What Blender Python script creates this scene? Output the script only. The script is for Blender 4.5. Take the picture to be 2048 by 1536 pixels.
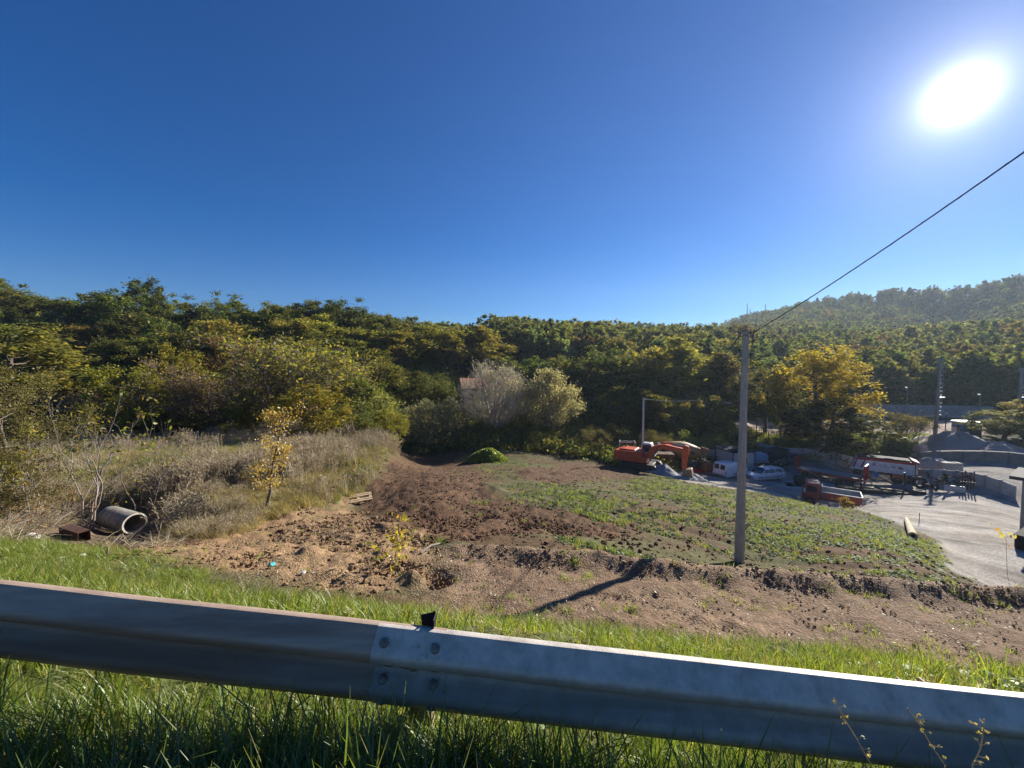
import bpy, bmesh, math, random
import numpy as np
from mathutils import Vector, Matrix, Euler

for o in list(bpy.data.objects):
    bpy.data.objects.remove(o, do_unlink=True)
SC = bpy.context.scene
COL = SC.collection
R = math.radians
rnd = random.Random(7)
rng = np.random.default_rng(11)

# ------------------------------------------------------------------ camera
FPX, CX, CY, PITCH = 769.0, 1024.0, 768.0, R(2.7)     # measured from the photograph (2048 x 1536)
cam_d = bpy.data.cameras.new('camera')
cam_d.sensor_width = 36.0
cam_d.lens = 36.0 * FPX / 2048.0
cam_d.clip_start, cam_d.clip_end = 0.05, 4000.0
cam = bpy.data.objects.new('camera', cam_d)
cam.location = (0, 0, 0)                                # eye height; the road lies 1.65 m below
cam.rotation_euler = (math.pi / 2 - PITCH, 0, 0)
COL.objects.link(cam)
SC.camera = cam

# ------------------------------------------------------------------ sky and sun
SUN_EL, SUN_AZ = R(24.3), R(48.4)                       # azimuth clockwise from +Y
SUN_DIR = Vector((math.sin(SUN_AZ) * math.cos(SUN_EL), math.cos(SUN_AZ) * math.cos(SUN_EL), math.sin(SUN_EL)))
world = bpy.data.worlds.new('World')
SC.world = world
world.use_nodes = True
wn, wl = world.node_tree.nodes, world.node_tree.links
wn.clear()
sky = wn.new('ShaderNodeTexSky')
sky.sky_type = 'NISHITA'
sky.sun_disc = False
sky.sun_elevation = SUN_EL
sky.sun_rotation = SUN_AZ
sky.altitude = 700
sky.air_density = 1.0
sky.dust_density = 0.03
sky.ozone_density = 5.0
hsv = wn.new('ShaderNodeHueSaturation')
hsv.inputs['Hue'].default_value = 0.512
hsv.inputs['Saturation'].default_value = 1.34
wl.new(sky.outputs[0], hsv.inputs['Color'])
bg = wn.new('ShaderNodeBackground')
bg.inputs[1].default_value = 0.0505
wl.new(hsv.outputs[0], bg.inputs[0])
# the sun's bright aureole in the sky, a function of the angle to the sun
tc = wn.new('ShaderNodeTexCoord')
dot = wn.new('ShaderNodeVectorMath'); dot.operation = 'DOT_PRODUCT'
nrm = wn.new('ShaderNodeVectorMath'); nrm.operation = 'NORMALIZE'
wl.new(tc.outputs['Generated'], nrm.inputs[0])
wl.new(nrm.outputs[0], dot.inputs[0])
dot.inputs[1].default_value = SUN_DIR
clampd = wn.new('ShaderNodeClamp'); clampd.inputs[1].default_value = -1; clampd.inputs[2].default_value = 0.99999
wl.new(dot.outputs['Value'], clampd.inputs[0])
ac = wn.new('ShaderNodeMath'); ac.operation = 'ARCCOSINE'
wl.new(clampd.outputs[0], ac.inputs[0])
def aureole(amp, sigma_deg, power):
    d = wn.new('ShaderNodeMath'); d.operation = 'DIVIDE'; d.inputs[1].default_value = R(sigma_deg)
    wl.new(ac.outputs[0], d.inputs[0])
    p = wn.new('ShaderNodeMath'); p.operation = 'POWER'; p.inputs[1].default_value = power
    wl.new(d.outputs[0], p.inputs[0])
    n = wn.new('ShaderNodeMath'); n.operation = 'MULTIPLY'; n.inputs[1].default_value = -1
    wl.new(p.outputs[0], n.inputs[0])
    e = wn.new('ShaderNodeMath'); e.operation = 'EXPONENT'
    wl.new(n.outputs[0], e.inputs[0])
    m = wn.new('ShaderNodeMath'); m.operation = 'MULTIPLY'; m.inputs[1].default_value = amp
    wl.new(e.outputs[0], m.inputs[0])
    return m
def addm(a, b):
    s = wn.new('ShaderNodeMath'); s.operation = 'ADD'
    wl.new(a.outputs[0], s.inputs[0]); wl.new(b.outputs[0], s.inputs[1])
    return s
glow = addm(aureole(2.6, 0.95, 1.1), addm(aureole(0.34, 4.4, 1.0), aureole(0.045, 17.0, 1.0)))
bg2 = wn.new('ShaderNodeBackground')
bg2.inputs[0].default_value = (0.98, 0.96, 0.98, 1)
wl.new(glow.outputs[0], bg2.inputs[1])
adds = wn.new('ShaderNodeAddShader')
wl.new(bg.outputs[0], adds.inputs[0]); wl.new(bg2.outputs[0], adds.inputs[1])
wo = wn.new('ShaderNodeOutputWorld')
wl.new(adds.outputs[0], wo.inputs[0])

sun_d = bpy.data.lights.new('sun', 'SUN')
sun_d.energy = 4.8
sun_d.angle = R(0.53)
sun_d.color = (1.0, 0.93, 0.82)
sun = bpy.data.objects.new('sun', sun_d)
sun.rotation_euler = (-SUN_DIR).to_track_quat('-Z', 'Y').to_euler()
COL.objects.link(sun)

SC.view_settings.view_transform = 'Standard'
SC.view_settings.look = 'None'
SC.view_settings.gamma = 1
SC.view_settings.exposure = 1.12
SC.view_settings.use_curve_mapping = False
SC.render.engine = 'CYCLES'
SC.cycles.max_bounces = 6
SC.cycles.diffuse_bounces = 3
SC.cycles.glossy_bounces = 2
SC.cycles.transmission_bounces = 4
SC.cycles.transparent_max_bounces = 8
SC.cycles.volume_bounces = 0
SC.cycles.sample_clamp_indirect = 4.0
SC.cycles.use_denoising = True
SC.cycles.caustics_reflective = False
SC.cycles.caustics_refractive = False

# ------------------------------------------------------------------ helpers
cp, sp = math.cos(PITCH), math.sin(PITCH)
def PIX(px, py, Y):
    """the point at distance Y in front that the photograph shows at pixel (px, py)"""
    u, v = (px - CX) / FPX, (CY - py) / FPX
    dy = cp + v * sp
    t = Y / dy
    return np.array((u * t, Y, (-sp + v * cp) * t))

def ss(a, b, x):
    t = np.clip((x - a) / (b - a), 0, 1)
    return t * t * (3 - 2 * t)

def _hash(ix, iy, seed):
    n = (ix.astype(np.int64) * 374761393 + iy.astype(np.int64) * 668265263 + seed * 974634541) & 0xFFFFFFFF
    n = ((n ^ (n >> 13)) * 1274126177) & 0xFFFFFFFF
    n = n ^ (n >> 16)
    return (n & 0xFFFF) / 65535.0

def vnoise(x, y, seed=0):
    ix, iy = np.floor(x), np.floor(y)
    fx, fy = x - ix, y - iy
    fx, fy = fx * fx * (3 - 2 * fx), fy * fy * (3 - 2 * fy)
    ix, iy = ix.astype(np.int64), iy.astype(np.int64)
    a, b = _hash(ix, iy, seed), _hash(ix + 1, iy, seed)
    c, d = _hash(ix, iy + 1, seed), _hash(ix + 1, iy + 1, seed)
    return (a + (b - a) * fx) * (1 - fy) + (c + (d - c) * fx) * fy

def fbm(x, y, seed=0, octv=4, gain=0.5):
    s, a, t = 0.0, 1.0, 0.0
    for k in range(octv):
        s = s + a * vnoise(x * 2 ** k + 17.3 * k, y * 2 ** k - 9.1 * k, seed + k)
        t += a; a *= gain
    return s / t

# ---- materials
def nd(nt, t, **kw):
    n = nt.nodes.new(t)
    for k, v in kw.items():
        setattr(n, k, v)
    return n

MATS = {}
def pm(name, col, rough=0.6, metal=0.0, col2=None, scale=6.0, bump=0.0, bscale=40.0, lo=0.35, hi=0.65, spec=0.5, coat=0.0, stretch=None, detail=6.0):
    """painted / worn / mineral surface: base colour broken by noise towards col2, with fine relief"""
    m = bpy.data.materials.new(name); m.use_nodes = True
    nt = m.node_tree; b = nt.nodes['Principled BSDF']
    b.inputs['Roughness'].default_value = rough
    b.inputs['Metallic'].default_value = metal
    b.inputs['Specular IOR Level'].default_value = spec
    b.inputs['Coat Weight'].default_value = coat
    tcn = nd(nt, 'ShaderNodeTexCoord')
    vec = tcn.outputs['Object']
    if stretch:
        mp = nd(nt, 'ShaderNodeMapping'); mp.inputs['Scale'].default_value = stretch
        nt.links.new(vec, mp.inputs[0]); vec = mp.outputs[0]
    nz = nd(nt, 'ShaderNodeTexNoise'); nz.inputs['Scale'].default_value = scale; nz.inputs['Detail'].default_value = detail
    nz.inputs['Roughness'].default_value = 0.65
    nt.links.new(vec, nz.inputs['Vector'])
    c2 = col2 if col2 else tuple(c * 0.7 for c in col)
    rp = nd(nt, 'ShaderNodeValToRGB')
    rp.color_ramp.elements[0].position = lo; rp.color_ramp.elements[0].color = (*c2, 1)
    rp.color_ramp.elements[1].position = hi; rp.color_ramp.elements[1].color = (*col, 1)
    nt.links.new(nz.outputs[0], rp.inputs[0]); nt.links.new(rp.outputs[0], b.inputs['Base Color'])
    if bump > 0:
        n2 = nd(nt, 'ShaderNodeTexNoise'); n2.inputs['Scale'].default_value = bscale; n2.inputs['Detail'].default_value = 5
        nt.links.new(vec, n2.inputs['Vector'])
        bp = nd(nt, 'ShaderNodeBump'); bp.inputs['Strength'].default_value = bump; bp.inputs['Distance'].default_value = 0.02
        nt.links.new(n2.outputs[0], bp.inputs['Height']); nt.links.new(bp.outputs[0], b.inputs['Normal'])
    MATS[name] = m
    return m

def glassm(name, col=(0.02, 0.025, 0.03), rough=0.08):
    m = bpy.data.materials.new(name); m.use_nodes = True
    b = m.node_tree.nodes['Principled BSDF']
    b.inputs['Base Color'].default_value = (*col, 1); b.inputs['Roughness'].default_value = rough
    b.inputs['Specular IOR Level'].default_value = 0.7
    return m

def leafm(name, ca, cb, cc=None, trans=0.45, gloss=0.06, objvar=0.25):
    """foliage: every leaf its own tint between ca and cb (a few cc), light passing through"""
    m = bpy.data.materials.new(name); m.use_nodes = True
    nt = m.node_tree; nt.nodes.clear()
    geo = nd(nt, 'ShaderNodeNewGeometry')
    rp = nd(nt, 'ShaderNodeValToRGB'); rp.color_ramp.elements[0].color = (*ca, 1); rp.color_ramp.elements[1].color = (*cb, 1)
    if cc:
        rp.color_ramp.elements[1].position = 0.85
        e = rp.color_ramp.elements.new(0.93); e.color = (*cc, 1)
    nt.links.new(geo.outputs['Random Per Island'], rp.inputs[0])
    oi = nd(nt, 'ShaderNodeObjectInfo')
    mr = nd(nt, 'ShaderNodeMapRange'); mr.inputs[3].default_value = 1 - objvar; mr.inputs[4].default_value = 1 + objvar
    nt.links.new(oi.outputs['Random'], mr.inputs[0])
    hs = nd(nt, 'ShaderNodeHueSaturation')
    mu = nd(nt, 'ShaderNodeMath', operation='MULTIPLY'); mu.inputs[1].default_value = 7.31; nt.links.new(oi.outputs['Random'], mu.inputs[0])
    fr = nd(nt, 'ShaderNodeMath', operation='FRACT'); nt.links.new(mu.outputs[0], fr.inputs[0])
    mh = nd(nt, 'ShaderNodeMapRange'); mh.inputs[3].default_value = 0.5 - 0.075 * objvar; mh.inputs[4].default_value = 0.5 + 0.075 * objvar
    nt.links.new(fr.outputs[0], mh.inputs[0]); nt.links.new(mh.outputs[0], hs.inputs['Hue'])
    nt.links.new(rp.outputs[0], hs.inputs['Color']); nt.links.new(mr.outputs[0], hs.inputs['Value'])
    df = nd(nt, 'ShaderNodeBsdfDiffuse'); tr = nd(nt, 'ShaderNodeBsdfTranslucent')
    nt.links.new(hs.outputs[0], df.inputs[0])
    tint = nd(nt, 'ShaderNodeMixRGB', blend_type='MULTIPLY'); tint.inputs[0].default_value = 1; tint.inputs[2].default_value = (1.35, 1.3, 0.6, 1)
    nt.links.new(hs.outputs[0], tint.inputs[1]); nt.links.new(tint.outputs[0], tr.inputs[0])
    mx = nd(nt, 'ShaderNodeMixShader'); mx.inputs[0].default_value = trans
    nt.links.new(df.outputs[0], mx.inputs[1]); nt.links.new(tr.outputs[0], mx.inputs[2])
    out = nd(nt, 'ShaderNodeOutputMaterial')
    if gloss > 0:
        gl = nd(nt, 'ShaderNodeBsdfGlossy'); gl.inputs['Roughness'].default_value = 0.45; gl.inputs[0].default_value = (0.8, 0.85, 0.8, 1)
        m2 = nd(nt, 'ShaderNodeMixShader'); m2.inputs[0].default_value = gloss
        nt.links.new(mx.outputs[0], m2.inputs[1]); nt.links.new(gl.outputs[0], m2.inputs[2])
        nt.links.new(m2.outputs[0], out.inputs[0])
    else:
        nt.links.new(mx.outputs[0], out.inputs[0])
    return m

# ---- objects
def tag(o, label=None, cat=None, group=None, kind=None):
    if label: o['label'] = label
    if cat: o['category'] = cat
    if group: o['group'] = group
    if kind: o['kind'] = kind
    return o

def empty(name, loc=(0, 0, 0), rz=0.0, rot=None):
    o = bpy.data.objects.new(name, None)
    o.empty_display_size = 0.2
    o.location = loc
    o.rotation_euler = rot if rot else (0, 0, rz)
    COL.objects.link(o)
    return o

def thing(name, label, cat, loc=(0, 0, 0), rz=0.0, group=None, rot=None):
    return tag(empty(name, loc, rz, rot), label, cat, group)

def link_mesh(name, me, parent=None):
    o = bpy.data.objects.new(name, me)
    COL.objects.link(o)
    if parent is not None: o.parent = parent
    return o

def np_mesh(name, V, faces4=None, faces3=None, mat=None, smooth=False):
    """fast mesh from arrays"""
    me = bpy.data.meshes.new(name)
    V = np.asarray(V, dtype=np.float32)
    me.vertices.add(len(V)); me.vertices.foreach_set('co', V.ravel())
    F = faces4 if faces4 is not None else faces3
    F = np.asarray(F, dtype=np.int32); k = F.shape[1]
    me.loops.add(F.size); me.loops.foreach_set('vertex_index', F.ravel())
    me.polygons.add(len(F)); me.polygons.foreach_set('loop_start', np.arange(0, F.size, k, dtype=np.int32))
    if smooth: me.polygons.foreach_set('use_smooth', np.ones(len(F), dtype=bool))
    me.update(calc_edges=True)
    if mat: me.materials.append(mat)
    return me

class MB:
    def __init__(s): s.v, s.f = [], []
    def add(s, vs, fs):
        b = len(s.v); s.v += [tuple(p) for p in vs]; s.f += [tuple(i + b for i in f) for f in fs]; return s
    def box(s, x0, x1, y0, y1, z0, z1, M=None):
        P = [(x0, y0, z0), (x1, y0, z0), (x1, y1, z0), (x0, y1, z0), (x0, y0, z1), (x1, y0, z1), (x1, y1, z1), (x0, y1, z1)]
        if M is not None: P = [tuple(M @ Vector(p)) for p in P]
        return s.add(P, [(0, 3, 2, 1), (4, 5, 6, 7), (0, 1, 5, 4), (1, 2, 6, 5), (2, 3, 7, 6), (3, 0, 4, 7)])
    def prism(s, prof, y0, y1, y0s=None, axis='y'):
        """profile of (x, z) extruded along y (or of (x, y) along z, or of (y, z) along x)"""
        n = len(prof)
        def p3(a, b, t): return {'y': (a, t, b), 'z': (a, b, t), 'x': (t, a, b)}[axis]
        P = [p3(a, b, y0) for a, b in prof] + [p3(a, b, y1) for a, b in prof]
        fs = [tuple(range(n)), tuple(range(2 * n - 1, n - 1, -1))] + [(i, i + n, (i + 1) % n + n, (i + 1) % n) for i in range(n)]
        return s.add(P, fs)
    def tube(s, path, rad, n=8, cap=True):
        path = [Vector(p) for p in path]
        if not hasattr(rad, '__len__'): rad = [rad] * len(path)
        P, fs = [], []
        for i, p in enumerate(path):
            d = (path[min(i + 1, len(path) - 1)] - path[max(i - 1, 0)])
            d = d.normalized() if d.length > 1e-9 else Vector((0, 0, 1))
            a = d.cross(Vector((0, 0, 1)) if abs(d.z) < 0.9 else Vector((1, 0, 0))).normalized(); b = d.cross(a)
            for k in range(n):
                t = 2 * math.pi * k / n
                P.append(tuple(p + (a * math.cos(t) + b * math.sin(t)) * rad[i]))
        for i in range(len(path) - 1):
            for k in range(n):
                k2 = (k + 1) % n
                fs.append((i * n + k, i * n + k2, (i + 1) * n + k2, (i + 1) * n + k))
        if cap:
            fs.append(tuple(range(n - 1, -1, -1))); e = (len(path) - 1) * n; fs.append(tuple(range(e, e + n)))
        return s.add(P, fs)
    def cyl(s, p0, p1, r0, r1=None, n=12, cap=True):
        return s.tube([p0, p1], [r0, r0 if r1 is None else r1], n, cap)
    def lathe(s, prof, axis=Vector((0, 0, 1)), org=Vector((0, 0, 0)), n=16, closed=False):
        """profile of (radius, height along axis)"""
        ax = Vector(axis).normalized(); a = ax.cross(Vector((0, 0, 1)) if abs(ax.z) < 0.9 else Vector((1, 0, 0))).normalized(); b = ax.cross(a)
        P, fs = [], []
        for r, h in prof:
            for k in range(n):
                t = 2 * math.pi * k / n
                P.append(tuple(Vector(org) + ax * h + (a * math.cos(t) + b * math.sin(t)) * r))
        m = len(prof)
        for i in range(m if closed else m - 1):
            j = (i + 1) % m
            for k in range(n):
                k2 = (k + 1) % n
                fs.append((i * n + k, i * n + k2, j * n + k2, j * n + k))
        return s.add(P, fs)
    def mesh(s, name, mat=None, bevel=0.0, smooth=False, seg=1):
        me = bpy.data.meshes.new(name)
        me.from_pydata(s.v, [], s.f)
        bm = bmesh.new(); bm.from_mesh(me)
        bmesh.ops.recalc_face_normals(bm, faces=bm.faces)
        if bevel > 0:
            ed = [e for e in bm.edges if len(e.link_faces) == 2 and e.calc_face_angle(0) > R(25)]
            bmesh.ops.bevel(bm, geom=ed, offset=bevel, segments=seg, profile=0.5, affect='EDGES', clamp_overlap=True)
        if smooth:
            for f in bm.faces: f.smooth = True
            for e in bm.edges:
                if len(e.link_faces) == 2 and e.calc_face_angle(0) > R(40): e.smooth = False
        bm.to_mesh(me); bm.free()
        if mat: me.materials.append(mat)
        return me
    def build(s, name, mat=None, parent=None, bevel=0.0, smooth=False, loc=None, rot=None, seg=1):
        o = link_mesh(name, s.mesh(name, mat, bevel, smooth, seg), parent)
        if loc is not None: o.location = loc
        if rot is not None: o.rotation_euler = rot
        return o

def copy_part(o, parent, loc=None, rot=None):
    c = o.copy(); COL.objects.link(c); c.parent = parent
    if loc is not None: c.location = loc
    if rot is not None: c.rotation_euler = rot
    return c
def copy_tree(o, parent=None):
    kids = KIDS.get(o.name, [])
    c = o.copy(); COL.objects.link(c)
    if parent is not None: c.parent = parent
    for k in kids: copy_tree(k, c)
    return c
KIDS = {}
def remember(o):
    """note the children of a thing, and theirs, so that copies can follow"""
    for x in bpy.data.objects:
        if x.parent is not None:
            KIDS.setdefault(x.parent.name, [])
            if x not in KIDS[x.parent.name]: KIDS[x.parent.name].append(x)

def mkscatter(name, pts, rots, scl, idx, sources, label=None):
    """one object whose geometry nodes set small pieces on points: ground cover nobody could count"""
    me = bpy.data.meshes.new(name)
    pts = np.asarray(pts, dtype=np.float32)
    me.vertices.add(len(pts)); me.vertices.foreach_set('co', pts.ravel())
    a = me.attributes.new('rot', 'FLOAT_VECTOR', 'POINT'); a.data.foreach_set('vector', np.asarray(rots, dtype=np.float32).ravel())
    scl = np.asarray(scl, dtype=np.float32)
    if scl.ndim == 1: scl = np.stack([scl] * 3, 1)
    a = me.attributes.new('scl', 'FLOAT_VECTOR', 'POINT'); a.data.foreach_set('vector', scl.ravel())
    a = me.attributes.new('pick', 'INT', 'POINT'); a.data.foreach_set('value', np.asarray(idx, dtype=np.int32))
    o = link_mesh(name, me)
    o['kind'] = 'stuff'
    if label: o['label'] = label
    ng = bpy.data.node_groups.new('scatter_' + name, 'GeometryNodeTree')
    ng.interface.new_socket('Geometry', in_out='INPUT', socket_type='NodeSocketGeometry')
    ng.interface.new_socket('Geometry', in_out='OUTPUT', socket_type='NodeSocketGeometry')
    gi, go = ng.nodes.new('NodeGroupInput'), ng.nodes.new('NodeGroupOutput')
    jn = ng.nodes.new('GeometryNodeJoinGeometry')
    for src in reversed(sources):
        oi = ng.nodes.new('GeometryNodeObjectInfo'); oi.inputs['Object'].default_value = src
        oi.inputs['As Instance'].default_value = False; oi.transform_space = 'ORIGINAL'
        g2 = ng.nodes.new('GeometryNodeGeometryToInstance')
        ng.links.new(oi.outputs['Geometry'], g2.inputs[0]); ng.links.new(g2.outputs[0], jn.inputs[0])
    ip = ng.nodes.new('GeometryNodeInstanceOnPoints')
    ip.inputs['Pick Instance'].default_value = True
    def att(n, t):
        x = ng.nodes.new('GeometryNodeInputNamedAttribute'); x.data_type = t; x.inputs['Name'].default_value = n; return x.outputs[0]
    er = ng.nodes.new('FunctionNodeEulerToRotation')
    ng.links.new(att('rot', 'FLOAT_VECTOR'), er.inputs[0]); ng.links.new(er.outputs[0], ip.inputs['Rotation'])
    ng.links.new(att('scl', 'FLOAT_VECTOR'), ip.inputs['Scale'])
    ng.links.new(att('pick', 'INT'), ip.inputs['Instance Index'])
    ng.links.new(gi.outputs[0], ip.inputs['Points']); ng.links.new(jn.outputs[0], ip.inputs['Instance'])
    ng.links.new(ip.outputs[0], go.inputs[0])
    md = o.modifiers.new('scatter', 'NODES'); md.node_group = ng
    return o
def source(name, me):
    return bpy.data.objects.new(name, me)               # a piece to scatter; never linked to the scene itself
# ------------------------------------------------------------------ terrain
def rail_y(x): return 1.60 - 0.047 * x
def rail_z(x): return -1.174 - 0.080 * np.clip(x, -30, 30)          # top edge of the guard rail
PROF_D = [-200, -3.0, -0.9, -0.45, 0.0, 0.8, 1.6, 2.6, 3.6, 4.4, 5.4, 7.0, 9.0, 14.0]
PROF_Z = [-1.66, -1.66, -1.66, -1.72, -1.80, -1.98, -2.30, -2.98, -3.68, -3.98, -4.17, -4.40, -4.45, -4.45]
def lip_y(x): return 8.62 - 0.035 * (x - 3) + 0.05 * np.sin(x * 0.9) + 0.30 * (fbm(x * 1.1, x * 0.0 + 3.3, 7, 4) - 0.5)
def H_near(x, y):
    d = y - rail_y(x)
    # along the road: a steady fall to the right, levelling far out
    t = np.where(x < 0, -0.075 * 8 * np.tanh(x / 8), -0.080 * 16 * np.tanh(x / 16))
    return np.interp(d, PROF_D, PROF_Z) + t
FAR = [  # (px, py, distance) read from the photograph
 # brown ploughed field and its left edge
 (850,1080,9.5),(700,1060,10.8),(600,1045,12.4),(850,1000,14.5),(950,1000,15.5),(850,950,22),(800,920,32),(805,893,48),(950,905,46),
 (1100,912,46),(1050,960,24),(1150,1000,17),(1200,1040,14.5),(480,1092,10.2),(300,1082,10.8),(250,1071,12.3),(200,1066,12.9),(0,1085,9.5),(250,1108,9.3),(280,1092,11.2),(330,1075,12.0),
 (480,1118,8.6),(700,1128,8.0),(540,1035,13.2),(640,1010,15.5),(720,980,19),(760,940,26),(790,912,37),(100,1075,10.6),(-300,1100,9.5),(-250,1040,13),
 # slope below the berm
 (1325,1075,13.0),(1477,1110,13.4),(1650,1132,12.8),(1850,1148,12.2),(1850,1130,13.5),(1900,1150,15),(2048,1174,16.4),(2300,1230,16),(1885,1104,19.5),
 (1830,1085,18),(1700,1060,19),(1600,1030,22),(1750,1043,25.5),(1600,1004,30),(1450,975,33),(1300,951,38),(1240,940,42),(1450,1040,17),
 (1720,1016,28.5),(1785,1038,26.5),(1300,1000,20),(1600,1080,15.6),
 # the yard
 (1600,980,40),(1750,1011,34.8),(1900,1020,31.5),(2000,1040,28),(2048,1100,20.6),(1500,955,45),(1400,948,46),(1350,946,45),(1850,970,41.5),
 (2030,1000,36),(1700,957,46),(1560,940,50),(2300,1040,32),(2300,1150,20),(1650,998,37.0),(1640,1020,34.6),(1720,1030,33.2),
 # terrace behind the yard wall, and beyond
 (1900,955,41.5),(2000,960,39),(2048,950,40.5),(1880,938,44),(2300,960,42),(2048,905,50),(1900,910,50),(2300,905,52),
 (1450,905,55),(1300,905,53),(1560,885,58),(1450,872,61),(1690,928,50),(1750,905,52.5),(1800,900,52),(1750,869,55.5),(1840,869,55.5),(1960,872,56),
 (1620,872,57),(1690,866,56.5),(2080,872,56),
 # the sports pitch and what rises behind it
 (1750,838,70.5),(1850,838,70.5),(1960,840,70.5),(1620,838,71),(1500,838,72),(1480,858,61),(2080,840,70),(2300,850,62),(1740,826,76),(1900,828,76),
 (2048,740,110),(2048,690,180),(2048,582,400),(1900,598,400),(1750,606,400),(1550,640,400),(1480,656,400),(1400,690,400),(1200,695,300),(1900,655,280),
 (1900,705,170),(1600,700,200),(1600,765,110),(1400,765,100),(1400,705,170),(1200,735,110),(1200,700,160),(1000,710,120),(1000,690,160),(2400,575,400),
 (2400,720,120),(2400,640,260),
 # left wood
 (1000,770,85),(1100,850,60),(1150,890,52),(1000,880,52),(1000,840,62),(850,760,75),(850,820,60),(850,885,52),(850,700,110),(700,750,68),(700,820,55),(700,670,110),
 (500,770,60),(500,690,95),(500,830,48),(300,790,55),(300,690,90),(300,840,44),(100,810,48),(100,670,85),(0,660,85),(-300,660,80),(-300,800,48),
 (-300,900,30),(600,650,170),(200,650,170),(-300,640,170),(900,680,200),
 # dry meadow on its low terrace
 (0,1050,11.5),(150,1050,12),(400,1005,14),(480,1003,14.5),(300,950,18),(500,950,18),(620,985,16),(650,950,19),(720,930,20.7),(300,900,27),(500,880,34),
 (700,890,33),(770,900,30),(775,889,40),(100,880,30),(100,850,38),(400,860,40),(-300,950,18),
]
def dkey(x, y):
    th = np.clip(np.arctan2(x, y), -1.15, 1.15)
    lr = np.clip(np.log(np.maximum(np.hypot(x, y), 1e-3)), math.log(7.5), math.log(470.0))
    return th, lr * 0.36
_P = np.array([PIX(*c) for c in FAR])
_kx, _ky = dkey(_P[:, 0], _P[:, 1])
_q = _P[:, 2] / np.hypot(_P[:, 0], _P[:, 1])
def _U(d2): return 0.5 * d2 * np.log(np.maximum(d2, 1e-12))
_n = len(_kx)
_A = np.zeros((_n + 3, _n + 3))
_A[:_n, :_n] = _U((_kx[:, None] - _kx) ** 2 + (_ky[:, None] - _ky) ** 2) + np.eye(_n) * 2e-4
_A[:_n, _n] = 1; _A[:_n, _n + 1] = _kx; _A[:_n, _n + 2] = _ky
_A[_n:, :_n] = _A[:_n, _n:].T
_w = np.linalg.solve(_A, np.concatenate([_q, np.zeros(3)]))
def H_far(x, y):
    x = np.asarray(x, float); y = np.asarray(y, float); sh = x.shape
    kx, ky = dkey(x.ravel(), y.ravel()); out = np.empty(kx.size)
    for i in range(0, kx.size, 20000):
        a, b = kx[i:i + 20000], ky[i:i + 20000]
        out[i:i + 20000] = _U((a[:, None] - _kx) ** 2 + (b[:, None] - _ky) ** 2) @ _w[:_n] + _w[_n] + _w[_n + 1] * a + _w[_n + 2] * b
    r = np.minimum(np.hypot(x, y), 470.0)
    return out.reshape(sh) * r
def H(x, y):
    x = np.asarray(x, float); y = np.asarray(y, float)
    hn, hf = H_near(x, y), H_far(x, y)
    d = y - rail_y(x)
    left = hn + (hf - hn) * ss(4.6, 8.2, d)
    ly = lip_y(x)
    lipz = H_near(x, ly) + 0.21
    bank = 0.25 * ss(-0.62, 0.0, y - ly + 0.22 * (fbm(x * 2.2, y * 1.4, 5, 3) - 0.5))
    right = np.where(y < ly, hn + bank, np.maximum(hf, lipz + 0.06 - 0.72 * (y - ly)))
    k = ss(-2.2, -0.2, x)
    return left + (right - left) * k
def Hs(x, y): return float(H(np.array([x]), np.array([y]))[0])
def GX(px, Y):
    """ground point in pixel column px at distance Y"""
    z = -5.0
    for _ in range(4):
        X = (px - CX) / FPX * (Y * cp - z * sp)
        z = Hs(X, Y)
    return Vector((X, Y, z))
def GP(px, py, ymin=1.5, ymax=500):
    """ground point the photograph shows at (px, py)"""
    Y = np.geomspace(ymin, ymax, 900)
    P = np.stack([PIX(px, py, 1.0)] * len(Y)) * Y[:, None]
    below = P[:, 2] - H(P[:, 0], P[:, 1])
    i = np.argmax(below < 0) if (below < 0).any() else len(Y) - 1
    return Vector((P[i, 0], P[i, 1], float(H(P[i:i + 1, 0], P[i:i + 1, 1])[0])))

def poly_world(pix): return np.array([GP(*p)[:2] for p in pix])
def in_poly(x, y, poly):
    """signed distance: negative inside"""
    n = len(poly); dist = np.full(x.shape, 1e9); ins = np.zeros(x.shape, bool)
    for i in range(n):
        ax, ay = poly[i]; bx, by = poly[(i + 1) % n]
        ex, ey = bx - ax, by - ay
        t = np.clip(((x - ax) * ex + (y - ay) * ey) / (ex * ex + ey * ey + 1e-12), 0, 1)
        dist = np.minimum(dist, np.hypot(x - ax - t * ex, y - ay - t * ey))
        c = ((ay > y) != (by > y)) & (x < (bx - ax) * (y - ay) / (by - ay + 1e-12) + ax)
        ins ^= c
    return np.where(ins, -dist, dist)

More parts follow.
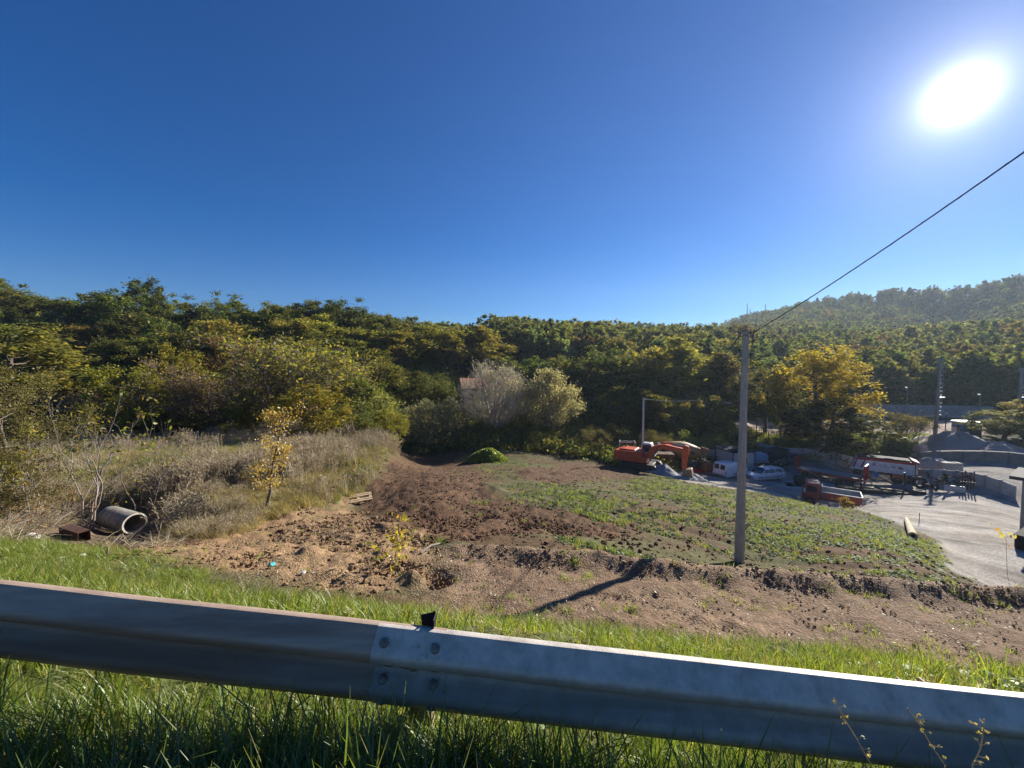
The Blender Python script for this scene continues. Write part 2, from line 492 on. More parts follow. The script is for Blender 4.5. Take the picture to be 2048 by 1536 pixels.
REG = {
 'gravel': [(1322,950),(1440,975),(1600,1004),(1720,1019),(1790,1043),(1868,1080),(1887,1108),(1895,1140),(1950,1162),(2048,1182),(2300,1230),(2350,1000),
            (2300,935),(2048,928),(1900,925),(1840,915),(1700,935),(1560,925),(1400,935),(1330,938)],
 'track': [(1530,880),(1560,882),(1640,898),(1720,920),(1720,935),(1640,914),(1560,893)],
 'brown': [(800,894),(935,897),(950,930),(985,958),(1005,990),(1060,1015),(1290,1045),(1345,1085),(1000,1073),(900,1092),(800,1075),(735,1040),(700,1000),(735,965),(765,935)],
 'brown2': [(1040,940),(1120,925),(1230,932),(1300,948),(1200,960),(1120,972),(1040,955)],
 'ochre': [(250,1072),(400,1068),(530,1040),(600,1035),(690,1000),(770,1050),(900,1095),(900,1180),(700,1186),(560,1160),(400,1122),(250,1104)],
 'litter': [(-60,1035),(60,1020),(180,1010),(300,1000),(360,1045),(350,1090),(150,1106),(0,1096),(-60,1092)],
 'clear': [(35,1064),(110,1056),(180,1042),(240,1025),(330,1030),(350,1082),(250,1098),(150,1098),(40,1092)],
 'pitch': [(1470,862),(1560,870),(1700,868),(1840,868),(1985,873),(1985,841),(1700,838),(1470,836)],
}
REGW = {k: poly_world(v) for k, v in REG.items()}
FIELD_L = poly_world([(480,1060),(545,1036),(640,1012),(722,982),(762,942),(792,913),(800,893)])   # foot of the meadow's bank
ENV_X = lambda x, y: None

def masks(x, y):
    r = np.hypot(x, y)
    n1 = fbm(x * 0.9, y * 0.9, 21, 4) - 0.5
    n2 = fbm(x * 0.22, y * 0.22, 31, 4) - 0.5
    d = y - rail_y(x)
    def m(k, soft=0.05, amp=0.10):
        s = in_poly(x, y, REGW[k]) / np.maximum(r, 4)
        return 1 - ss(-soft, soft, s + amp * n1 + amp * n2)
    M = {}
    M['verge'] = 1 - ss(-0.5, 0.5, d - (3.55 + 0.42 * np.clip(-x - 2.5, 0, 11)) + 1.8 * n1)
    ly = lip_y(x)
    M['near'] = ss(-2.2, -0.8, x + n1) * (1 - ss(-0.1, 0.35, y - ly))
    M['bank'] = ss(-1.2, -0.4, x) * ss(-0.5, -0.3, y - ly) * (1 - ss(0.1, 0.5, y - ly))
    M['gravel'] = m('gravel', 0.012, 0.03)
    M['track'] = m('track', 0.01, 0.02)
    M['pitch'] = m('pitch', 0.004, 0.0)
    M['brown'] = np.maximum(m('brown', 0.03, 0.12), m('brown2', 0.03, 0.12))
    M['ochre'] = m('ochre', 0.05, 0.16)
    # the dry meadow: left of the bank's foot
    px = FIELD_L[:, 0]; py = FIELD_L[:, 1]; o = np.argsort(py)
    edge = np.interp(y, py[o], px[o])
    M['meadow'] = (1 - ss(-0.35, 0.35, x - edge + 0.8 * n1)) * ss(-0.3, 0.5, y - 9.6) * (1 - ss(-4, 2, r - 46))
    M['litter'] = m('litter', 0.03, 0.08); M['clear'] = m('clear', 0.015, 0.02); M['meadow'] = M['meadow'] * (1 - M['litter']) * (1 - M['clear'])
    M['wood'] = np.maximum(ss(-2.5, 2.5, r - 50.5 + 2 * n2), 0) * (1 - ss(-2, 2, x - 60) * 0)
    return M

ALB = dict(green=(0.105, 0.098, 0.045), brown=(0.120, 0.072, 0.043), ochre=(0.27, 0.175, 0.095), near=(0.20, 0.136, 0.089), gravel=(0.30, 0.275, 0.245), track=(0.42, 0.40, 0.36),
           meadow=(0.19, 0.155, 0.09), wood=(0.055, 0.055, 0.028), verge=(0.10, 0.11, 0.035), pitch=(0.36, 0.28, 0.225), litter=(0.17,0.125,0.08), bank=(0.25, 0.175, 0.115), road=(0.06, 0.06, 0.06))

def build_ground():
    th = np.concatenate([np.arange(-66, 66.01, 0.28), np.arange(69, 294 - 0.1, 3.0)]) * math.pi / 180
    rr = np.concatenate([np.geomspace(0.35, 1.6, 14)[:-1], np.geomspace(1.6, 22, 235)[:-1], np.geomspace(22, 90, 130)[:-1], np.geomspace(90, 645, 100)])
    nt_, nr = len(th), len(rr)
    T, RR = np.meshgrid(th, rr, indexing='ij')
    x, y = (np.sin(T) * RR).ravel(), (np.cos(T) * RR).ravel()
    z = H(x, y)
    M = masks(x, y)
    r = np.hypot(x, y)
    # relief of the ground itself
    d = y - rail_y(x)
    off = ss(-0.8, 0.2, d)
    rough = 0.05 * M['brown'] + 0.045 * M['ochre'] + 0.012 * M['near'] + 0.03 * M['meadow'] + 0.03
    rough = rough * (1 - 0.9 * np.maximum(M['gravel'], M['pitch'])) * off
    z = z + rough * 3.2 * (fbm(x * 2.3, y * 2.3, 3, 3) - 0.5)
    z = z + 0.10 * M['brown'] * (np.abs(fbm(x * 4.6, y * 4.6, 8, 3) - 0.5) * 2 - 0.4) * (r < 40)
    z = z + 0.10 * M['ochre'] * (fbm(x * 3.8, y * 3.8, 12, 3) - 0.5)
    # tractor ruts in the slope below the pole, running across the fall
    rut = np.exp(-((y - 15.5) / 3.0) ** 2) * ss(3, 5, x) * (1 - ss(16, 19, x))
    z = z - 0.13 * rut * np.maximum(0, np.sin((y + 0.16 * x + 0.5 * fbm(x * 0.5, y * 0.5, 4, 2)) * 4.4)) ** 3
    # heaps and holes of dug soil
    for (px, py, rad, hgt, yy) in HEAPS:
        g = GP(px, py) if yy is None else GX(px, yy)
        q = np.hypot((x - g.x) / rad, (y - g.y) / rad)
        z = z + hgt * np.exp(-q ** 2 * 1.6) * (1 + 0.8 * (fbm(x * 3 / rad * 0.6, y * 3 / rad * 0.6, 41, 3) - 0.5))
    # colours
    base = np.empty((x.size, 3)); base[:] = ALB['green']
    def over(k, w):
        nonlocal base
        base = base + (np.array(ALB[k]) - base) * w[:, None]
    over('brown', 0.75 * np.clip(rut * 1.6, 0, 1) * ss(0.42, 0.55, fbm(x * 0.8, y * 1.6, 77, 3)))
    over('brown', 0.8 * ss(0.50, 0.60, fbm(x * 0.25, y * 0.7, 78, 4)) * (1 - M['gravel']))
    over('wood', M['wood'])
    over('brown', M['brown'])
    over('meadow', M['meadow'])
    over('litter', M['litter']); over('ochre', M['ochre'])
    over('near', M['near'])
    over('bank', M['bank'])
    over('gravel', M['gravel']); over('track', M['track']); over('pitch', M['pitch'])
    over('verge', M['verge'] * (d > -0.6))
    over('road', ((d < -0.75)).astype(float))
    # patches of wear: damp, dust, straw
    f1 = fbm(x * 0.55, y * 0.55, 51, 5)
    f2 = fbm(x * 3.1, y * 3.1, 61, 3)
    ua = 0.8 * x - 0.6 * y; va = 0.6 * x + 0.8 * y      # along and across the wheel tracks
    g1 = M['gravel'] * (1.5 * (fbm(ua * 0.10, va * 0.75, 71, 4) - 0.5) + 1.1 * (fbm(ua * 0.25, va * 2.6, 72, 3) - 0.5) + 0.35 * (f1 - 0.5))
    base = base * (1 + 0.55 * (f1 - 0.5) + 0.5 * (f2 - 0.5) + 0.9 * g1)[:, None]
    warm = (fbm(x * 0.35, y * 0.35, 91, 3) - 0.5)[:, None] * np.array([[0.10, 0.0, -0.10]])
    base = np.clip(base * (1 + warm), 0.005, 0.9)
    i = np.arange(nt_)[:, None]; j = np.arange(nr - 1)[None, :]
    a = i * nr + j; b = ((i + 1) % nt_) * nr + j
    F = np.stack([a, a + 1, b + 1, b], -1).reshape(-1, 4)
    V = np.stack([x, y, z], 1)
    V = np.vstack([V, [[0, 0, -1.66]]])
    me = np_mesh('ground', V, faces4=F, mat=ground_mat(), smooth=True)
    ca = me.color_attributes.new('soil', 'FLOAT_COLOR', 'POINT')
    cc = np.ones((len(V), 4), np.float32); cc[:-1, :3] = base; cc[-1, :3] = ALB['road']
    ca.data.foreach_set('color', cc.ravel())
    g = link_mesh('ground', me)
    g['kind'] = 'structure'
    return g

def ground_mat():
    m = bpy.data.materials.new('soil and grass'); m.use_nodes = True
    nt = m.node_tree; b = nt.nodes['Principled BSDF']
    b.inputs['Roughness'].default_value = 0.95; b.inputs['Specular IOR Level'].default_value = 0.12
    at = nd(nt, 'ShaderNodeAttribute', attribute_name='soil')
    geo = nd(nt, 'ShaderNodeNewGeometry')
    n1 = nd(nt, 'ShaderNodeTexNoise'); n1.inputs['Scale'].default_value = 9.0; n1.inputs['Detail'].default_value = 8; n1.inputs['Roughness'].default_value = 0.7
    nt.links.new(geo.outputs['Position'], n1.inputs['Vector'])
    n2 = nd(nt, 'ShaderNodeTexVoronoi'); n2.inputs['Scale'].default_value = 26.0
    nt.links.new(geo.outputs['Position'], n2.inputs['Vector'])
    mr = nd(nt, 'ShaderNodeMapRange'); mr.inputs[1].default_value = 0.3; mr.inputs[2].default_value = 0.7; mr.inputs[3].default_value = 0.55; mr.inputs[4].default_value = 1.5
    nt.links.new(n1.outputs[0], mr.inputs[0])
    mx = nd(nt, 'ShaderNodeMixRGB', blend_type='MULTIPLY'); mx.inputs[0].default_value = 1
    nt.links.new(at.outputs['Color'], mx.inputs[1]); nt.links.new(mr.outputs[0], mx.inputs[2])
    nt.links.new(mx.outputs[0], b.inputs['Base Color'])
    ad = nd(nt, 'ShaderNodeMath', operation='ADD')
    nt.links.new(n1.outputs[0], ad.inputs[0])
    ml = nd(nt, 'ShaderNodeMath', operation='MULTIPLY'); ml.inputs[1].default_value = 0.5
    nt.links.new(n2.outputs['Distance'], ml.inputs[0]); nt.links.new(ml.outputs[0], ad.inputs[1])
    bp = nd(nt, 'ShaderNodeBump'); bp.inputs['Strength'].default_value = 0.9; bp.inputs['Distance'].default_value = 0.05
    nt.links.new(ad.outputs[0], bp.inputs['Height']); nt.links.new(bp.outputs[0], b.inputs['Normal'])
    return m

HEAPS = [  # px, py, radius, height, distance or None to find it on the ground
 (1060,950,1.6,0.45,None),(1115,952,1.3,0.35,None),(985,985,0.9,0.28,None),(960,1030,0.6,-0.25,None),(1050,1045,0.7,-0.28,None),
 (870,1150,0.45,-0.40,None),(800,1140,0.35,-0.25,None),(830,1165,0.3,0.25,None),(620,1110,0.35,0.16,None),(680,1140,0.3,0.14,None),(760,1105,0.35,0.14,None),
 (1255,1222,0.14,-0.14,None),(1308,1192,0.10,-0.12,None),(1230,1193,0.09,-0.10,None),(1400,1240,0.22,0.10,None),(1465,1248,0.16,0.08,None),(1560,1322,0.22,0.16,None),(1215,1250,0.12,-0.10,None),
]
GROUND = build_ground()
# ------------------------------------------------------------------ guard rail
m_galv = pm('galvanised steel', (0.62, 0.56, 0.485), rough=0.6, metal=0.12, col2=(0.36, 0.32, 0.27), scale=14, bump=0.10, bscale=120, lo=0.28, hi=0.62, detail=10)
m_galv_old = pm('weathered galvanised steel', (0.50, 0.385, 0.29), rough=0.7, metal=0.1, col2=(0.28, 0.19, 0.135), scale=3.5, bump=0.12, bscale=90, lo=0.35, hi=0.65, stretch=(0.35, 1, 4))
m_bolt = pm('dull bolt steel', (0.30, 0.27, 0.22), rough=0.6, metal=0.6, col2=(0.18, 0.14, 0.10), scale=60, bump=0.1)
m_black = pm('black plastic', (0.02, 0.02, 0.022), rough=0.8, spec=0.2)
PROFR = [(-0.022, -0.036), (-0.003, -0.026), (0.0, -0.010), (-0.002, 0.006), (-0.012, 0.016), (-0.030, 0.028), (-0.062, 0.068), (-0.074, 0.078), (-0.090, 0.083), (-0.106, 0.078), (-0.116, 0.068), (-0.136, 0.016), (-0.146, 0.005),
         (-0.156, 0.002), (-0.170, 0.005), (-0.180, 0.016), (-0.206, 0.066), (-0.216, 0.077), (-0.230, 0.083), (-0.246, 0.079), (-0.256, 0.070), (-0.286, 0.028), (-0.306, 0.016), (-0.312, 0.008), (-0.304, -0.004)]
PROFR = [(z * 1.13, d * 0.86) for z, d in PROFR]
T_RAIL = 0.0035
def rail_frame(x):
    """origin on the rail's top back edge, along / out (towards the road)"""
    o = Vector((x, rail_y(x), float(rail_z(x))))
    a = Vector((1, -0.047, -0.074)).normalized()
    out = Vector((-0.047, -1, 0)).normalized()
    up = out.cross(a) * -1
    if up.z < 0: up = -up
    return o, a, out, up
def beam(x0, x1, off, n=60):
    b = MB(); prof = PROFR; k = len(prof)
    inner = [(z, d - T_RAIL) for z, d in prof]
    for i in range(n + 1):
        x = x0 + (x1 - x0) * i / n
        o, a, out, up = rail_frame(x)
        wob = 0.004 * math.sin(x * 1.7) + 0.003 * math.sin(x * 4.1 + 1)
        if off == 0.0: wob += 0.010 * math.exp(-((x + 1.75) / 0.35) ** 2)
        for (z, d) in prof: b.v.append(tuple(o + out * (d + off + wob) + up * (z + wob * 0.4)))
        for (z, d) in inner: b.v.append(tuple(o + out * (d + off + wob) + up * (z + wob * 0.4)))
    m = 2 * k
    for i in range(n):
        for j in range(k - 1):
            b.f.append((i * m + j, i * m + j + 1, (i + 1) * m + j + 1, (i + 1) * m + j))
            b.f.append((i * m + k + j + 1, i * m + k + j, (i + 1) * m + k + j, (i + 1) * m + k + j + 1))
        b.f.append((i * m, (i + 1) * m, (i + 1) * m + k, i * m + k))
        b.f.append((i * m + k - 1, i * m + 2 * k - 1, (i + 1) * m + 2 * k - 1, (i + 1) * m + k - 1))
    for e in (0, n):
        for j in range(k - 1): b.f.append((e * m + j, e * m + j + 1, e * m + k + j + 1, e * m + k + j))
    return b
def add_dirt_dark(o, n):  # valley dirt, plus the lower wave's darkness put into the colour
    me = o.data; k = len(PROFR); ca = me.color_attributes.new('dirt', 'FLOAT_COLOR', 'POINT')
    vals = []
    for z, d in PROFR:
        t = -z / 0.38
        v = 0.05 if t < 0.26 else (0.75 if t < 0.55 else 0.85)
        vals.append(v)
    a = np.array((vals + vals) * (n + 1), np.float32)
    a = a[:len(me.vertices)]
    ca.data.foreach_set('color', np.stack([a, a, a, np.ones_like(a)], 1).ravel())
def mix_dirt_dark(m, dirt):
    nt = m.node_tree; b_ = nt.nodes['Principled BSDF']; src_ = b_.inputs['Base Color'].links[0].from_socket
    at = nd(nt, 'ShaderNodeAttribute', attribute_name='dirt')
    nz = nd(nt, 'ShaderNodeTexNoise'); nz.inputs['Scale'].default_value = 6; nz.inputs['Detail'].default_value = 8
    ml = nd(nt, 'ShaderNodeMath', operation='MULTIPLY'); nt.links.new(at.outputs['Fac'], ml.inputs[0]); nt.links.new(nz.outputs[0], ml.inputs[1])
    m2 = nd(nt, 'ShaderNodeMath', operation='MULTIPLY'); m2.inputs[1].default_value = 1.7; m2.use_clamp = True; nt.links.new(ml.outputs[0], m2.inputs[0])
    mx_ = nd(nt, 'ShaderNodeMixRGB'); mx_.inputs[2].default_value = (*dirt, 1)
    nt.links.new(m2.outputs[0], mx_.inputs[0]); nt.links.new(src_, mx_.inputs[1]); nt.links.new(mx_.outputs[0], b_.inputs['Base Color'])
mix_dirt_dark(m_galv, (0.20, 0.165, 0.125)); mix_dirt_dark(m_galv_old, (0.19, 0.105, 0.06))
RAILX = -0.585
rail = thing('guard_rail', 'long corrugated steel guard rail along the road edge in front of the grass', 'guard rail', (RAILX, rail_y(RAILX), -1.78))
bpy.context.view_layer.update()
def kid(mb, name, mat, parent, **kw):
    """part given in world coordinates under an unrotated thing"""
    o = mb.build(name, mat, parent, **kw); o.location = -Vector(parent.location) if 'loc' not in kw else kw['loc']; return o
bm_old = kid(beam(-9, RAILX + 0.30, 0.0), 'beam', m_galv_old, rail, smooth=True); add_dirt_dark(bm_old, 60); bm_old['label'] = 'weathered rusty brown beam'
bm_new = kid(beam(RAILX, 10, 0.0045), 'beam', m_galv, rail, smooth=True); add_dirt_dark(bm_new, 60); bm_new['label'] = 'cleaner bluish grey galvanised beam'
def bolt(x, z, d, r=0.019, dome=0.011):
    o, a, out, up = rail_frame(x)
    # local outward normal of the wave at that height
    k = min(range(len(PROFR) - 1), key=lambda i: abs((PROFR[i][0] + PROFR[i + 1][0]) / 2 - z))
    dz, dd = PROFR[k + 1][0] - PROFR[k][0], PROFR[k + 1][1] - PROFR[k][1]
    nrm_ = (out * (-dz) + up * dd).normalized()
    if nrm_.dot(out) < 0: nrm_ = -nrm_
    t = (z - PROFR[k][0]) / dz if abs(dz) > 1e-6 else 0.5
    dep = PROFR[k][1] + dd * t
    p = o + out * (dep + 0.0045) + up * z
    b = MB(); b.lathe([(r, -0.004), (r, 0.003), (r * 0.86, dome * 0.75), (r * 0.5, dome), (0.0005, dome * 1.05)], nrm_, p, 14)
    return b
for x, z in ((RAILX + 0.045, -0.048), (RAILX + 0.265, -0.048), (RAILX + 0.045, -0.215), (RAILX + 0.265, -0.215), (RAILX + 0.045, -0.310), (RAILX + 0.265, -0.310)):
    kid(bolt(x, z, 0), 'bolt', m_bolt, rail, smooth=True)
kid(bolt(RAILX + 0.17, -0.174, 0, 0.017, 0.007), 'bolt', m_bolt, rail, smooth=True)
# slots in the valley by the joint, and lumps of zinc spatter on the upper face
def on_face(x, z, lift):
    o, a, out, up = rail_frame(x)
    k = min(range(len(PROFR) - 1), key=lambda i: abs((PROFR[i][0] + PROFR[i + 1][0]) / 2 - z))
    dz, dd = PROFR[k + 1][0] - PROFR[k][0], PROFR[k + 1][1] - PROFR[k][1]
    t = (z - PROFR[k][0]) / dz if abs(dz) > 1e-6 else 0.5
    n_ = (out * (-dz) + up * dd).normalized()
    if n_.dot(out) < 0: n_ = -n_
    return o + out * (PROFR[k][1] + dd * t + 0.0045) + up * z + n_ * lift, a, n_
for x in (RAILX + 0.06, RAILX + 0.13, RAILX + 0.265):
    p_, a_2, n_2 = on_face(x, -0.174, 0.0012); b_2 = a_2.cross(n_2).normalized()
    q_ = MB(); P_ = [p_ + a_2 * (0.014 * math.cos(t)) + a_2 * (0.008 if math.cos(t) > 0 else -0.008) + b_2 * (0.007 * math.sin(t)) for t in [2 * math.pi * i / 14 for i in range(14)]]
    q_.add([tuple(v) for v in P_] + [tuple(v - n_2 * 0.003) for v in P_], [tuple(range(14)), tuple(range(27, 13, -1))] + [(i, i + 14, (i + 1) % 14 + 14, (i + 1) % 14) for i in range(14)])
    kid(q_, 'slot', m_black, rail)
for i in range(26):
    x = RAILX + 0.10 + abs(rnd.gauss(0, 0.22)); z = -0.035 - rnd.random() * 0.055; r_0 = rnd.uniform(0.0015, 0.0045)
    p_, a_2, n_2 = on_face(x, z, 0.0)
    q_ = MB(); q_.lathe([(r_0, -0.002), (r_0 * 0.9, r_0 * 0.5), (r_0 * 0.4, r_0), (0.0002, r_0 * 1.1)], n_2, p_, 6); kid(q_, 'zinc_lump', m_galv, rail, smooth=True)
# posts behind the beam (C section), the near one shows its bent black head above the rail
def post(x, h_above):
    o, a, out, up = rail_frame(x)
    b = MB()
    y = o.y + 0.05
    zt, zb = o.z + h_above, float(H_near(np.array([x]), np.array([o.y]))[0]) - 0.5
    for (x0, x1, y0, y1) in ((x - 0.05, x + 0.05, y, y + 0.006), (x - 0.05, x - 0.044, y + 0.006, y + 0.07), (x + 0.044, x + 0.05, y + 0.006, y + 0.07)):
        b.box(x0, x1, y0, y1, zb, zt)
    return b
for x in (-7.6, -5.35, -3.1, 1.75, 4.0, 6.25, 8.5):
    kid(post(x, -0.06), 'post', m_galv_old, rail)
kid(post(RAILX + 0.17, -0.05), 'post', m_galv_old, rail)
o_, a_, out_, up_ = rail_frame(RAILX + 0.21)
b = MB()
b.prism([(-0.028, -0.06), (0.028, -0.06), (0.035, 0.026), (0.024, 0.044), (0.02, 0.032), (-0.035, 0.020)], 0.0, 0.004)
b.prism([(0.024, -0.06), (0.029, -0.06), (0.036, 0.026), (0.031, 0.030)], -0.05, 0.0)
rh = b.build('post_head', m_black, rail, loc=Vector((o_.x, o_.y + 0.06, o_.z + 0.005)) - Vector(rail.location)); rh['label'] = 'torn black bracket sticking up behind the joint'

# ------------------------------------------------------------------ concrete utility pole and its cable
m_conc_pole = pm('pole concrete', (0.46, 0.43, 0.39), rough=0.9, col2=(0.32, 0.295, 0.27), scale=5, bump=0.35, bscale=60, stretch=(2, 2, 0.5))
m_cable = pm('black cable', (0.03, 0.03, 0.032), rough=0.6)
PY = 12.6
pole_top = PIX(1491.5, 660, PY)
pole_low = PIX(1477.5, 1108, PY)
px_, py_ = pole_top[0], PY
pz = Hs(px_, py_)
pole = thing('utility_pole', 'tall plain concrete utility pole standing behind the earth bank, cable at its top', 'utility pole', (px_, py_, pz))
hgt = pole_top[2] - pz
b = MB(); b.tube([(0, 0, -0.6), (0, 0, hgt * 0.5), (0, 0, hgt)], [0.160, 0.124, 0.088], 8)
b.build('shaft', m_conc_pole, pole)
b = MB(); b.lathe([(0.095, 0), (0.103, 0.01), (0.103, 0.06), (0.095, 0.07)], n=10, org=(0, 0, hgt - 0.22)); b.lathe([(0.092, 0), (0.098, 0.01), (0.098, 0.04), (0.092, 0.05)], n=10, org=(0, 0, hgt - 0.06))
b.build('band', m_galv_old, pole, smooth=True)
b = MB(); b.cyl((0.09, -0.05, hgt - 0.12), (0.24, -0.10, hgt - 0.05), 0.02, 0.02, 8); b.lathe([(0.01, 0), (0.035, 0.02), (0.035, 0.06), (0.02, 0.09)], axis=(0.8, -0.2, 0.3), org=(0.2, -0.09, hgt - 0.08), n=10)
b.build('clamp', m_bolt, pole, smooth=True)
b = MB(); b.tube([(0.2, -0.09, hgt - 0.1), (0.19, -0.10, hgt - 0.3), (0.14, -0.11, hgt - 0.55), (0.125, -0.10, hgt - 1.1)], 0.012, 6)
b.build('drop_cable', m_cable, pole, smooth=True)
def sag(p, q, s, n=40):
    p, q = Vector(p), Vector(q)
    return [p.lerp(q, i / n) - Vector((0, 0, 4 * s * (i / n) * (1 - i / n))) for i in range(n + 1)]
c0 = Vector((px_ + 0.2, py_ - 0.09, pole_top[2] - 0.08))
c1 = Vector(PIX(2150, 232, 5.2))
b = MB()
c2 = c1 + (c1 - c0) * 1.6
pts = sag(c0, c1, 0.10, 60) + [c1.lerp(c2, i / 30) for i in range(1, 31)]
ra = Vector((1, 1, 0)).normalized()
tw = []
for i, p in enumerate(pts):
    tw.append(p + Vector((0, 0, 0.012)) * math.sin(i * 1.9) + ra * 0.012 * math.cos(i * 1.9))
b.tube(pts, 0.012, 6); b.tube(tw, 0.008, 5)
cab = b.mesh('power_cable', m_cable, smooth=True); cab = link_mesh('power_cable', cab)
tag(cab, 'black twisted power cable rising from the concrete pole to the upper right edge', 'cable')
# ------------------------------------------------------------------ materials of the yard
m_orange = pm('orange machine paint', (0.62, 0.085, 0.022), rough=0.5, col2=(0.30, 0.055, 0.025), scale=3.5, coat=0.1, lo=0.28, hi=0.55)
m_dark = pm('dark greasy steel', (0.035, 0.033, 0.032), rough=0.6, metal=0.3, col2=(0.06, 0.045, 0.035), scale=8, bump=0.2)
m_tyre = pm('tyre rubber', (0.022, 0.022, 0.023), rough=0.85, col2=(0.045, 0.042, 0.04), scale=12, bump=0.2)
m_rust = pm('rusty iron', (0.11, 0.045, 0.025), rough=0.85, col2=(0.055, 0.028, 0.02), scale=6, bump=0.25)
m_white = pm('white vehicle paint', (0.70, 0.70, 0.71), rough=0.35, col2=(0.50, 0.48, 0.45), scale=2.5, lo=0.25, hi=0.55, coat=0.4)
m_glass = glassm('dark vehicle glass')
m_ochre = pm('ochre drum paint', (0.36, 0.19, 0.055), rough=0.6, col2=(0.25, 0.12, 0.04), scale=3)
m_red = pm('red trailer paint', (0.52, 0.02, 0.025), rough=0.45, col2=(0.36, 0.02, 0.02), scale=3)
m_oldred = pm('faded red truck paint', (0.34, 0.065, 0.04), rough=0.55, col2=(0.22, 0.04, 0.03), scale=4)
m_grey = pm('grey sheet metal', (0.36, 0.37, 0.39), rough=0.6, col2=(0.27, 0.27, 0.28), scale=3)
m_panel = pm('cabin panel', (0.42, 0.42, 0.43), rough=0.6, col2=(0.36, 0.36, 0.37), scale=2)
m_darktrim = pm('dark trim', (0.035, 0.04, 0.05), rough=0.85, spec=0.2)
m_blue = pm('blue plastic', (0.03, 0.20, 0.48), rough=0.5, col2=(0.025, 0.15, 0.38), scale=3)
m_concrete = pm('grey concrete', (0.40, 0.385, 0.36), rough=0.92, col2=(0.27, 0.255, 0.235), scale=1.6, bump=0.4, bscale=30)
m_wallw = pm('whitewashed concrete', (0.54, 0.52, 0.49), rough=0.9, col2=(0.33, 0.31, 0.28), scale=1.3, bump=0.2, bscale=30)
m_timber = pm('pale weathered timber', (0.46, 0.36, 0.22), rough=0.85, col2=(0.33, 0.24, 0.14), scale=4, stretch=(8, 1, 1), bump=0.2)
m_deck = pm('worn trailer deck', (0.40, 0.38, 0.35), rough=0.8, col2=(0.22, 0.21, 0.20), scale=2.2)
m_yellow = pm('yellow sign', (0.75, 0.60, 0.03), rough=0.5)
m_steelw = pm('pale painted steel', (0.55, 0.55, 0.55), rough=0.5, metal=0.2)
m_roof = pm('red roof tiles', (0.30, 0.11, 0.07), rough=0.9, col2=(0.2, 0.09, 0.06), scale=5)
m_gravel = pm('crushed stone', (0.36, 0.355, 0.35), rough=0.95, col2=(0.19, 0.19, 0.195), scale=14, bump=0.9, bscale=26)
m_gravel2 = pm('pinkish gravel', (0.33, 0.285, 0.255), rough=0.95, col2=(0.22, 0.19, 0.17), scale=9, bump=0.9, bscale=18)
m_greyp = pm('light grey plastic', (0.6, 0.61, 0.62), rough=0.5)
m_lamp = pm('lamp housing', (0.25, 0.26, 0.28), rough=0.5, metal=0.4)

def wheel_mesh(r, w, rim=True):
    t = MB(); t.lathe([(r * 0.6, -w / 2), (r * 0.92, -w / 2), (r, -w / 2 + 0.03), (r, w / 2 - 0.03), (r * 0.92, w / 2), (r * 0.6, w / 2)], (0, 1, 0), n=20, closed=True)
    h = MB(); h.lathe([(0.001, -w * 0.36), (r * 0.2, -w * 0.40), (r * 0.5, -w * 0.30), (r * 0.62, -w * 0.46), (r * 0.62, w * 0.46), (r * 0.5, w * 0.30), (r * 0.2, w * 0.40), (0.001, w * 0.36)], (0, 1, 0), n=16)
    return t.mesh('tyre', m_tyre, smooth=True), h.mesh('rim', m_steelw, smooth=True)
def wheels(parent, spots, r, w, rimmat=None):
    tm, rm = wheel_mesh(r, w)
    if rimmat: rm.materials[0] = rimmat
    for (x, y) in spots:
        o = link_mesh('wheel', tm, parent); o.location = (x, y, r)
        link_mesh('rim', rm, o)
def GV(px, Y, dz=0.0):
    g = GX(px, Y); return (g.x, g.y, g.z + dz)

# ------------------------------------------------------------------ excavator
ex = thing('excavator', 'orange tracked excavator with its boom folded over and bucket on the ground', 'excavator', GV(1281, 43.2, 0.05), R(-33))
for s in (-1, 1):
    prof = [(-2.0, 0.25), (-1.75, 0.05), (1.75, 0.05), (2.0, 0.25), (2.1, 0.5), (1.9, 0.8), (1.6, 0.88), (-1.6, 0.88), (-1.95, 0.78), (-2.1, 0.5)]
    tr = MB().prism(prof, s * 1.2 - 0.28, s * 1.2 + 0.28).build('track', m_dark, ex, bevel=0.04)
    tp = MB()
    for i in range(20):
        x = -1.75 + i * 0.185
        tp.box(x, x + 0.11, s * 1.2 - 0.30, s * 1.2 + 0.30, 0.875, 0.925)
    tp.build('track_pads', m_dark, tr)
MB().box(-1.5, 1.5, -0.95, 0.95, 0.45, 0.85).build('undercarriage', m_dark, ex, bevel=0.05)
hs = MB().prism([(-2.55, 1.1), (-2.7, 1.35), (-2.7, 2.0), (-2.5, 2.12), (0.35, 2.12), (0.4, 1.55), (0.95, 1.5), (1.0, 1.0), (-2.3, 0.98)], -1.3, 1.3).build('house', m_orange, ex, bevel=0.06)
MB().box(-2.2, -0.4, -0.9, 0.9, 2.12, 2.27).build('engine_cover', m_orange, hs, bevel=0.06)
MB().box(-1.9, -1.75, 0.45, 0.6, 2.2, 2.75).build('exhaust', m_dark, hs)
cabx = MB().prism([(-0.05, 1.5), (-0.05, 2.78), (0.1, 2.92), (1.0, 2.92), (1.35, 2.2), (1.45, 1.5)], 0.35, 1.3).build('cab', m_white, ex, bevel=0.05)
g = MB(); g.prism([(0.08, 1.95), (0.08, 2.7), (0.95, 2.74), (1.2, 2.2), (1.25, 1.95)], 0.335, 0.347); g.prism([(0.08, 1.95), (0.08, 2.7), (0.95, 2.74), (1.2, 2.2), (1.25, 1.95)], 1.303, 1.315)
g.build('window', m_glass, cabx)
bprof = [(0.45, 1.55), (1.0, 1.35), (1.75, 2.35), (2.4, 2.62), (4.55, 2.55), (4.6, 2.85), (2.6, 3.1), (2.0, 3.0), (1.3, 2.75)]
MB().prism(bprof, -0.28, 0.12).build('boom', m_orange, ex, bevel=0.03)
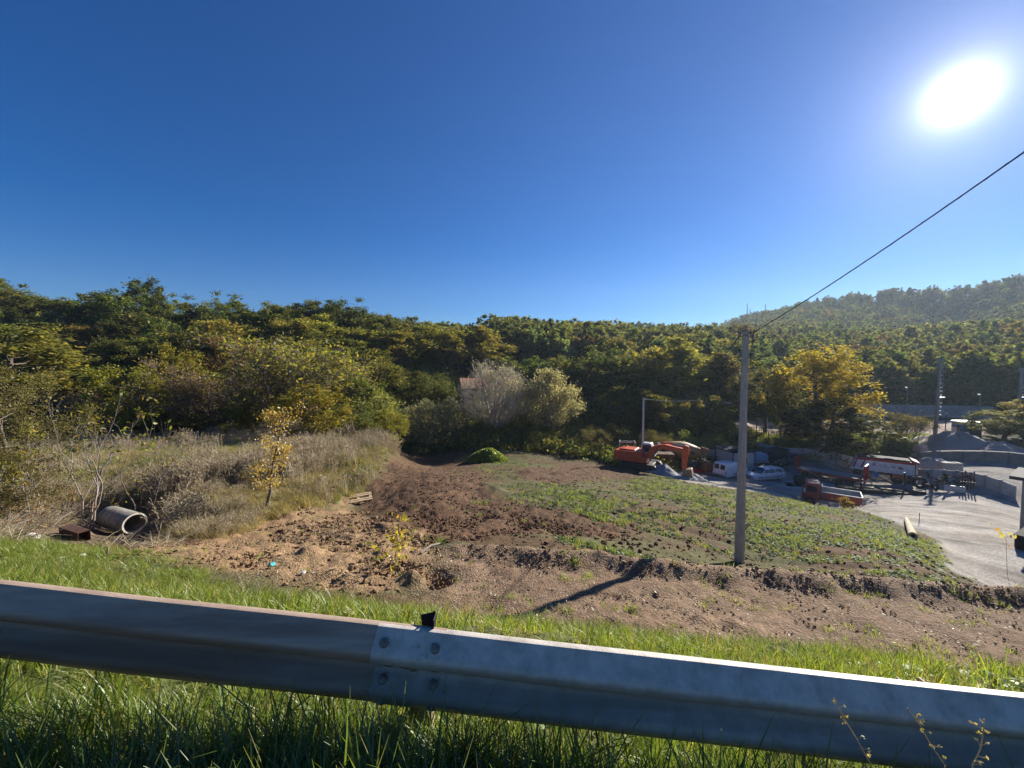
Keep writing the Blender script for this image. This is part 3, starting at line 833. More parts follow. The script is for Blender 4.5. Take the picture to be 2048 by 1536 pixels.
MB().prism([(4.3, 2.5), (4.55, 3.25), (5.0, 3.15), (5.05, 2.6), (4.75, 0.55), (4.45, 0.5), (4.35, 1.6)], -0.24, 0.08).build('stick', m_orange, ex, bevel=0.03)
MB().cyl((2.1, -0.08, 3.18), (3.4, -0.08, 3.30), 0.10, 0.10, 10).build('cylinder', m_orange, ex, smooth=True)
MB().cyl((3.4, -0.08, 3.30), (4.7, -0.08, 3.2), 0.055, 0.055, 8).build('piston_rod', m_steelw, ex, smooth=True)
for s in (-0.42, 0.26):
    MB().cyl((1.1, s, 1.25), (1.95, s, 2.55), 0.085, 0.07, 8).build('cylinder', m_dark, ex, smooth=True)
MB().cyl((4.95, -0.08, 2.3), (4.85, -0.08, 0.7), 0.07, 0.05, 8).build('cylinder', m_dark, ex, smooth=True)
MB().prism([(4.35, 0.55), (4.95, 0.75), (5.35, 0.85), (5.45, 0.2), (5.15, -0.08), (4.7, 0.02)], -0.55, 0.4).build('bucket', pm('worn bucket steel', (0.32, 0.24, 0.16), rough=0.7, metal=0.4, col2=(0.18, 0.12, 0.08), scale=5), ex, bevel=0.04)

# ------------------------------------------------------------------ shelter frame, container, mixer
sf = thing('open_shelter', 'thin pale open steel frame standing among weeds behind the excavator', 'shelter', GV(1254, 47.5), R(-10))
for x in (-0.9, 0.9):
    for y in (-0.45, 0.45):
        MB().cyl((x, y, -0.2), (x, y, 2.35), 0.035, 0.035, 6).build('post', m_steelw, sf)
for y in (-0.45, 0.45): MB().box(-0.98, 0.98, y - 0.03, y + 0.03, 2.35, 2.41).build('rail', m_steelw, sf)
for x in (-0.9, 0.9): MB().box(x - 0.05, x + 0.05, -0.6, 0.6, 2.41, 2.47).build('crossbar', m_steelw, sf)

sk = thing('ribbed_container', 'dark rusty container with vertical ribs under the boom of the excavator', 'container', GV(1326, 46.3, 0.05), R(-8))
MB().box(-1.15, 1.15, -0.8, 0.8, 0, 1.85).build('body', m_rust, sk, bevel=0.03)
for i in range(12):
    x = -1.1 + i * 0.2
    MB().box(x - 0.035, x + 0.035, -0.88, -0.8, 0.05, 1.8).build('rib', m_rust, sk)

mx = thing('mixer_truck', 'concrete mixer with ochre drum lying behind the orange excavator', 'mixer truck', GV(1368, 48.5), R(-12))
MB().box(-2.6, 1.9, -0.5, 0.5, 0.75, 1.0).build('chassis', m_dark, mx, bevel=0.03)
MB().box(-3.3, -2.35, -0.95, 0.95, 0.7, 3.0).build('cab', m_grey, mx, bevel=0.12)
MB().box(-3.2, -2.5, -0.97, -0.95, 2.0, 2.7).build('window', m_glass, mx)
dr = MB(); dr.lathe([(0.05, -2.1), (0.85, -2.05), (0.98, -1.6), (1.12, -0.6), (1.08, 0.3), (0.85, 1.1), (0.62, 1.7), (0.60, 1.9), (0.05, 1.92)], Vector((1, 0, -0.07)), Vector((-0.1, 0, 2.25)), 22)
drm = dr.build('drum', m_ochre, mx, smooth=True)
MB().cyl((0.75, -1.06, 2.15), (0.74, -0.7, 2.15), 0.24, 0.24, 14).build('hatch', m_dark, drm, smooth=True)
rg = MB(); rg.box(-2.35, -1.75, -1.1, 1.1, 2.95, 3.12); rg.box(-2.35, -1.75, -1.05, 1.05, 2.55, 2.68); rg.box(-2.3, -1.8, -1.05, 1.05, 2.75, 2.85); rg.box(-2.32, -2.22, -1.0, -0.9, 0.9, 3.0); rg.box(-2.32, -2.22, 0.9, 1.0, 0.9, 3.0)
rg.build('drum_frame', m_red, mx)
MB().prism([(1.95, 2.2), (2.1, 2.75), (2.75, 2.65), (2.8, 2.3), (2.2, 1.9)], -0.5, 0.5).build('hopper', m_ochre, mx, bevel=0.05)
MB().prism([(2.0, 1.3), (2.1, 1.35), (2.9, 0.85), (2.85, 0.78)], -0.3, 0.3).build('chute', m_grey, mx)
wheels(mx, [(-2.6, -0.95), (-2.6, 0.95), (0.4, -0.95), (0.4, 0.95), (1.4, -0.95), (1.4, 0.95)], 0.48, 0.3, m_dark)

om = thing('orange_machine', 'small worn orange machine with red skids among scrap left of the white van', 'machine', GV(1413, 47.2), R(10))
MB().box(-0.55, 0.6, -0.5, 0.5, 0.35, 1.05).build('body', pm('worn orange paint', (0.50, 0.17, 0.03), rough=0.6, col2=(0.28, 0.10, 0.03), scale=5), om, bevel=0.08)
MB().box(-0.25, 0.35, -0.35, 0.35, 1.05, 1.35).build('hood', m_ochre, om, bevel=0.06)
MB().cyl((0.3, 0.1, 1.3), (0.3, 0.1, 1.75), 0.05, 0.05, 8).build('exhaust', m_dark, om)
MB().box(-0.75, 0.8, -0.6, 0.6, 0.05, 0.35).build('skid', m_red, om, bevel=0.05)
rf = thing('steel_crate', 'low red steel crate in front of the mixer chassis', 'crate', GV(1391, 46.9), R(5))
for s in (-0.4, 0.4):
    MB().box(-0.65, 0.65, s - 0.04, s + 0.04, 0.0, 0.55).build('side', m_red, rf, bevel=0.02)
for s in (-0.62, 0.62): MB().box(s - 0.03, s + 0.03, -0.36, 0.36, 0.02, 0.5).build('end', m_red, rf)
MB().box(-0.59, 0.59, -0.36, 0.36, 0.04, 0.10).build('floor', m_rust, rf)
# scrap iron between
def scrap(name, label, px, Y, n, spread, hmax, seed, mats):
    r = random.Random(seed)
    t = thing(name, label, 'scrap heap', GV(px, Y))
    for i in range(n):
        L = r.uniform(0.3, 1.3); x, y = r.uniform(-spread, spread), r.uniform(-0.5, 0.5); z = r.uniform(0.05, hmax)
        M = Matrix.Translation((x, y, z)) @ Euler((r.uniform(-.5, .5), r.uniform(-.9, .9), r.uniform(0, 3.1))).to_matrix().to_4x4()
        k = r.choice('bbtp')
        b = MB()
        if k == 'b': b.box(-L / 2, L / 2, -0.09, 0.09, -0.06, 0.06, M); nm = 'beam'
        elif k == 't': b.tube([M @ Vector((-L / 2, 0, 0)), M @ Vector((L / 2, 0, 0))], 0.05, 6); nm = 'pipe'
        else: b.box(-L / 3, L / 3, -0.25, 0.25, -0.015, 0.015, M); nm = 'plate'
        b.build(nm, r.choice(mats), t)
    return t
scrap('scrap_heap', 'dark heap of scrap iron between the mixer and the orange machine', 1400, 48.3, 22, 0.9, 1.0, 3, [m_dark, m_rust, m_dark])

# ------------------------------------------------------------------ site cabin, toilet, cars
cb = thing('site_cabin', 'grey panel site cabin with white framed window behind the white van', 'cabin', GV(1449, 48.6), R(8))
cb.location.x += 1.25
W_, D_, HH = 1.45, 1.6, 2.45
MB().box(-W_, W_, -D_, D_, 0.12, HH).build('wall', m_panel, cb)
MB().box(-W_ - 0.06, W_ + 0.06, -D_ - 0.06, D_ + 0.06, 0, 0.12).build('base', m_darktrim, cb)
MB().prism([(-W_ - 0.12, HH), (W_ + 0.12, HH), (W_ + 0.12, HH + 0.16), (0, HH + 0.26), (-W_ - 0.12, HH + 0.16)], -D_ - 0.12, D_ + 0.12).build('roof', m_darktrim, cb, bevel=0.02)
for x in (-W_, W_):
    for y in (-D_, D_): MB().box(x - 0.05, x + 0.05, y - 0.05, y + 0.05, 0.12, HH).build('corner_post', m_darktrim, cb)
wf = MB(); 
for (x0, x1, z0, z1) in ((-0.45, 0.55, 0.95, 1.02), (-0.45, 0.55, 1.88, 1.95), (-0.45, -0.38, 1.02, 1.88), (0.48, 0.55, 1.02, 1.88), (0.02, 0.08, 1.02, 1.88)): wf.box(x0, x1, -D_ - 0.05, -D_ - 0.003, z0, z1)
wfo = wf.build('window', m_white, cb)
MB().box(-0.38, 0.48, -D_ - 0.02, -D_ - 0.004, 1.02, 1.88).build('pane', glassm('cabin glass', (0.12, 0.12, 0.11)), wfo)
for i in range(7):
    MB().box(-0.36 + i * 0.13, -0.33 + i * 0.13, -D_ - 0.035, -D_ - 0.022, 1.02, 1.88).build('bar', m_darktrim, wfo)

pt = thing('portable_toilet', 'bright blue portable toilet with white roof beside the cabin', 'toilet', GV(1498, 48.0), R(-38))
MB().box(-0.55, 0.55, -0.55, 0.55, 0.08, 1.95).build('body', m_grey, pt, bevel=0.02)
MB().box(-0.45, 0.45, -0.585, -0.555, 0.15, 1.9).build('door', m_blue, pt)
MB().box(-0.62, -0.45, -0.60, -0.55, 0.08, 2.0).build('door_post', m_blue, pt); MB().box(0.45, 0.62, -0.60, -0.55, 0.08, 2.0).build('door_post', m_blue, pt)
MB().prism([(-0.64, 1.95), (0.64, 1.95), (0.5, 2.15), (-0.5, 2.15)], -0.64, 0.64).build('roof', m_white, pt, bevel=0.03)

def car_body(prof_low, half_w, mat, parent, name='body', bevel=0.06):
    return MB().prism(prof_low, -half_w, half_w).build(name, mat, parent, bevel=bevel, smooth=True, seg=2)
def cabin_part(profile, hw_bot, hw_top, z0, z1, name, mat, parent, bevel=0.05):
    """greenhouse: a profile in x, z whose half width narrows from hw_bot at z0 to hw_top at z1"""
    n = len(profile); P = []
    for s in (-1, 1):
        for x, z in profile:
            t = (z - z0) / (z1 - z0); P.append((x, s * (hw_bot + (hw_top - hw_bot) * t), z))
    fs = [tuple(range(n)), tuple(range(2 * n - 1, n - 1, -1))] + [(i, i + n, (i + 1) % n + n, (i + 1) % n) for i in range(n)]
    return MB().add(P, fs).build(name, mat, parent, bevel=bevel, smooth=True, seg=2)
def side_window(pts, y0, y1, z0, z1, side, parent, name='window'):
    """glass quad set just proud of a sloping side"""
    hw = lambda z: y0 + (y1 - y0) * (z - z0) / (z1 - z0)
    P = [(x, side * (hw(z) + 0.006), z) for x, z in pts] + [(x, side * (hw(z) - 0.02), z) for x, z in pts]
    n = len(pts)
    fs = [tuple(range(n)), tuple(range(2 * n - 1, n - 1, -1))] + [(i, (i + 1) % n, (i + 1) % n + n, i + n) for i in range(n)]
    return MB().add(P, fs).build(name, m_glass, parent)

# white panel van, front to the right and away, back towards us
vn = thing('panel_van', 'small white panel van with dark rear windows parked beside the concrete pole', 'van', GV(1461, 45.2), R(27))
body = car_body([(-2.1, 0.32), (-2.12, 0.7), (-2.08, 1.05), (0.95, 1.05), (1.75, 0.98), (2.05, 0.8), (2.1, 0.35), (1.75, 0.24), (-1.9, 0.24)], 0.86, m_white, vn)
cabin_part([(-2.08, 1.02), (-1.98, 1.72), (-1.8, 1.82), (0.0, 1.80), (0.35, 1.66), (1.05, 1.03)], 0.85, 0.72, 1.03, 1.82, 'cargo_body', m_white, vn)
side_window([(0.25, 1.08), (0.92, 1.08), (0.42, 1.58), (0.25, 1.60)], 0.85, 0.72, 1.03, 1.82, -1, vn)
side_window([(0.25, 1.08), (0.92, 1.08), (0.42, 1.58), (0.25, 1.60)], 0.85, 0.72, 1.03, 1.82, 1, vn)
ws = MB(); ws.add([(1.06, -0.72, 1.05), (1.06, 0.72, 1.05), (0.40, 0.62, 1.68), (0.40, -0.62, 1.68), (1.03, -0.72, 1.02), (1.03, 0.72, 1.02), (0.37, 0.62, 1.65), (0.37, -0.62, 1.65)], [(0, 1, 2, 3), (7, 6, 5, 4), (0, 4, 5, 1), (1, 5, 6, 2), (2, 6, 7, 3), (3, 7, 4, 0)]).build('windscreen', m_glass, vn)
for s in (-1, 1):
    rw = MB(); y0, y1 = sorted((s * 0.10, s * 0.66))
    rw.add([(-2.085, y0, 1.10), (-2.085, y1, 1.10), (-2.005, y1 * 0.93, 1.62), (-2.005, y0, 1.62), (-2.06, y0, 1.10), (-2.06, y1, 1.10), (-1.98, y1 * 0.93, 1.62), (-1.98, y0, 1.62)], [(3, 2, 1, 0), (4, 5, 6, 7), (0, 1, 5, 4), (1, 2, 6, 5), (2, 3, 7, 6), (3, 0, 4, 7)])
    rw.build('rear_window', m_glass, vn)
    MB().box(-2.14, -2.08, s * 0.80 - 0.05, s * 0.80 + 0.05, 0.72, 1.0).build('tail_lamp', m_red, vn)
MB().box(-2.2, -2.0, -0.84, 0.84, 0.36, 0.56).build('bumper', m_grey, vn, bevel=0.04)
MB().box(-0.9, 1.2, -0.885, -0.86, 0.52, 0.60).build('side_strip', m_darktrim, vn)
wheels(vn, [(-1.35, -0.74), (-1.35, 0.74), (1.3, -0.74), (1.3, 0.74)], 0.31, 0.2)

# white estate car, front to the left
def estate(label, px, Y, rz, mat, group=None):
    c = thing('estate_car', label, 'car', GV(px, Y), rz)
    car_body([(-2.25, 0.35), (-2.28, 0.62), (-2.22, 0.88), (0.9, 0.90), (1.7, 0.82), (2.15, 0.68), (2.25, 0.5), (2.22, 0.30), (1.8, 0.22), (-1.9, 0.22)], 0.86, mat, c)
    cabin_part([(-2.2, 0.86), (-2.02, 1.30), (-1.8, 1.42), (0.0, 1.44), (0.35, 1.38), (1.15, 0.88)], 0.82, 0.62, 0.88, 1.44, 'cabin', mat, c)
    for s in (-1, 1):
        side_window([(-2.02, 0.93), (-0.95, 0.93), (-0.95, 1.34), (-1.88, 1.32)], 0.82, 0.62, 0.88, 1.44, s, c)
        side_window([(-0.88, 0.93), (-0.05, 0.93), (-0.05, 1.37), (-0.88, 1.35)], 0.82, 0.62, 0.88, 1.44, s, c)
        side_window([(0.02, 0.93), (0.95, 0.93), (0.36, 1.33), (0.02, 1.37)], 0.82, 0.62, 0.88, 1.44, s, c)
        MB().box(0.72, 0.86, s * 0.86 - 0.10, s * 0.86 + 0.10, 0.92, 1.06).build('mirror', mat, c, bevel=0.03)
        MB().box(2.12, 2.22, s * 0.62 - 0.16, s * 0.62 + 0.16, 0.55, 0.68).build('headlight', m_greyp, c, bevel=0.03)
        MB().box(-2.27, -2.2, s * 0.74 - 0.08, s * 0.74 + 0.08, 0.62, 0.86).build('tail_lamp', m_red, c)
        MB().box(-1.5, 1.45, s * 0.865 - 0.012, s * 0.865 + 0.012, 0.44, 0.50).build('side_strip', m_darktrim, c)
    q = MB(); q.add([(1.18, -0.70, 0.91), (1.18, 0.70, 0.91), (0.38, 0.56, 1.41), (0.38, -0.56, 1.41), (1.14, -0.70, 0.88), (1.14, 0.70, 0.88), (0.34, 0.56, 1.38), (0.34, -0.56, 1.38)], [(0, 1, 2, 3), (7, 6, 5, 4), (0, 4, 5, 1), (1, 5, 6, 2), (2, 6, 7, 3), (3, 7, 4, 0)]).build('windscreen', m_glass, c)
    MB().box(2.2, 2.28, -0.45, 0.45, 0.50, 0.63).build('grille', m_darktrim, c)
    wheels(c, [(-1.4, -0.76), (-1.4, 0.76), (1.35, -0.76), (1.35, 0.76)], 0.31, 0.2)
    return c
estate('white estate car with dark windows parked nose to the left', 1527, 45.0, R(194), m_white)
estate('dusty dark grey car half hidden behind the white estate car', 1568, 51.5, R(190), pm('dusty grey car paint', (0.13, 0.135, 0.14), rough=0.5))
# dark delivery van and small blue lorry behind
dv = thing('delivery_van', 'dark boxy delivery van parked against the pale wall behind the cars', 'van', GV(1541, 51.5), R(200))
car_body([(-2.2, 0.3), (-2.2, 2.05), (0.9, 2.05), (1.35, 1.9), (1.7, 1.15), (2.2, 0.95), (2.25, 0.35), (1.9, 0.25), (-2.0, 0.25)], 0.92, m_darktrim, dv)
q = MB(); q.add([(1.72, -0.75, 1.2), (1.72, 0.75, 1.2), (1.40, 0.72, 1.85), (1.40, -0.72, 1.85), (1.66, -0.75, 1.18), (1.66, 0.75, 1.18), (1.34, 0.72, 1.83), (1.34, -0.72, 1.83)], [(0, 1, 2, 3), (7, 6, 5, 4), (0, 4, 5, 1), (1, 5, 6, 2), (2, 6, 7, 3), (3, 7, 4, 0)]).build('windscreen', m_glass, dv)
wheels(dv, [(-1.4, -0.8), (-1.4, 0.8), (1.35, -0.8), (1.35, 0.8)], 0.34, 0.22)
bl = thing('tarp_trailer', 'pale blue covered car trailer beside the portable toilet', 'trailer', GV(1517, 50.5), R(185))
MB().prism([(-0.9, 0.7), (0.95, 0.7), (0.9, 1.3), (0.6, 1.65), (-0.5, 1.7), (-0.9, 1.4)], -0.65, 0.65).build('cover', pm('pale blue tarpaulin', (0.25, 0.42, 0.55), rough=0.6, col2=(0.18, 0.3, 0.42), scale=3, bump=0.3, bscale=6), bl, bevel=0.08)
MB().box(-0.95, 0.95, -0.7, 0.7, 0.45, 0.7).build('bed', m_grey, bl)
MB().cyl((0.95, 0, 0.5), (2.0, 0, 0.45), 0.04, 0.04, 6).build('drawbar', m_dark, bl)
wheels(bl, [(0, -0.75), (0, 0.75)], 0.28, 0.16)

# ------------------------------------------------------------------ flatbed trailer with red end boards
A, B = Vector(PIX(1595, 938, 47.5)), Vector(PIX(1730, 950, 42.6))
ax = (B - A); L_ = ax.length; angz = math.atan2(ax.y, ax.x)
gz = GX(1660, 45).z
fb = thing('flatbed_trailer', 'long low flatbed trailer with red board at each end', 'trailer', (A.x, A.y, gz), angz)
dz0, dz1 = A.z - gz, B.z - gz
dzm = max(0.75, (dz0 + dz1) / 2)
MB().box(0, L_, -1.2, 1.2, dzm - 0.06, dzm).build('deck', m_deck, fb)
for s in (-1, 1): MB().box(0, L_, s * 1.2 - 0.05, s * 1.2 + 0.05, dzm - 0.28, dzm + 0.03).build('side_rail', m_oldred, fb)
MB().box(0.3, L_ - 0.3, -0.5, 0.5, dzm - 0.35, dzm - 0.1).build('chassis', m_dark, fb)
hb = MB().box(-0.06, 0.0, -1.2, 1.2, dzm, dzm + 1.35).build('headboard', m_oldred, fb)
for i in range(5): MB().box(0.0, 0.05, -1.15 + i * 0.55, -1.05 + i * 0.55, dzm, dzm + 1.35).build('rib', m_oldred, hb)
tb = MB().box(L_, L_ + 0.06, -1.0, 1.0, dzm - 0.55, dzm + 1.45).build('tail_ramp', m_red, fb)
for i in range(5): MB().box(L_ + 0.06, L_ + 0.12, -0.95 + i * 0.44, -0.83 + i * 0.44, dzm - 0.5, dzm + 1.4).build('rib', m_red, tb)
for zz in (dzm - 0.5, dzm + 0.4, dzm + 1.32): MB().box(L_ + 0.06, L_ + 0.115, -0.98, 0.98, zz, zz + 0.1).build('crossbar', m_red, tb)
wheels(fb, [(1.0, -1.0), (1.0, 1.0), (L_ - 2.0, -1.0), (L_ - 2.0, 1.0), (L_ - 1.2, -1.0), (L_ - 1.2, 1.0)], 0.33, 0.24, m_dark)

# ------------------------------------------------------------------ white tipper trailer
A, B = Vector(PIX(1702, 931, 46.5)), Vector(PIX(1826, 946, 43.2))
ax = (B - A); L_ = math.hypot(ax.x, ax.y); angz = math.atan2(ax.y, ax.x)
gz = GX(1765, 45).z
tt = thing('tipper_trailer', 'white tipping trailer with red top edge and faded horse emblem', 'trailer', (A.x, A.y, gz), angz)
zb = 1.25
wtx = 1.05
MB().prism([(0.0, zb), (L_, zb), (L_, zb + 1.45), (0.45, zb + 1.45), (-0.05, zb + 0.25)], -wtx, wtx).build('tub', m_white, tt, bevel=0.03)
MB().prism([(0.35, zb + 1.22), (L_, zb + 1.22), (L_, zb + 1.49), (0.46, zb + 1.49)], -wtx - 0.03, -wtx + 0.02).build('top_rail', m_red, tt)
MB().prism([(0.35, zb + 1.22), (L_, zb + 1.22), (L_, zb + 1.49), (0.46, zb + 1.49)], wtx - 0.02, wtx + 0.03).build('top_rail', m_red, tt)
for x0 in (0.05, 0.75):
    sx = 0.36
    MB().prism([(x0, zb + 0.28), (x0 + 0.2, zb + 0.28), (x0 + 0.2 + sx * 0.8, zb + 1.24), (x0 + sx, zb + 1.24)], -wtx - 0.03, -wtx - 0.003).build('stripe', m_red, tt)
MB().prism([(0.5, zb + 1.49), (L_ - 0.3, zb + 1.49), (L_ - 0.3, zb + 1.62), (0.6, zb + 1.62)], -0.9, 0.9).build('rolled_cover', m_darktrim, tt, bevel=0.04)
MB().prism([(L_ - 0.35, zb + 1.35), (L_ + 0.35, zb + 1.3), (L_ + 0.4, zb + 1.5), (L_ - 0.2, zb + 1.75)], -wtx, wtx).build('tailgate_hood', pm('faded red hood', (0.42, 0.10, 0.09), rough=0.5), tt, bevel=0.04)
MB().box(L_ + 0.002, L_ + 0.06, -wtx, wtx, zb, zb + 1.3).build('tailgate', m_dark, tt)
MB().box(0.2, L_ - 0.1, -0.45, 0.45, zb - 0.35, zb - 0.02).build('chassis', m_dark, tt)
MB().box(L_ * 0.68, L_ * 0.9, -1.0, -0.5, zb - 0.62, zb - 0.12).build('tool_box', pm('orange tool box', (0.62, 0.16, 0.03), rough=0.5), tt, bevel=0.03)
MB().cyl((L_ * 0.40, -0.9, zb - 0.38), (L_ * 0.40, -0.3, zb - 0.38), 0.3, 0.3, 16).build('blue_tank', m_blue, tt, smooth=True)
wheels(tt, [(0.7, -0.85), (0.7, 0.85), (L_ - 1.3, -0.85), (L_ - 1.3, 0.85), (L_ - 0.25, -0.85), (L_ - 0.25, 0.85)], 0.46, 0.3, m_dark)
def letter(txt, size, mat, parent, loc, name='lettering'):
    cu = bpy.data.curves.new(name, 'FONT'); cu.body = txt; cu.size = size; cu.extrude = 0.004; cu.shear = 0.0
    o = bpy.data.objects.new(name, cu); COL.objects.link(o); o.parent = parent; o.location = loc; o.rotation_euler = (math.pi / 2, 0, 0)
    cu.materials.append(mat)
    bpy.context.view_layer.update()
    me = bpy.data.meshes.new_from_object(o.evaluated_get(bpy.context.evaluated_depsgraph_get()))
    n = link_mesh(name, me, parent); n.location = loc; n.rotation_euler = (math.pi / 2, 0, 0)
    bpy.data.objects.remove(o, do_unlink=True); n.name = name
    return n
m_redl = pm('red print', (0.45, 0.04, 0.06), rough=0.5); m_greyl = pm('grey print', (0.33, 0.34, 0.37), rough=0.5)
letter('R', 0.62, m_redl, tt, (L_ * 0.34, -wtx - 0.012, zb + 0.62))
MB().box(L_ * 0.46, L_ * 0.62, -wtx - 0.012, -wtx - 0.004, zb + 0.60, zb + 0.64).build('underline', m_redl, tt)
for i, dx in enumerate((0.0, 0.17, 0.36, 0.52)):   # the rest of the name is too worn to read
    MB().box(L_ * 0.455 + dx, L_ * 0.455 + dx + 0.09, -wtx - 0.012, -wtx - 0.004, zb + 0.74, zb + 0.90).build('worn_letter', m_greyl, tt)
def emblem(x, z, s, mat):
    pts = [(0, 0.1), (0.12, 0.25), (0.25, 0.28), (0.36, 0.20), (0.52, 0.22), (0.62, 0.10), (0.75, -0.02), (0.6, 0.02), (0.5, -0.08), (0.46, -0.22), (0.40, -0.08), (0.22, -0.06), (0.10, -0.20), (0.14, 0.02)]
    MB().prism([(x + a * s, z + b * s) for a, b in pts], -wtx - 0.012, -wtx - 0.004).build('horse_emblem', mat, tt)
emblem(L_ * 0.64, zb + 0.72, 0.62, m_greyl); emblem(L_ * 0.74, zb + 0.66, 0.72, m_redl)

# ------------------------------------------------------------------ old red flatbed lorry
A, B = Vector(PIX(1604, 1000, 36.6)), Vector(PIX(1722, 1012, 34.0))
ax = A - B; L_ = math.hypot(ax.x, ax.y); angz = math.atan2(ax.y, ax.x)
gz = GX(1650, 35.8).z
tk = thing('tipper_truck', 'old faded red truck with open grey load bed behind the field edge', 'truck', (B.x, B.y, gz), angz)
zb = 0.95
MB().box(0.0, L_ - 1.45, -1.05, 1.05, zb, zb + 0.06).build('bed_floor', m_grey, tk)
for s in (-1, 1):
    sd = MB().box(0.0, L_ - 1.45, s * 1.05 - 0.03, s * 1.05 + 0.03, zb, zb + 0.62).build('bed_side', m_grey, tk)
    MB().box(0.02, L_ - 1.47, s * 1.085 - 0.004, s * 1.085 + 0.012, zb - 0.02, zb + 0.55).build('outer_panel', m_oldred, sd)
MB().box(L_ - 1.5, L_ - 1.44, -1.05, 1.05, zb, zb + 0.95).build('bulkhead', m_grey, tk)
MB().box(-0.04, 0.02, -1.05, 1.05, zb, zb + 0.62).build('tailgate', m_grey, tk)
cabk = MB().prism([(L_ - 1.35, 0.55), (L_ - 1.35, 1.95), (L_ - 1.2, 2.12), (L_ - 0.35, 2.12), (L_ - 0.18, 1.95), (L_ + 0.02, 1.3), (L_ + 0.05, 0.55)], -0.92, 0.92).build('cab', m_oldred, tk, bevel=0.09, smooth=True, seg=2)
MB().prism([(L_ - 1.3, 2.06), (L_ - 1.25, 2.17), (L_ - 0.38, 2.17), (L_ - 0.28, 2.06)], -0.85, 0.85).build('cab_roof', pm('sunlit red roof tone', (0.50, 0.20, 0.14), rough=0.5, col2=(0.36, 0.10, 0.07), scale=5), tk, bevel=0.05)  # sunlight on the cab top is put into a lighter red
for s in (-1, 1):
    MB().prism([(L_ - 1.1, 1.35), (L_ - 1.1, 1.9), (L_ - 0.4, 1.9), (L_ - 0.15, 1.35)], s * 0.93 - 0.008, s * 0.93 + 0.008).build('window', m_glass, tk)
q = MB(); q.add([(L_ + 0.02, -0.8, 1.34), (L_ + 0.02, 0.8, 1.34), (L_ - 0.15, 0.75, 1.92), (L_ - 0.15, -0.75, 1.92), (L_ - 0.04, -0.8, 1.34), (L_ - 0.04, 0.8, 1.34), (L_ - 0.21, 0.75, 1.92), (L_ - 0.21, -0.75, 1.92)], [(0, 1, 2, 3), (7, 6, 5, 4), (0, 4, 5, 1), (1, 5, 6, 2), (2, 6, 7, 3), (3, 7, 4, 0)]).build('windscreen', m_glass, tk)
MB().box(L_ - 0.25, L_ - 0.1, -1.12, -0.95, 1.3, 1.65).build('mirror', m_greyp, tk); MB().box(L_ - 0.25, L_ - 0.1, 0.95, 1.12, 1.3, 1.65).build('mirror', m_greyp, tk)
MB().box(0.1, L_ - 0.2, -0.4, 0.4, 0.6, 0.92).build('chassis', m_dark, tk)
wheels(tk, [(0.9, -0.85), (0.9, 0.85), (L_ - 0.6, -0.85), (L_ - 0.6, 0.85)], 0.42, 0.28, m_oldred)

# ------------------------------------------------------------------ loose tyres, wheels, steel posts
def tyre(px, Y, r, w, label, flat=True, dz=0.0, group=None, rz=0.0):
    t = MB(); t.lathe([(r * 0.55, -w / 2), (r * 0.9, -w / 2), (r, -w * 0.3), (r, w * 0.3), (r * 0.9, w / 2), (r * 0.55, w / 2)], (0, 0, 1), n=22, closed=True)
    o = t.build('tyre', m_tyre, None, smooth=True)
    o.location = GV(px, Y, (w / 2 if flat else r) + dz)
    if not flat: o.rotation_euler = (math.pi / 2, 0, rz)
    tag(o, label, 'tyre'); return o
tyre(1581, 42.2, 0.46, 0.26, 'black tyre lying flat alone in front of the flatbed trailer')
tyre(1606, 42.3, 0.85, 0.5, 'big dark tyre lying at the bottom of a pile near the flatbed trailer')
tyre(1603, 42.4, 0.8, 0.45, 'big dark tyre lying on top of another tyre near the flatbed trailer', dz=0.5)
tyre(1617, 41.2, 0.55, 0.35, 'smaller dark tyre leaning by the tyre pile', flat=False, rz=R(30))
tyre(1838, 40.9, 0.62, 0.36, 'large wheel tyre standing upright beside the scrap before the wall', flat=False, rz=R(-20))
tyre(1838, 38.8, 0.52, 0.4, 'pale dusty tyre lying flat at the end of the dark platform')
lp = thing('loading_platform', 'low dark earth platform with timber edge below the two trailers', 'platform', GV(1752, 40.6), math.atan2(-3.2, 6.6))
MB().prism([(-3.4, -0.3), (3.6, -0.3), (3.5, 0.5), (-3.2, 0.42)], -0.9, 0.9).build('bank', pm('dark green brown earth', (0.06, 0.062, 0.035), rough=0.95, col2=(0.035, 0.035, 0.022), scale=3, bump=0.6, bscale=8), lp, bevel=0.1)  # very dark green brown over the whole platform
MB().box(-1.9, -0.2, -0.25, 0.1, 0.5, 0.58).build('plank', m_timber, lp); MB().box(0.3, 2.2, -0.2, 0.15, 0.53, 0.60).build('plank', m_timber, lp)
def strut(px0, py0, px1, py1, Y0, Y1, r, name, label, mat):
    b = MB(); p, q = Vector(PIX(px0, py0, Y0)), Vector(PIX(px1, py1, Y1))
    b.cyl(p, q, r, r, 6)
    o = b.build(name, mat); tag(o, label, 'post'); return o
strut(1722, 979, 1722.5, 945, 40, 40, 0.075, 'steel_post', 'dark steel post in front of the red ramp of the flatbed', m_dark)
strut(1808.5, 973, 1809, 945, 40, 40, 0.085, 'steel_post', 'dark steel post under the rear of the white tipping trailer', m_dark)
ap = thing('prop_frame', 'pale timber prop like a flattened A on the dark platform', 'prop')
b_ = MB(); b_.cyl(Vector(PIX(1752, 962, 40.2)), Vector(PIX(1760, 951, 40.3)), 0.055, 0.055, 6); b_.build('leg', m_timber, ap)
b_ = MB(); b_.cyl(Vector(PIX(1760, 951, 40.3)), Vector(PIX(1786, 966, 39.6)), 0.055, 0.055, 6); b_.build('leg', m_timber, ap)
strut(1712, 967, 1738, 960, 39.8, 40.0, 0.055, 'timber_pole', 'thin pale timber pole leaning beside the dark steel post', m_timber)
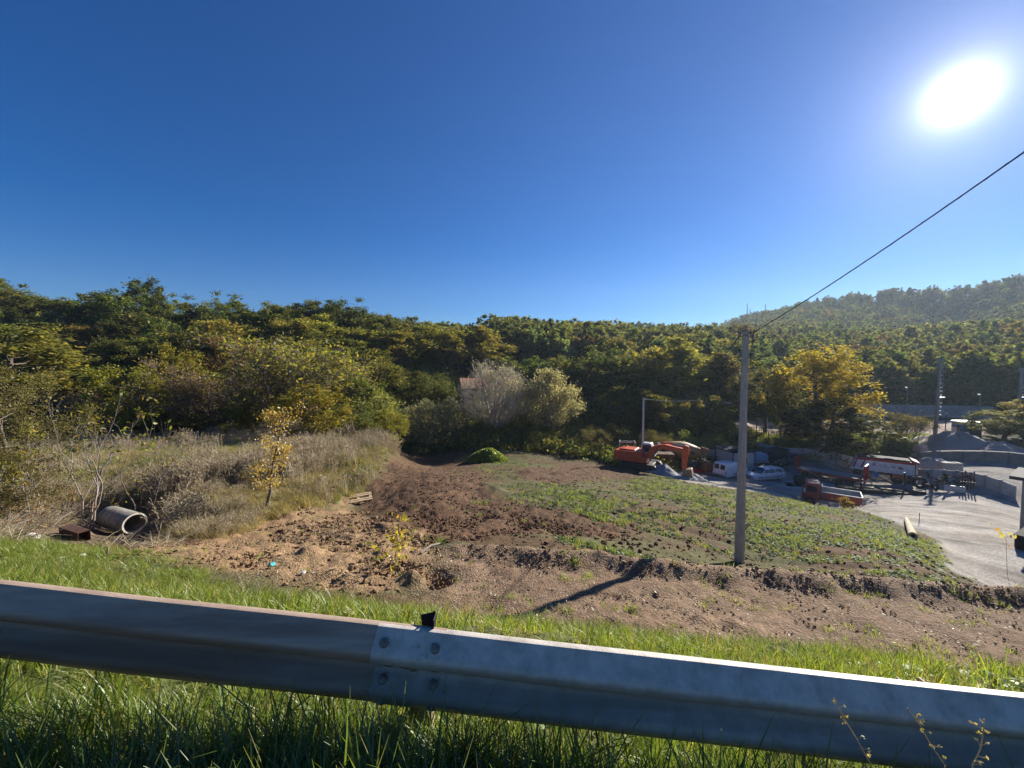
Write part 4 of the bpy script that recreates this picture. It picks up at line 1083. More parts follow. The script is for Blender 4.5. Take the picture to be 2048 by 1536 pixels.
strut(1738, 960, 1748, 973, 40.0, 39.5, 0.055, 'timber_pole', 'short timber pole propped against the longer leaning one', m_timber)
strut(1614, 941, 1637, 954, 44, 42.6, 0.05, 'timber_pole', 'timber pole leaning against the side of the flatbed trailer', m_timber)

# ------------------------------------------------------------------ concrete walls
def straight(px0, Y0, px1, Y1, n):
    a, b_ = Vector(GV(px0, Y0)), Vector(GV(px1, Y1)); zs = []
    for i in range(n + 1):
        p_ = a.lerp(b_, i / n); zs.append(Vector((p_.x, p_.y, Hs(p_.x, p_.y))))
    for k in range(1, n): zs[k].z = 0.5 * zs[k].z + 0.25 * (zs[k - 1].z + zs[k + 1].z)
    return zs
def panel_wall(name, label, pts, h, mat, step, post_w=0.16, thick=0.12, postmat=None, courses=1, cat='wall'):
    """a wall along ground points with posts and panels, each panel its own piece"""
    pts = [Vector(p) for p in pts]
    t = thing(name, label, cat, pts[0])
    org = pts[0]
    for p, q in zip(pts[:-1], pts[1:]):
        d = q - p; n = max(1, round(math.hypot(d.x, d.y) / step))
        for i in range(n):
            a = p + d * (i / n) - org; b_ = p + d * ((i + 1) / n) - org
            u = Vector((b_.x - a.x, b_.y - a.y, 0)); ln = u.length; u.normalize(); w = Vector((-u.y, u.x, 0)) * thick / 2
            for c in range(courses):
                z0, z1 = h * c / courses + (0.008 if c else -0.4), h * (c + 1) / courses
                m_ = 0.02 + rnd.uniform(0, 0.012)
                aa, bb = a + u * m_, b_ - u * m_
                P = [aa - w, bb - w, bb + w, aa + w]
                q_ = MB().add([(v.x, v.y, v.z + z0) for v in P] + [(v.x, v.y, v.z + z1 + rnd.uniform(-0.01, 0.01)) for v in P], [(0, 3, 2, 1), (4, 5, 6, 7), (0, 1, 5, 4), (1, 2, 6, 5), (2, 3, 7, 6), (3, 0, 4, 7)])
                q_.build('panel', mat, t)
            if postmat:
                q_ = MB().box(a.x - post_w / 2, a.x + post_w / 2, a.y - post_w / 2 - 0.03, a.y + post_w / 2, a.z - 0.4, a.z + h + 0.06); q_.build('post', postmat, t)
    return t
panel_wall('panel_wall', 'whitewashed panel wall behind the parked cars and flatbed trailer', straight(1515, 54.2, 1705, 48.8, 6), 1.55, m_wallw, 1.6, postmat=m_concrete)
panel_wall('panel_wall', 'grey panel wall between the mixer drum and the cabin', [GV(1398, 51.0), GV(1440, 51.0)], 1.9, m_grey, 1.2, postmat=m_concrete)
panel_wall('panel_wall', 'pale concrete panel wall at the far right of the gravel yard', straight(1838, 43.0, 2032, 36.0, 7), 1.25, m_wallw, 1.7, postmat=m_concrete)
panel_wall('block_wall', 'long grey retaining wall of big concrete blocks below the gravel mound', straight(1836, 47.6, 2160, 42.5, 7), 1.4, pm('shaded wall concrete', (0.24, 0.225, 0.205), rough=0.95, col2=(0.15, 0.14, 0.13), scale=1.5, bump=0.4, bscale=20), 1.5, thick=0.5, courses=2)  # shade on the wall face is put into a darker concrete colour
# scrap racks in front of the right wall
scrap('scrap_heap', 'dark heap of scrap steel leaning on the pale wall at the right', 1896, 39.0, 34, 2.2, 1.5, 8, [m_dark, m_rust, m_dark, m_dark])
rk = thing('steel_rack', 'dark steel rack of upright bars beside the scrap at the pale wall', 'rack', GV(1931, 38.0), R(-30))
for i in range(6): MB().box(-0.5 + i * 0.2, -0.42 + i * 0.2, -0.04, 0.04, 0, 1.55 + 0.18 * ((i * 7) % 3)).build('bar', m_rust, rk)
MB().box(-0.55, 0.65, -0.09, -0.045, 0.7, 0.8).build('crossbar', m_dark, rk)
sg = thing('notice_board', 'weathered grey board with worn lines leaning before the scrap heap', 'sign', GV(1909, 37.6), R(-25))
MB().box(-0.75, 0.75, -0.03, 0.03, 0.1, 0.68).build('board', m_greyp, sg)
for i in range(3): MB().box(-0.65, 0.62, -0.036, -0.032, 0.2 + i * 0.15, 0.24 + i * 0.15).build('worn_line', m_grey, sg)
cbk = thing('concrete_block', 'pair of joined pale concrete blocks on the light ground behind the wall', 'block', GV(1899, 43.2), R(-15))
MB().box(-0.85, 0.35, -0.45, 0.45, -0.1, 0.95).build('block', m_concrete, cbk, bevel=0.03); MB().box(0.38, 0.95, -0.43, 0.43, -0.1, 0.98).build('block', m_concrete, cbk, bevel=0.03)
bx = thing('water_tank', 'small rusty white tank standing in the bushes by the mast', 'tank', GV(1840, 49.5, 0.6), R(10))
MB().box(-0.65, 0.65, -0.5, 0.5, 0, 0.8).build('body', pm('rusty white tank', (0.5, 0.42, 0.36), rough=0.7, col2=(0.32, 0.16, 0.1), scale=2.5), bx, bevel=0.12)
MB().box(-0.7, 0.7, -0.55, 0.55, -0.8, -0.02).build('stand', m_concrete, bx)

# heaps of stone
def heap(name, label, px, Y, rx, ry, h, mat, seed, rz=0.0, ridge=0.0, group=None):
    n, k = 30, 14; P, fs = [], []
    r_ = np.random.default_rng(seed); ph = r_.uniform(0, 6.28, 6)
    g0 = GX(px, Y); P.append((0, 0, h)); 
    for j in range(1, k + 1):
        t = j / k
        for i in range(n):
            a = 2 * math.pi * i / n
            rr = 1 + 0.10 * math.sin(2 * a + ph[0]) + 0.07 * math.sin(3 * a + ph[1]) + 0.04 * math.sin(7 * a + ph[2])
            x, y = math.cos(a) * rx * rr * t, math.sin(a) * ry * rr * t
            z = h * (0.55 * (1 - t) + 0.45 * (1 - t * t)) * (1 + (0.14 * math.sin(3 * a + ph[3]) + 0.09 * math.sin(8 * a + 4 * t + ph[4])) * min(1, 3 * t)) + h * 0.035 * r_.normal() * (t < 1) - 0.25 * (t == 1)
            c, s = math.cos(rz), math.sin(rz)
            xx, yy = c * x - s * y, s * x + c * y
            gz_ = Hs(g0.x + xx, g0.y + yy) - g0.z
            P.append((xx, yy, z + gz_ * t))
    for i in range(n): fs.append((0, 1 + i, 1 + (i + 1) % n))
    for j in range(k - 1):
        for i in range(n):
            a, b_ = 1 + j * n + i, 1 + j * n + (i + 1) % n
            fs.append((a, a + n, b_ + n, b_))
    o = MB().add(P, fs).build(name, mat, None, smooth=True)
    o.location = g0; return tag(o, label, 'heap', group)
heap('gravel_heap', 'dark grey heap of crushed stone at the bucket of the excavator', 1328, 41.2, 1.9, 1.6, 1.15, m_gravel, 1)
heap('gravel_heap', 'low pale grey heap of stone right of the darker one', 1378, 40.8, 1.8, 1.4, 0.75, m_gravel, 2)
heap('gravel_mound', 'big pinkish gravel mound behind the block wall at the right', 1908, 51.0, 5.4, 3.8, 2.7, m_gravel2, 3)
heap('gravel_mound', 'lower pinkish gravel mound running right from the big one', 1985, 49.5, 5.5, 2.6, 1.5, m_gravel2, 4)
heap('gravel_heap', 'pale heap of fine gravel beside the tail of the tipping trailer', 1862, 45.2, 2.6, 2.0, 1.3, m_gravel, 5)

# ------------------------------------------------------------------ block building at the right edge
bd = thing('block_shed', 'grey block shed with flat roof slab at the far right edge', 'shed', GV(2037, 22.6), R(-58))
ch = 0.24
for row in range(15):
    for col_ in range(8):
        x0 = col_ * 0.52 - (0.26 if row % 2 else 0.0)
        b_ = MB().box(max(0, x0) + 0.008, x0 + 0.512, 0, 0.24, row * ch + 0.008 - (0.5 if row == 0 else 0), row * ch + ch - 0.006)
        o = b_.build('block', m_concrete, bd); o.location = (0, rnd.uniform(-0.006, 0.006), 0)
MB().box(0.02, 4.0, 0.245, 3.0, -0.5, 15 * ch - 0.01).build('wall', m_concrete, bd)
MB().box(-0.45, 4.3, -0.4, 3.3, 15 * ch + 0.003, 15 * ch + 0.20).build('roof_slab', pm('dark roof slab', (0.10, 0.095, 0.095), rough=0.9), bd)
bn = thing('rubbish_bin', 'black bin lying open at the foot of the block shed', 'bin', GV(2058, 20.6, 0.02), R(20))
MB().prism([(-0.4, 0.0), (0.4, 0.0), (0.5, 0.75), (-0.5, 0.75)], -0.4, 0.4).build('body', m_black, bn, bevel=0.04)
MB().prism([(-0.52, 0.76), (0.52, 0.76), (0.75, 1.0), (0.7, 1.04), (-0.5, 0.82)], -0.42, 0.42).build('lid', m_black, bn)

# ------------------------------------------------------------------ hollow concrete pole lying on the grass
p, q = GP(1826, 1078), GP(1812, 1042)
lpole = MB()
d_ = (q - p); d_ = d_.normalized() * min(d_.length, 9.0)
lpole.lathe([(0.10, 0.6), (0.10, 0.02), (0.14, 0.0), (0.20, 0.0), (0.20, 0.02), (0.115, d_.length), (0.0005, d_.length)], d_, (0, 0, 0), 18)
o = lpole.build('concrete_pole', pm('yellowed pole concrete', (0.52, 0.43, 0.28), rough=0.9, col2=(0.36, 0.31, 0.22), scale=3, bump=0.3), None, smooth=True)
o.location = p + Vector((0, 0, 0.16)); tag(o, 'yellowish hollow concrete pole lying in the weeds beside the gravel track', 'pole')
b_ = MB(); g = GP(1838, 1048); b_.cyl((0, 0, -0.2), (0, 0, 0.75), 0.02, 0.02, 6); o = b_.build('stake', m_dark); o.location = g; tag(o, 'thin dark stake at the edge of the weeds by the yard', 'stake')

# ------------------------------------------------------------------ poles, lamps, masts, sports pitch
p2 = thing('light_pole', 'slim pale metal pole with a thin cable behind the excavator', 'pole', GV(1285, 48.5))
zt = PIX(1289, 797, 48.5)[2] - p2.location.z
MB().tube([(0, 0, -0.3), (0, 0, zt)], [0.16, 0.11], 8).build('shaft', m_steelw, p2, smooth=True)
MB().box(-0.05, 0.3, -0.06, 0.06, zt - 0.15, zt + 0.02).build('bracket', m_steelw, p2)
def wire(name, label, p, q, s, r):
    b_ = MB(); b_.tube(sag(p, q, s, 24), r, 5); o = b_.build(name, m_cable, None, smooth=True); return tag(o, label, 'cable')
top2 = Vector(p2.location) + Vector((0.2, 0, zt - 0.08))
wire('power_cable', 'thin grey cable from the slim metal pole to the right into the trees', top2, Vector(PIX(1400, 801, 54)), 0.15, 0.016)
wire('power_cable', 'thin dark cable running down from the concrete pole into the trees behind', (px_ - 0.1, py_ + 0.1, pole_top[2] - 0.12), Vector(PIX(1405, 752, 34)), 0.25, 0.02)
def mast(name, label, px, Y, ptop, r, rungs=True, heads=3, cat='floodlight mast', skew=0.0, basez=None):
    t = thing(name, label, cat, GV(px, Y)); 
    h = PIX(px, ptop, Y)[2] - t.location.z
    MB().tube([(0, 0, -0.3), (skew, 0, h)], [r, r * 0.6], 8).build('shaft', m_lamp, t, smooth=True)
    if rungs:
        ld = MB(); n = int(h / 0.55)
        for x in (0.32, 0.75): ld.box(x - 0.02, x + 0.02, -0.02, 0.02, h * 0.35, h)
        ld.build('ladder_rail', m_lamp, t)
        for i in range(int(n * 0.35), n): MB().box(0.32, 0.75, -0.025, 0.025, i * 0.55, i * 0.55 + 0.05).build('rung', m_lamp, t)
        MB().box(0.1, 0.95, -0.25, 0.25, h * 0.55, h * 0.55 + 0.1).build('platform', m_lamp, t)
    for i in range(heads):
        MB().box(-0.45 + i * 0.4 + skew, -0.1 + i * 0.4 + skew, -0.2, 0.15, h, h + 0.4).build('floodlight', m_lamp, t, bevel=0.03)
    return t
mast('floodlight_mast', 'tall floodlight mast with ladder standing right of the yellow tree', 1869, 53.5, 722, 0.24, heads=2, skew=0.25)
mast('floodlight_mast', 'floodlight mast cut by the right edge of the view', 2034, 60.0, 742, 0.26, heads=2, skew=0.2)
mast('lamp_post', 'thin short lamp post before the dark wood beyond the pitch', 1812, 68.0, 779, 0.07, rungs=False, heads=1, cat='lamp post')
mast('lamp_post', 'thin lamp post near the blue cabin at the pitch end', 1957, 66.0, 793, 0.08, rungs=False, heads=1, cat='lamp post')
mast('lamp_post', 'slim lamp post rising behind the white tipping trailer', 1722, 50.0, 828, 0.05, rungs=False, heads=0, cat='lamp post')
ys = MB(); ys.box(-0.28, 0.28, -0.02, 0.02, 0, 0.5); ys = ys.build('yellow_flag', m_yellow); ys.location = PIX(1733, 860, 53.0); ys.rotation_euler = (0, R(14), R(-20)); tag(ys, 'small yellow flag board hanging on the pitch fence', 'sign')
panel_wall('pitch_wall', 'long grey concrete wall along the far side of the sports pitch', [GV(1690, 72.5), GV(1800, 72.5), GV(1900, 72.5), GV(1985, 71.5)], 2.3, m_concrete, 3.6, thick=0.2)
fe = thing('pitch_fence', 'high dark post fence along the near edge of the sports pitch', 'fence', GV(1700, 56.2))
fx = [1486, 1512, 1536, 1560, 1588, 1700, 1728, 1745, 1766, 1790, 1812, 1840, 1868, 1890, 1915, 1940, 1962]
prev = None
for i, px in enumerate(fx):
    g = Vector(GV(px, 56.4)); hgt_ = 3.3 if i % 2 else 2.2
    l = g - Vector(fe.location)
    b_ = MB(); b_.cyl((l.x, l.y, l.z - 0.3), (l.x, l.y, l.z + hgt_), 0.06, 0.06, 6); b_.build('post', m_dark, fe)
    if prev is not None and px - fx[i - 1] < 60:
        for zz in (0.9, 1.9):
            b_ = MB(); b_.cyl((prev.x, prev.y, prev.z + zz), (l.x, l.y, l.z + zz), 0.012, 0.012, 4); b_.build('wire', m_dark, fe)
    prev = l
fe2 = thing('railing', 'low dark railing along the grass under the trees left of the pitch', 'railing', GV(1500, 60.5))
for i in range(22):
    g = Vector(GV(1478 + i * 5.0, 60.0)) - Vector(fe2.location)
    MB().cyl((g.x, g.y, g.z - 0.2), (g.x, g.y, g.z + 1.0), 0.03, 0.03, 5).build('baluster', m_dark, fe2)
g0 = Vector(GV(1478, 60.0)) - Vector(fe2.location); g1 = Vector(GV(1583, 60.0)) - Vector(fe2.location)
for zz in (0.45, 0.98): MB().cyl(g0 + Vector((0, 0, zz)), g1 + Vector((0, 0, zz)), 0.035, 0.035, 5).build('rail', m_dark, fe2)
bc = thing('blue_cabin', 'small blue cabin at the right end of the pitch fence', 'cabin', GV(1931, 57.5), R(-5))
MB().box(-1.15, 1.15, -0.9, 0.9, -0.3, 1.75).build('body', pm('dull blue paint', (0.06, 0.16, 0.36), rough=0.6), bc, bevel=0.02); MB().box(-1.25, 1.25, -1.0, 1.0, 1.753, 1.86).build('roof', m_steelw, bc)
MB().box(-1.5, -1.2, -0.5, 0.5, -0.3, 0.9).build('side_box', m_steelw, bc)
# TV masts on the far hill
for (px, top, lab) in ((1493, 612, 'tallest thin lattice mast on the far ridge'), (1499, 622, 'short thin mast just right of the tallest one on the far ridge'), (1530, 613, 'thin mast on the far ridge further right')):
    Y = 380; g = GX(px, Y); zt = PIX(px, top, Y)[2] + 2.5
    t = thing('lattice_mast', lab, 'mast', g)
    for (x, y) in ((-0.5, -0.5), (0.5, -0.5), (0, 0.5)):
        MB().cyl((x, y, -1), (x * 0.3, y * 0.3, zt - g.z), 0.28, 0.18, 4).build('leg', m_lamp, t)

# ------------------------------------------------------------------ houses among the trees
hsw = thing('farmhouse', 'pale farmhouse with red tiled roof half hidden by the bare willow', 'house', GV(952, 66), R(12))
hz = PIX(958, 776, 66)[2] - hsw.location.z
MB().box(-2.2, 6.5, -2.5, 2.5, -1, hz).build('wall', m_wallw, hsw)
MB().prism([(-3.0, hz - 0.05), (3.0, hz + 1.5), (3.0, hz + 1.65), (-3.05, hz + 0.12)], -2.6, 7.0, axis='x').build('roof', m_roof, hsw)
wn_ = MB().box(-1.2, -0.35, -2.56, -2.503, hz - 1.7, hz - 0.7).build('window', m_darktrim, hsw); MB().box(-1.1, -0.45, -2.58, -2.562, hz - 1.6, hz - 0.8).build('pane', m_glass, wn_)
hb2 = thing('concrete_building', 'flat roofed grey concrete building behind the farmhouse roof', 'building', GV(985, 78), R(5))
hz2 = PIX(985, 743, 78)[2] - hb2.location.z
MB().box(-3.2, 5.5, -3, 3, -1, hz2).build('wall', m_concrete, hb2); MB().box(-3.5, 5.8, -3.3, 3.3, hz2 + 0.003, hz2 + 0.22).build('roof', m_darktrim, hb2)
wb = thing('white_building', 'long white building glimpsed between the tall oaks behind the mixer', 'building', GV(1405, 84), R(-4))
wz = PIX(1405, 783, 84)[2] - wb.location.z
MB().box(-4.5, 7.5, -2.5, 2.5, -1, wz).build('wall', m_wallw, wb); MB().box(-4.8, 7.8, -2.9, 2.9, wz + 0.003, wz + 0.25).build('roof', m_greyp, wb)
for i in range(5): MB().box(-3.6 + i * 2.2, -2.4 + i * 2.2, -2.55, -2.503, wz - 1.6, wz - 0.5).build('window', m_glass, wb)
w2 = thing('white_shed', 'small white shed seen low between the oaks left of the white building', 'shed', GV(1335, 74), R(6))
MB().box(-1.8, 1.8, -1.5, 1.5, -0.5, 2.6).build('wall', m_wallw, w2); MB().box(-2.0, 2.0, -1.8, 1.8, 2.603, 2.75).build('roof', m_greyp, w2)
# ------------------------------------------------------------------ trees
m_bark = pm('grey brown bark', (0.16, 0.125, 0.095), rough=0.95, col2=(0.09, 0.07, 0.055), scale=6, stretch=(3, 3, 0.6), bump=0.5, bscale=20)
m_bark_pale = pm('pale grey bark', (0.36, 0.31, 0.26), rough=0.9, col2=(0.24, 0.20, 0.165), scale=8, stretch=(3, 3, 0.6))
m_bark_brown = pm('purple brown twigs', (0.20, 0.145, 0.115), rough=0.95, col2=(0.13, 0.095, 0.08), scale=4)
L_oak = leafm('dark oak leaves', (0.085, 0.112, 0.032), (0.165, 0.18, 0.052), (0.27, 0.22, 0.065), trans=0.56, gloss=0.015, objvar=0.42)
L_olive = leafm('olive oak leaves', (0.14, 0.155, 0.042), (0.26, 0.24, 0.066), (0.36, 0.27, 0.07), trans=0.58, gloss=0.015, objvar=0.42)
L_lime = leafm('yellow green leaves', (0.17, 0.18, 0.036), (0.31, 0.27, 0.055), (0.40, 0.26, 0.04), trans=0.5, gloss=0.015)
L_gold = leafm('golden poplar leaves', (0.34, 0.265, 0.042), (0.48, 0.37, 0.058), (0.22, 0.20, 0.04), trans=0.55, gloss=0.015, objvar=0.0)
L_rust = leafm('tan autumn leaves', (0.17, 0.105, 0.045), (0.26, 0.165, 0.065), (0.12, 0.11, 0.04), trans=0.4, gloss=0.015)
L_grey = leafm('grey green willow leaves', (0.19, 0.19, 0.11), (0.33, 0.31, 0.19), (0.38, 0.33, 0.19), trans=0.42, gloss=0.015)
L_pine = leafm('far wood leaves', (0.085, 0.12, 0.05), (0.17, 0.19, 0.07), (0.26, 0.20, 0.085), trans=0.55, gloss=0.015, objvar=0.45)
L_dull = leafm('dull brown olive leaves', (0.11, 0.10, 0.035), (0.21, 0.18, 0.07), (0.30, 0.22, 0.09), trans=0.42, gloss=0.015, objvar=0.1)
L_shrub = leafm('hedge leaves', (0.10, 0.13, 0.038), (0.20, 0.21, 0.065), (0.27, 0.24, 0.09), trans=0.55, gloss=0.015, objvar=0.42)
L_orange = leafm('orange yellow sapling leaves', (0.40, 0.27, 0.07), (0.48, 0.36, 0.09), (0.38, 0.18, 0.05), trans=0.5, objvar=0.05)
L_yel = leafm('yellow seedling leaves', (0.40, 0.34, 0.06), (0.50, 0.43, 0.08), (0.40, 0.22, 0.05), trans=0.5, objvar=0.05)

def leaf_quads(C, size, r_, flat=0.5, aspect=1.6):
    """one diamond leaf (bent along its rib) at each centre: arrays of vertices and faces"""
    n = len(C)
    nrm_ = r_.normal(size=(n, 3)); nrm_[:, 2] = np.abs(nrm_[:, 2]) + flat; nrm_ /= np.linalg.norm(nrm_, axis=1)[:, None]
    a = r_.normal(size=(n, 3)); a -= (a * nrm_).sum(1)[:, None] * nrm_; a /= np.linalg.norm(a, axis=1)[:, None]
    b = np.cross(nrm_, a)
    s = size * r_.uniform(0.6, 1.35, n)[:, None]
    V = np.stack([C - a * s * 0.5 * aspect, C + b * s * 0.42 - nrm_ * s * 0.12, C + a * s * 0.5 * aspect, C - b * s * 0.42 - nrm_ * s * 0.12], 1).reshape(-1, 3)
    F = np.arange(4 * n).reshape(-1, 4)
    return V, F
def tubes_np(segs, n=5):
    """segs: list of (p0, p1, r0, r1)"""
    P0 = np.array([s[0] for s in segs], float); P1 = np.array([s[1] for s in segs], float)
    r0 = np.array([s[2] for s in segs]); r1 = np.array([s[3] for s in segs])
    d = P1 - P0; d /= np.linalg.norm(d, axis=1)[:, None] + 1e-9
    ref = np.where(np.abs(d[:, 2:3]) < 0.9, np.array([[0, 0, 1.0]]), np.array([[1.0, 0, 0]]))
    a = np.cross(d, ref); a /= np.linalg.norm(a, axis=1)[:, None]; b = np.cross(d, a)
    t = np.arange(n) * 2 * math.pi / n
    ring = np.cos(t)[None, :, None] * a[:, None, :] + np.sin(t)[None, :, None] * b[:, None, :]
    V = np.concatenate([P0[:, None] + ring * r0[:, None, None], P1[:, None] + ring * r1[:, None, None]], 1).reshape(-1, 3)
    k = np.arange(len(segs))[:, None] * 2 * n; i = np.arange(n)[None, :]; j = (i + 1) % n
    F = np.stack([k + i, k + j, k + n + j, k + n + i], -1).reshape(-1, 4)
    return V, F

def crown_tree(seed, shape='oak', nclu=60, per=75, size=0.26, h=10.0, rad=3.4, base=0.22, flat=0.45, lump_=0.26):
    """trunk with limbs, and a crown of leaf clumps set at the limb ends; returns (trunk arrays, crown arrays) in metres at height h"""
    r_ = np.random.default_rng(seed)
    zc = h * (base + 1) / 2; rz = h * (1 - base) / 2
    cl = []
    while len(cl) < nclu:
        p = r_.normal(size=3); p /= np.linalg.norm(p); q = r_.uniform(0.25, 1.0) ** 0.5
        x, y, z = p * q
        wdt = {'oak': 1.0, 'cone': max(0.15, 0.62 - 0.55 * z), 'poplar': 0.95 - 0.25 * max(z, 0), 'round': 1.0}[shape]
        if shape == 'oak' and z < -0.75: continue
        cl.append((x * rad * wdt, y * rad * wdt, zc + z * rz * (0.98 + 0.12 * r_.normal())))
    cl = np.array(cl)
    lump = r_.uniform(0.75, 1.25, 8); ang = np.arctan2(cl[:, 1], cl[:, 0])
    cl[:, :2] *= (1 + 0.18 * np.sin(2 * ang + lump[0] * 9) + 0.12 * np.sin(3 * ang + lump[1] * 9))[:, None]
    C = []
    for c in cl:
        s = r_.uniform(0.5, 1.15) * rad * lump_
        m = max(8, int(per * r_.uniform(0.5, 1.4)))
        g = r_.normal(size=(m, 3)) * 0.55
        g[:, 2] *= flat
        C.append(c + g * s)
    C = np.concatenate(C)
    crown = leaf_quads(C, size, r_, flat=0.35)
    segs = []
    top = np.array([r_.normal() * 0.3, r_.normal() * 0.3, h * 0.86])
    tr = h * 0.022
    pts = [np.array([0, 0, -0.6]), np.array([0, 0, h * 0.12]), np.array([*(top[:2] * 0.3), h * 0.4]), np.array([*(top[:2] * 0.7), h * 0.65]), top]
    rs = [tr * 1.3, tr, tr * 0.75, tr * 0.45, tr * 0.15]
    for i in range(4): segs.append((pts[i], pts[i + 1], rs[i], rs[i + 1]))
    for c in cl[r_.permutation(len(cl))[:min(34, len(cl))]]:
        zz = np.clip(c[2] - np.hypot(c[0], c[1]) * r_.uniform(0.5, 1.0), h * 0.13, h * 0.8)
        t = zz / (h * 0.86); st = np.array([top[0] * t, top[1] * t, zz])
        mid = (st + c) / 2 + np.array([0, 0, -0.12 * rad + r_.normal() * 0.15])
        w = tr * (0.42 - 0.25 * t)
        segs += [(st, mid, w, w * 0.65), (mid, c, w * 0.65, w * 0.2)]
    return tubes_np(segs, 6), crown

def grow(seed, start, dirv, length, rad, levels, nb=3, spread=0.6, up=0.15, bend=0.18, shrink=0.68, seglen=0.22, kill=0.0):
    """bare branching: a list of tapered segments, and the twig ends"""
    r_ = random.Random(seed); segs, tips = [], []
    def rec(p, d, L, rr, lev):
        n = max(2, int(L / seglen)); pts = [Vector(p)]; d = Vector(d).normalized()
        for i in range(n):
            d = (d + Vector((r_.gauss(0, bend), r_.gauss(0, bend), r_.gauss(0, bend) + up * 0.3))).normalized()
            pts.append(pts[-1] + d * (L / n))
        for i in range(n):
            a, b = rr * (1 - 0.6 * i / n), rr * (1 - 0.6 * (i + 1) / n)
            segs.append((tuple(pts[i]), tuple(pts[i + 1]), a, b))
        if lev == 0:
            tips.extend(tuple(q) for q in pts[-max(1, n // 2):]); return
        for k in range(nb + (1 if r_.random() < 0.4 else 0)):
            if r_.random() < kill: continue
            t = r_.uniform(0.35, 1.0); i = min(n, int(t * n))
            ax = d.cross(Vector((r_.gauss(0, 1), r_.gauss(0, 1), r_.gauss(0, 1)))).normalized()
            nd_ = (d * math.cos(spread) + ax * math.sin(spread) * r_.uniform(0.6, 1.3) + Vector((0, 0, up))).normalized()
            rec(pts[i], nd_, L * shrink * r_.uniform(0.7, 1.15), rr * (1 - 0.6 * t) * 0.75, lev - 1)
        tips.append(tuple(pts[-1]))
    rec(start, dirv, length, rad, levels)
    return segs, tips

TREE_KINDS = {}
def kind(name, trunk, crown, bark, leaf):
    tm = np_mesh(name + '_trunk', trunk[0], faces4=trunk[1], mat=bark, smooth=True)
    cm = np_mesh(name + '_crown', crown[0], faces4=crown[1], mat=leaf) if crown is not None else None
    hh = max(trunk[0][:, 2].max(), crown[0][:, 2].max() if crown is not None else 0)
    if crown is not None: ww = np.percentile(np.abs(crown[0][:, 0]), 97)
    else: ww = np.percentile(np.abs(trunk[0][:, 0]), 97)
    TREE_KINDS[name] = (tm, cm, hh, ww)
for i in range(4):
    kind('oak%d' % i, *crown_tree(100 + i, 'oak', 78, 140, 0.19, 10, 3.3, 0.10 + 0.04 * i, 0.95, 0.2), m_bark, L_oak)
    TREE_KINDS['olive%d' % i] = None
for i in range(4):
    t_, c_ = crown_tree(140 + i, 'oak', 74, 140, 0.19, 10, 3.1, 0.08 + 0.05 * i, 0.9, 0.2)
    kind('olive%d' % i, t_, c_, m_bark, L_olive)
for i in range(3): kind('lime%d' % i, *crown_tree(160 + i, 'round', 70, 140, 0.15, 8, 2.9, 0.06 + 0.04 * i, 0.95, 0.2), m_bark, L_lime)
for i in range(2): kind('tall%d' % i, *crown_tree(180 + i, 'cone', 76, 130, 0.18, 11, 3.6, 0.15, 0.85, 0.18), m_bark, L_olive)
kind('gold0', *crown_tree(190, 'poplar', 150, 140, 0.13, 11, 3.3, 0.06, 1.1, 0.17), m_bark, L_gold)
for i in range(2): kind('tan%d' % i, *crown_tree(195 + i, 'round', 60, 140, 0.14, 7, 2.7, 0.06, 0.95, 0.2), m_bark, L_rust)
for i in range(3): kind('shrub%d' % i, *crown_tree(200 + i, 'round', 74, 160, 0.10, 4, 2.6, -0.15, 1.0, 0.2), m_bark, L_shrub)
for i in range(2): kind('finebush%d' % i, *crown_tree(210 + i, 'round', 110, 190, 0.06, 5, 2.7, -0.1, 0.8, 0.2), m_bark, L_dull)
# willows and bare trees: many fine rising twigs
def willow(seed, h, rad, leafmat, leaves, size, ntw=900, lean=0.6):
    segs, tips = [], []
    r_ = random.Random(seed)
    for s in range(4):
        a = s * 1.57 + r_.uniform(-.4, .4)
        sg, tp = grow(seed * 7 + s, (0, 0, -0.4), (0.42 * math.cos(a), 0.42 * math.sin(a), 1), h * 0.34, h * 0.016, 3, 4, lean, 0.26, 0.13, 0.70, h * 0.05)
        segs += sg; tips += tp
    P = np.array([t for t in tips])
    rr_ = np.random.default_rng(seed)
    tw = []
    for k in rr_.integers(0, len(P), ntw):
        p = P[k]; d = np.array([p[0] * 0.10, p[1] * 0.10, 0.5]) + rr_.normal(size=3) * 0.4; d /= np.linalg.norm(d)
        L = rr_.uniform(0.3, 0.8) * h * 0.08
        tw.append((p, p + d * L, 0.022, 0.008))
    segs = segs + tw
    sc = h / max(s[1][2] for s in segs)
    wsc = rad / np.percentile(np.abs([s[1][0] for s in segs]), 97)
    f = np.array([wsc, wsc, sc])
    segs = [(np.array(a) * f, np.array(b) * f, r0, r1) for a, b, r0, r1 in segs]
    ends = np.array([s[1] for s in segs[-ntw:]])
    C = np.repeat(ends, leaves, 0) + rr_.normal(size=(len(ends) * leaves, 3)) * 0.22
    return tubes_np(segs, 4), leaf_quads(C, size, rr_, 0.1, 2.2)
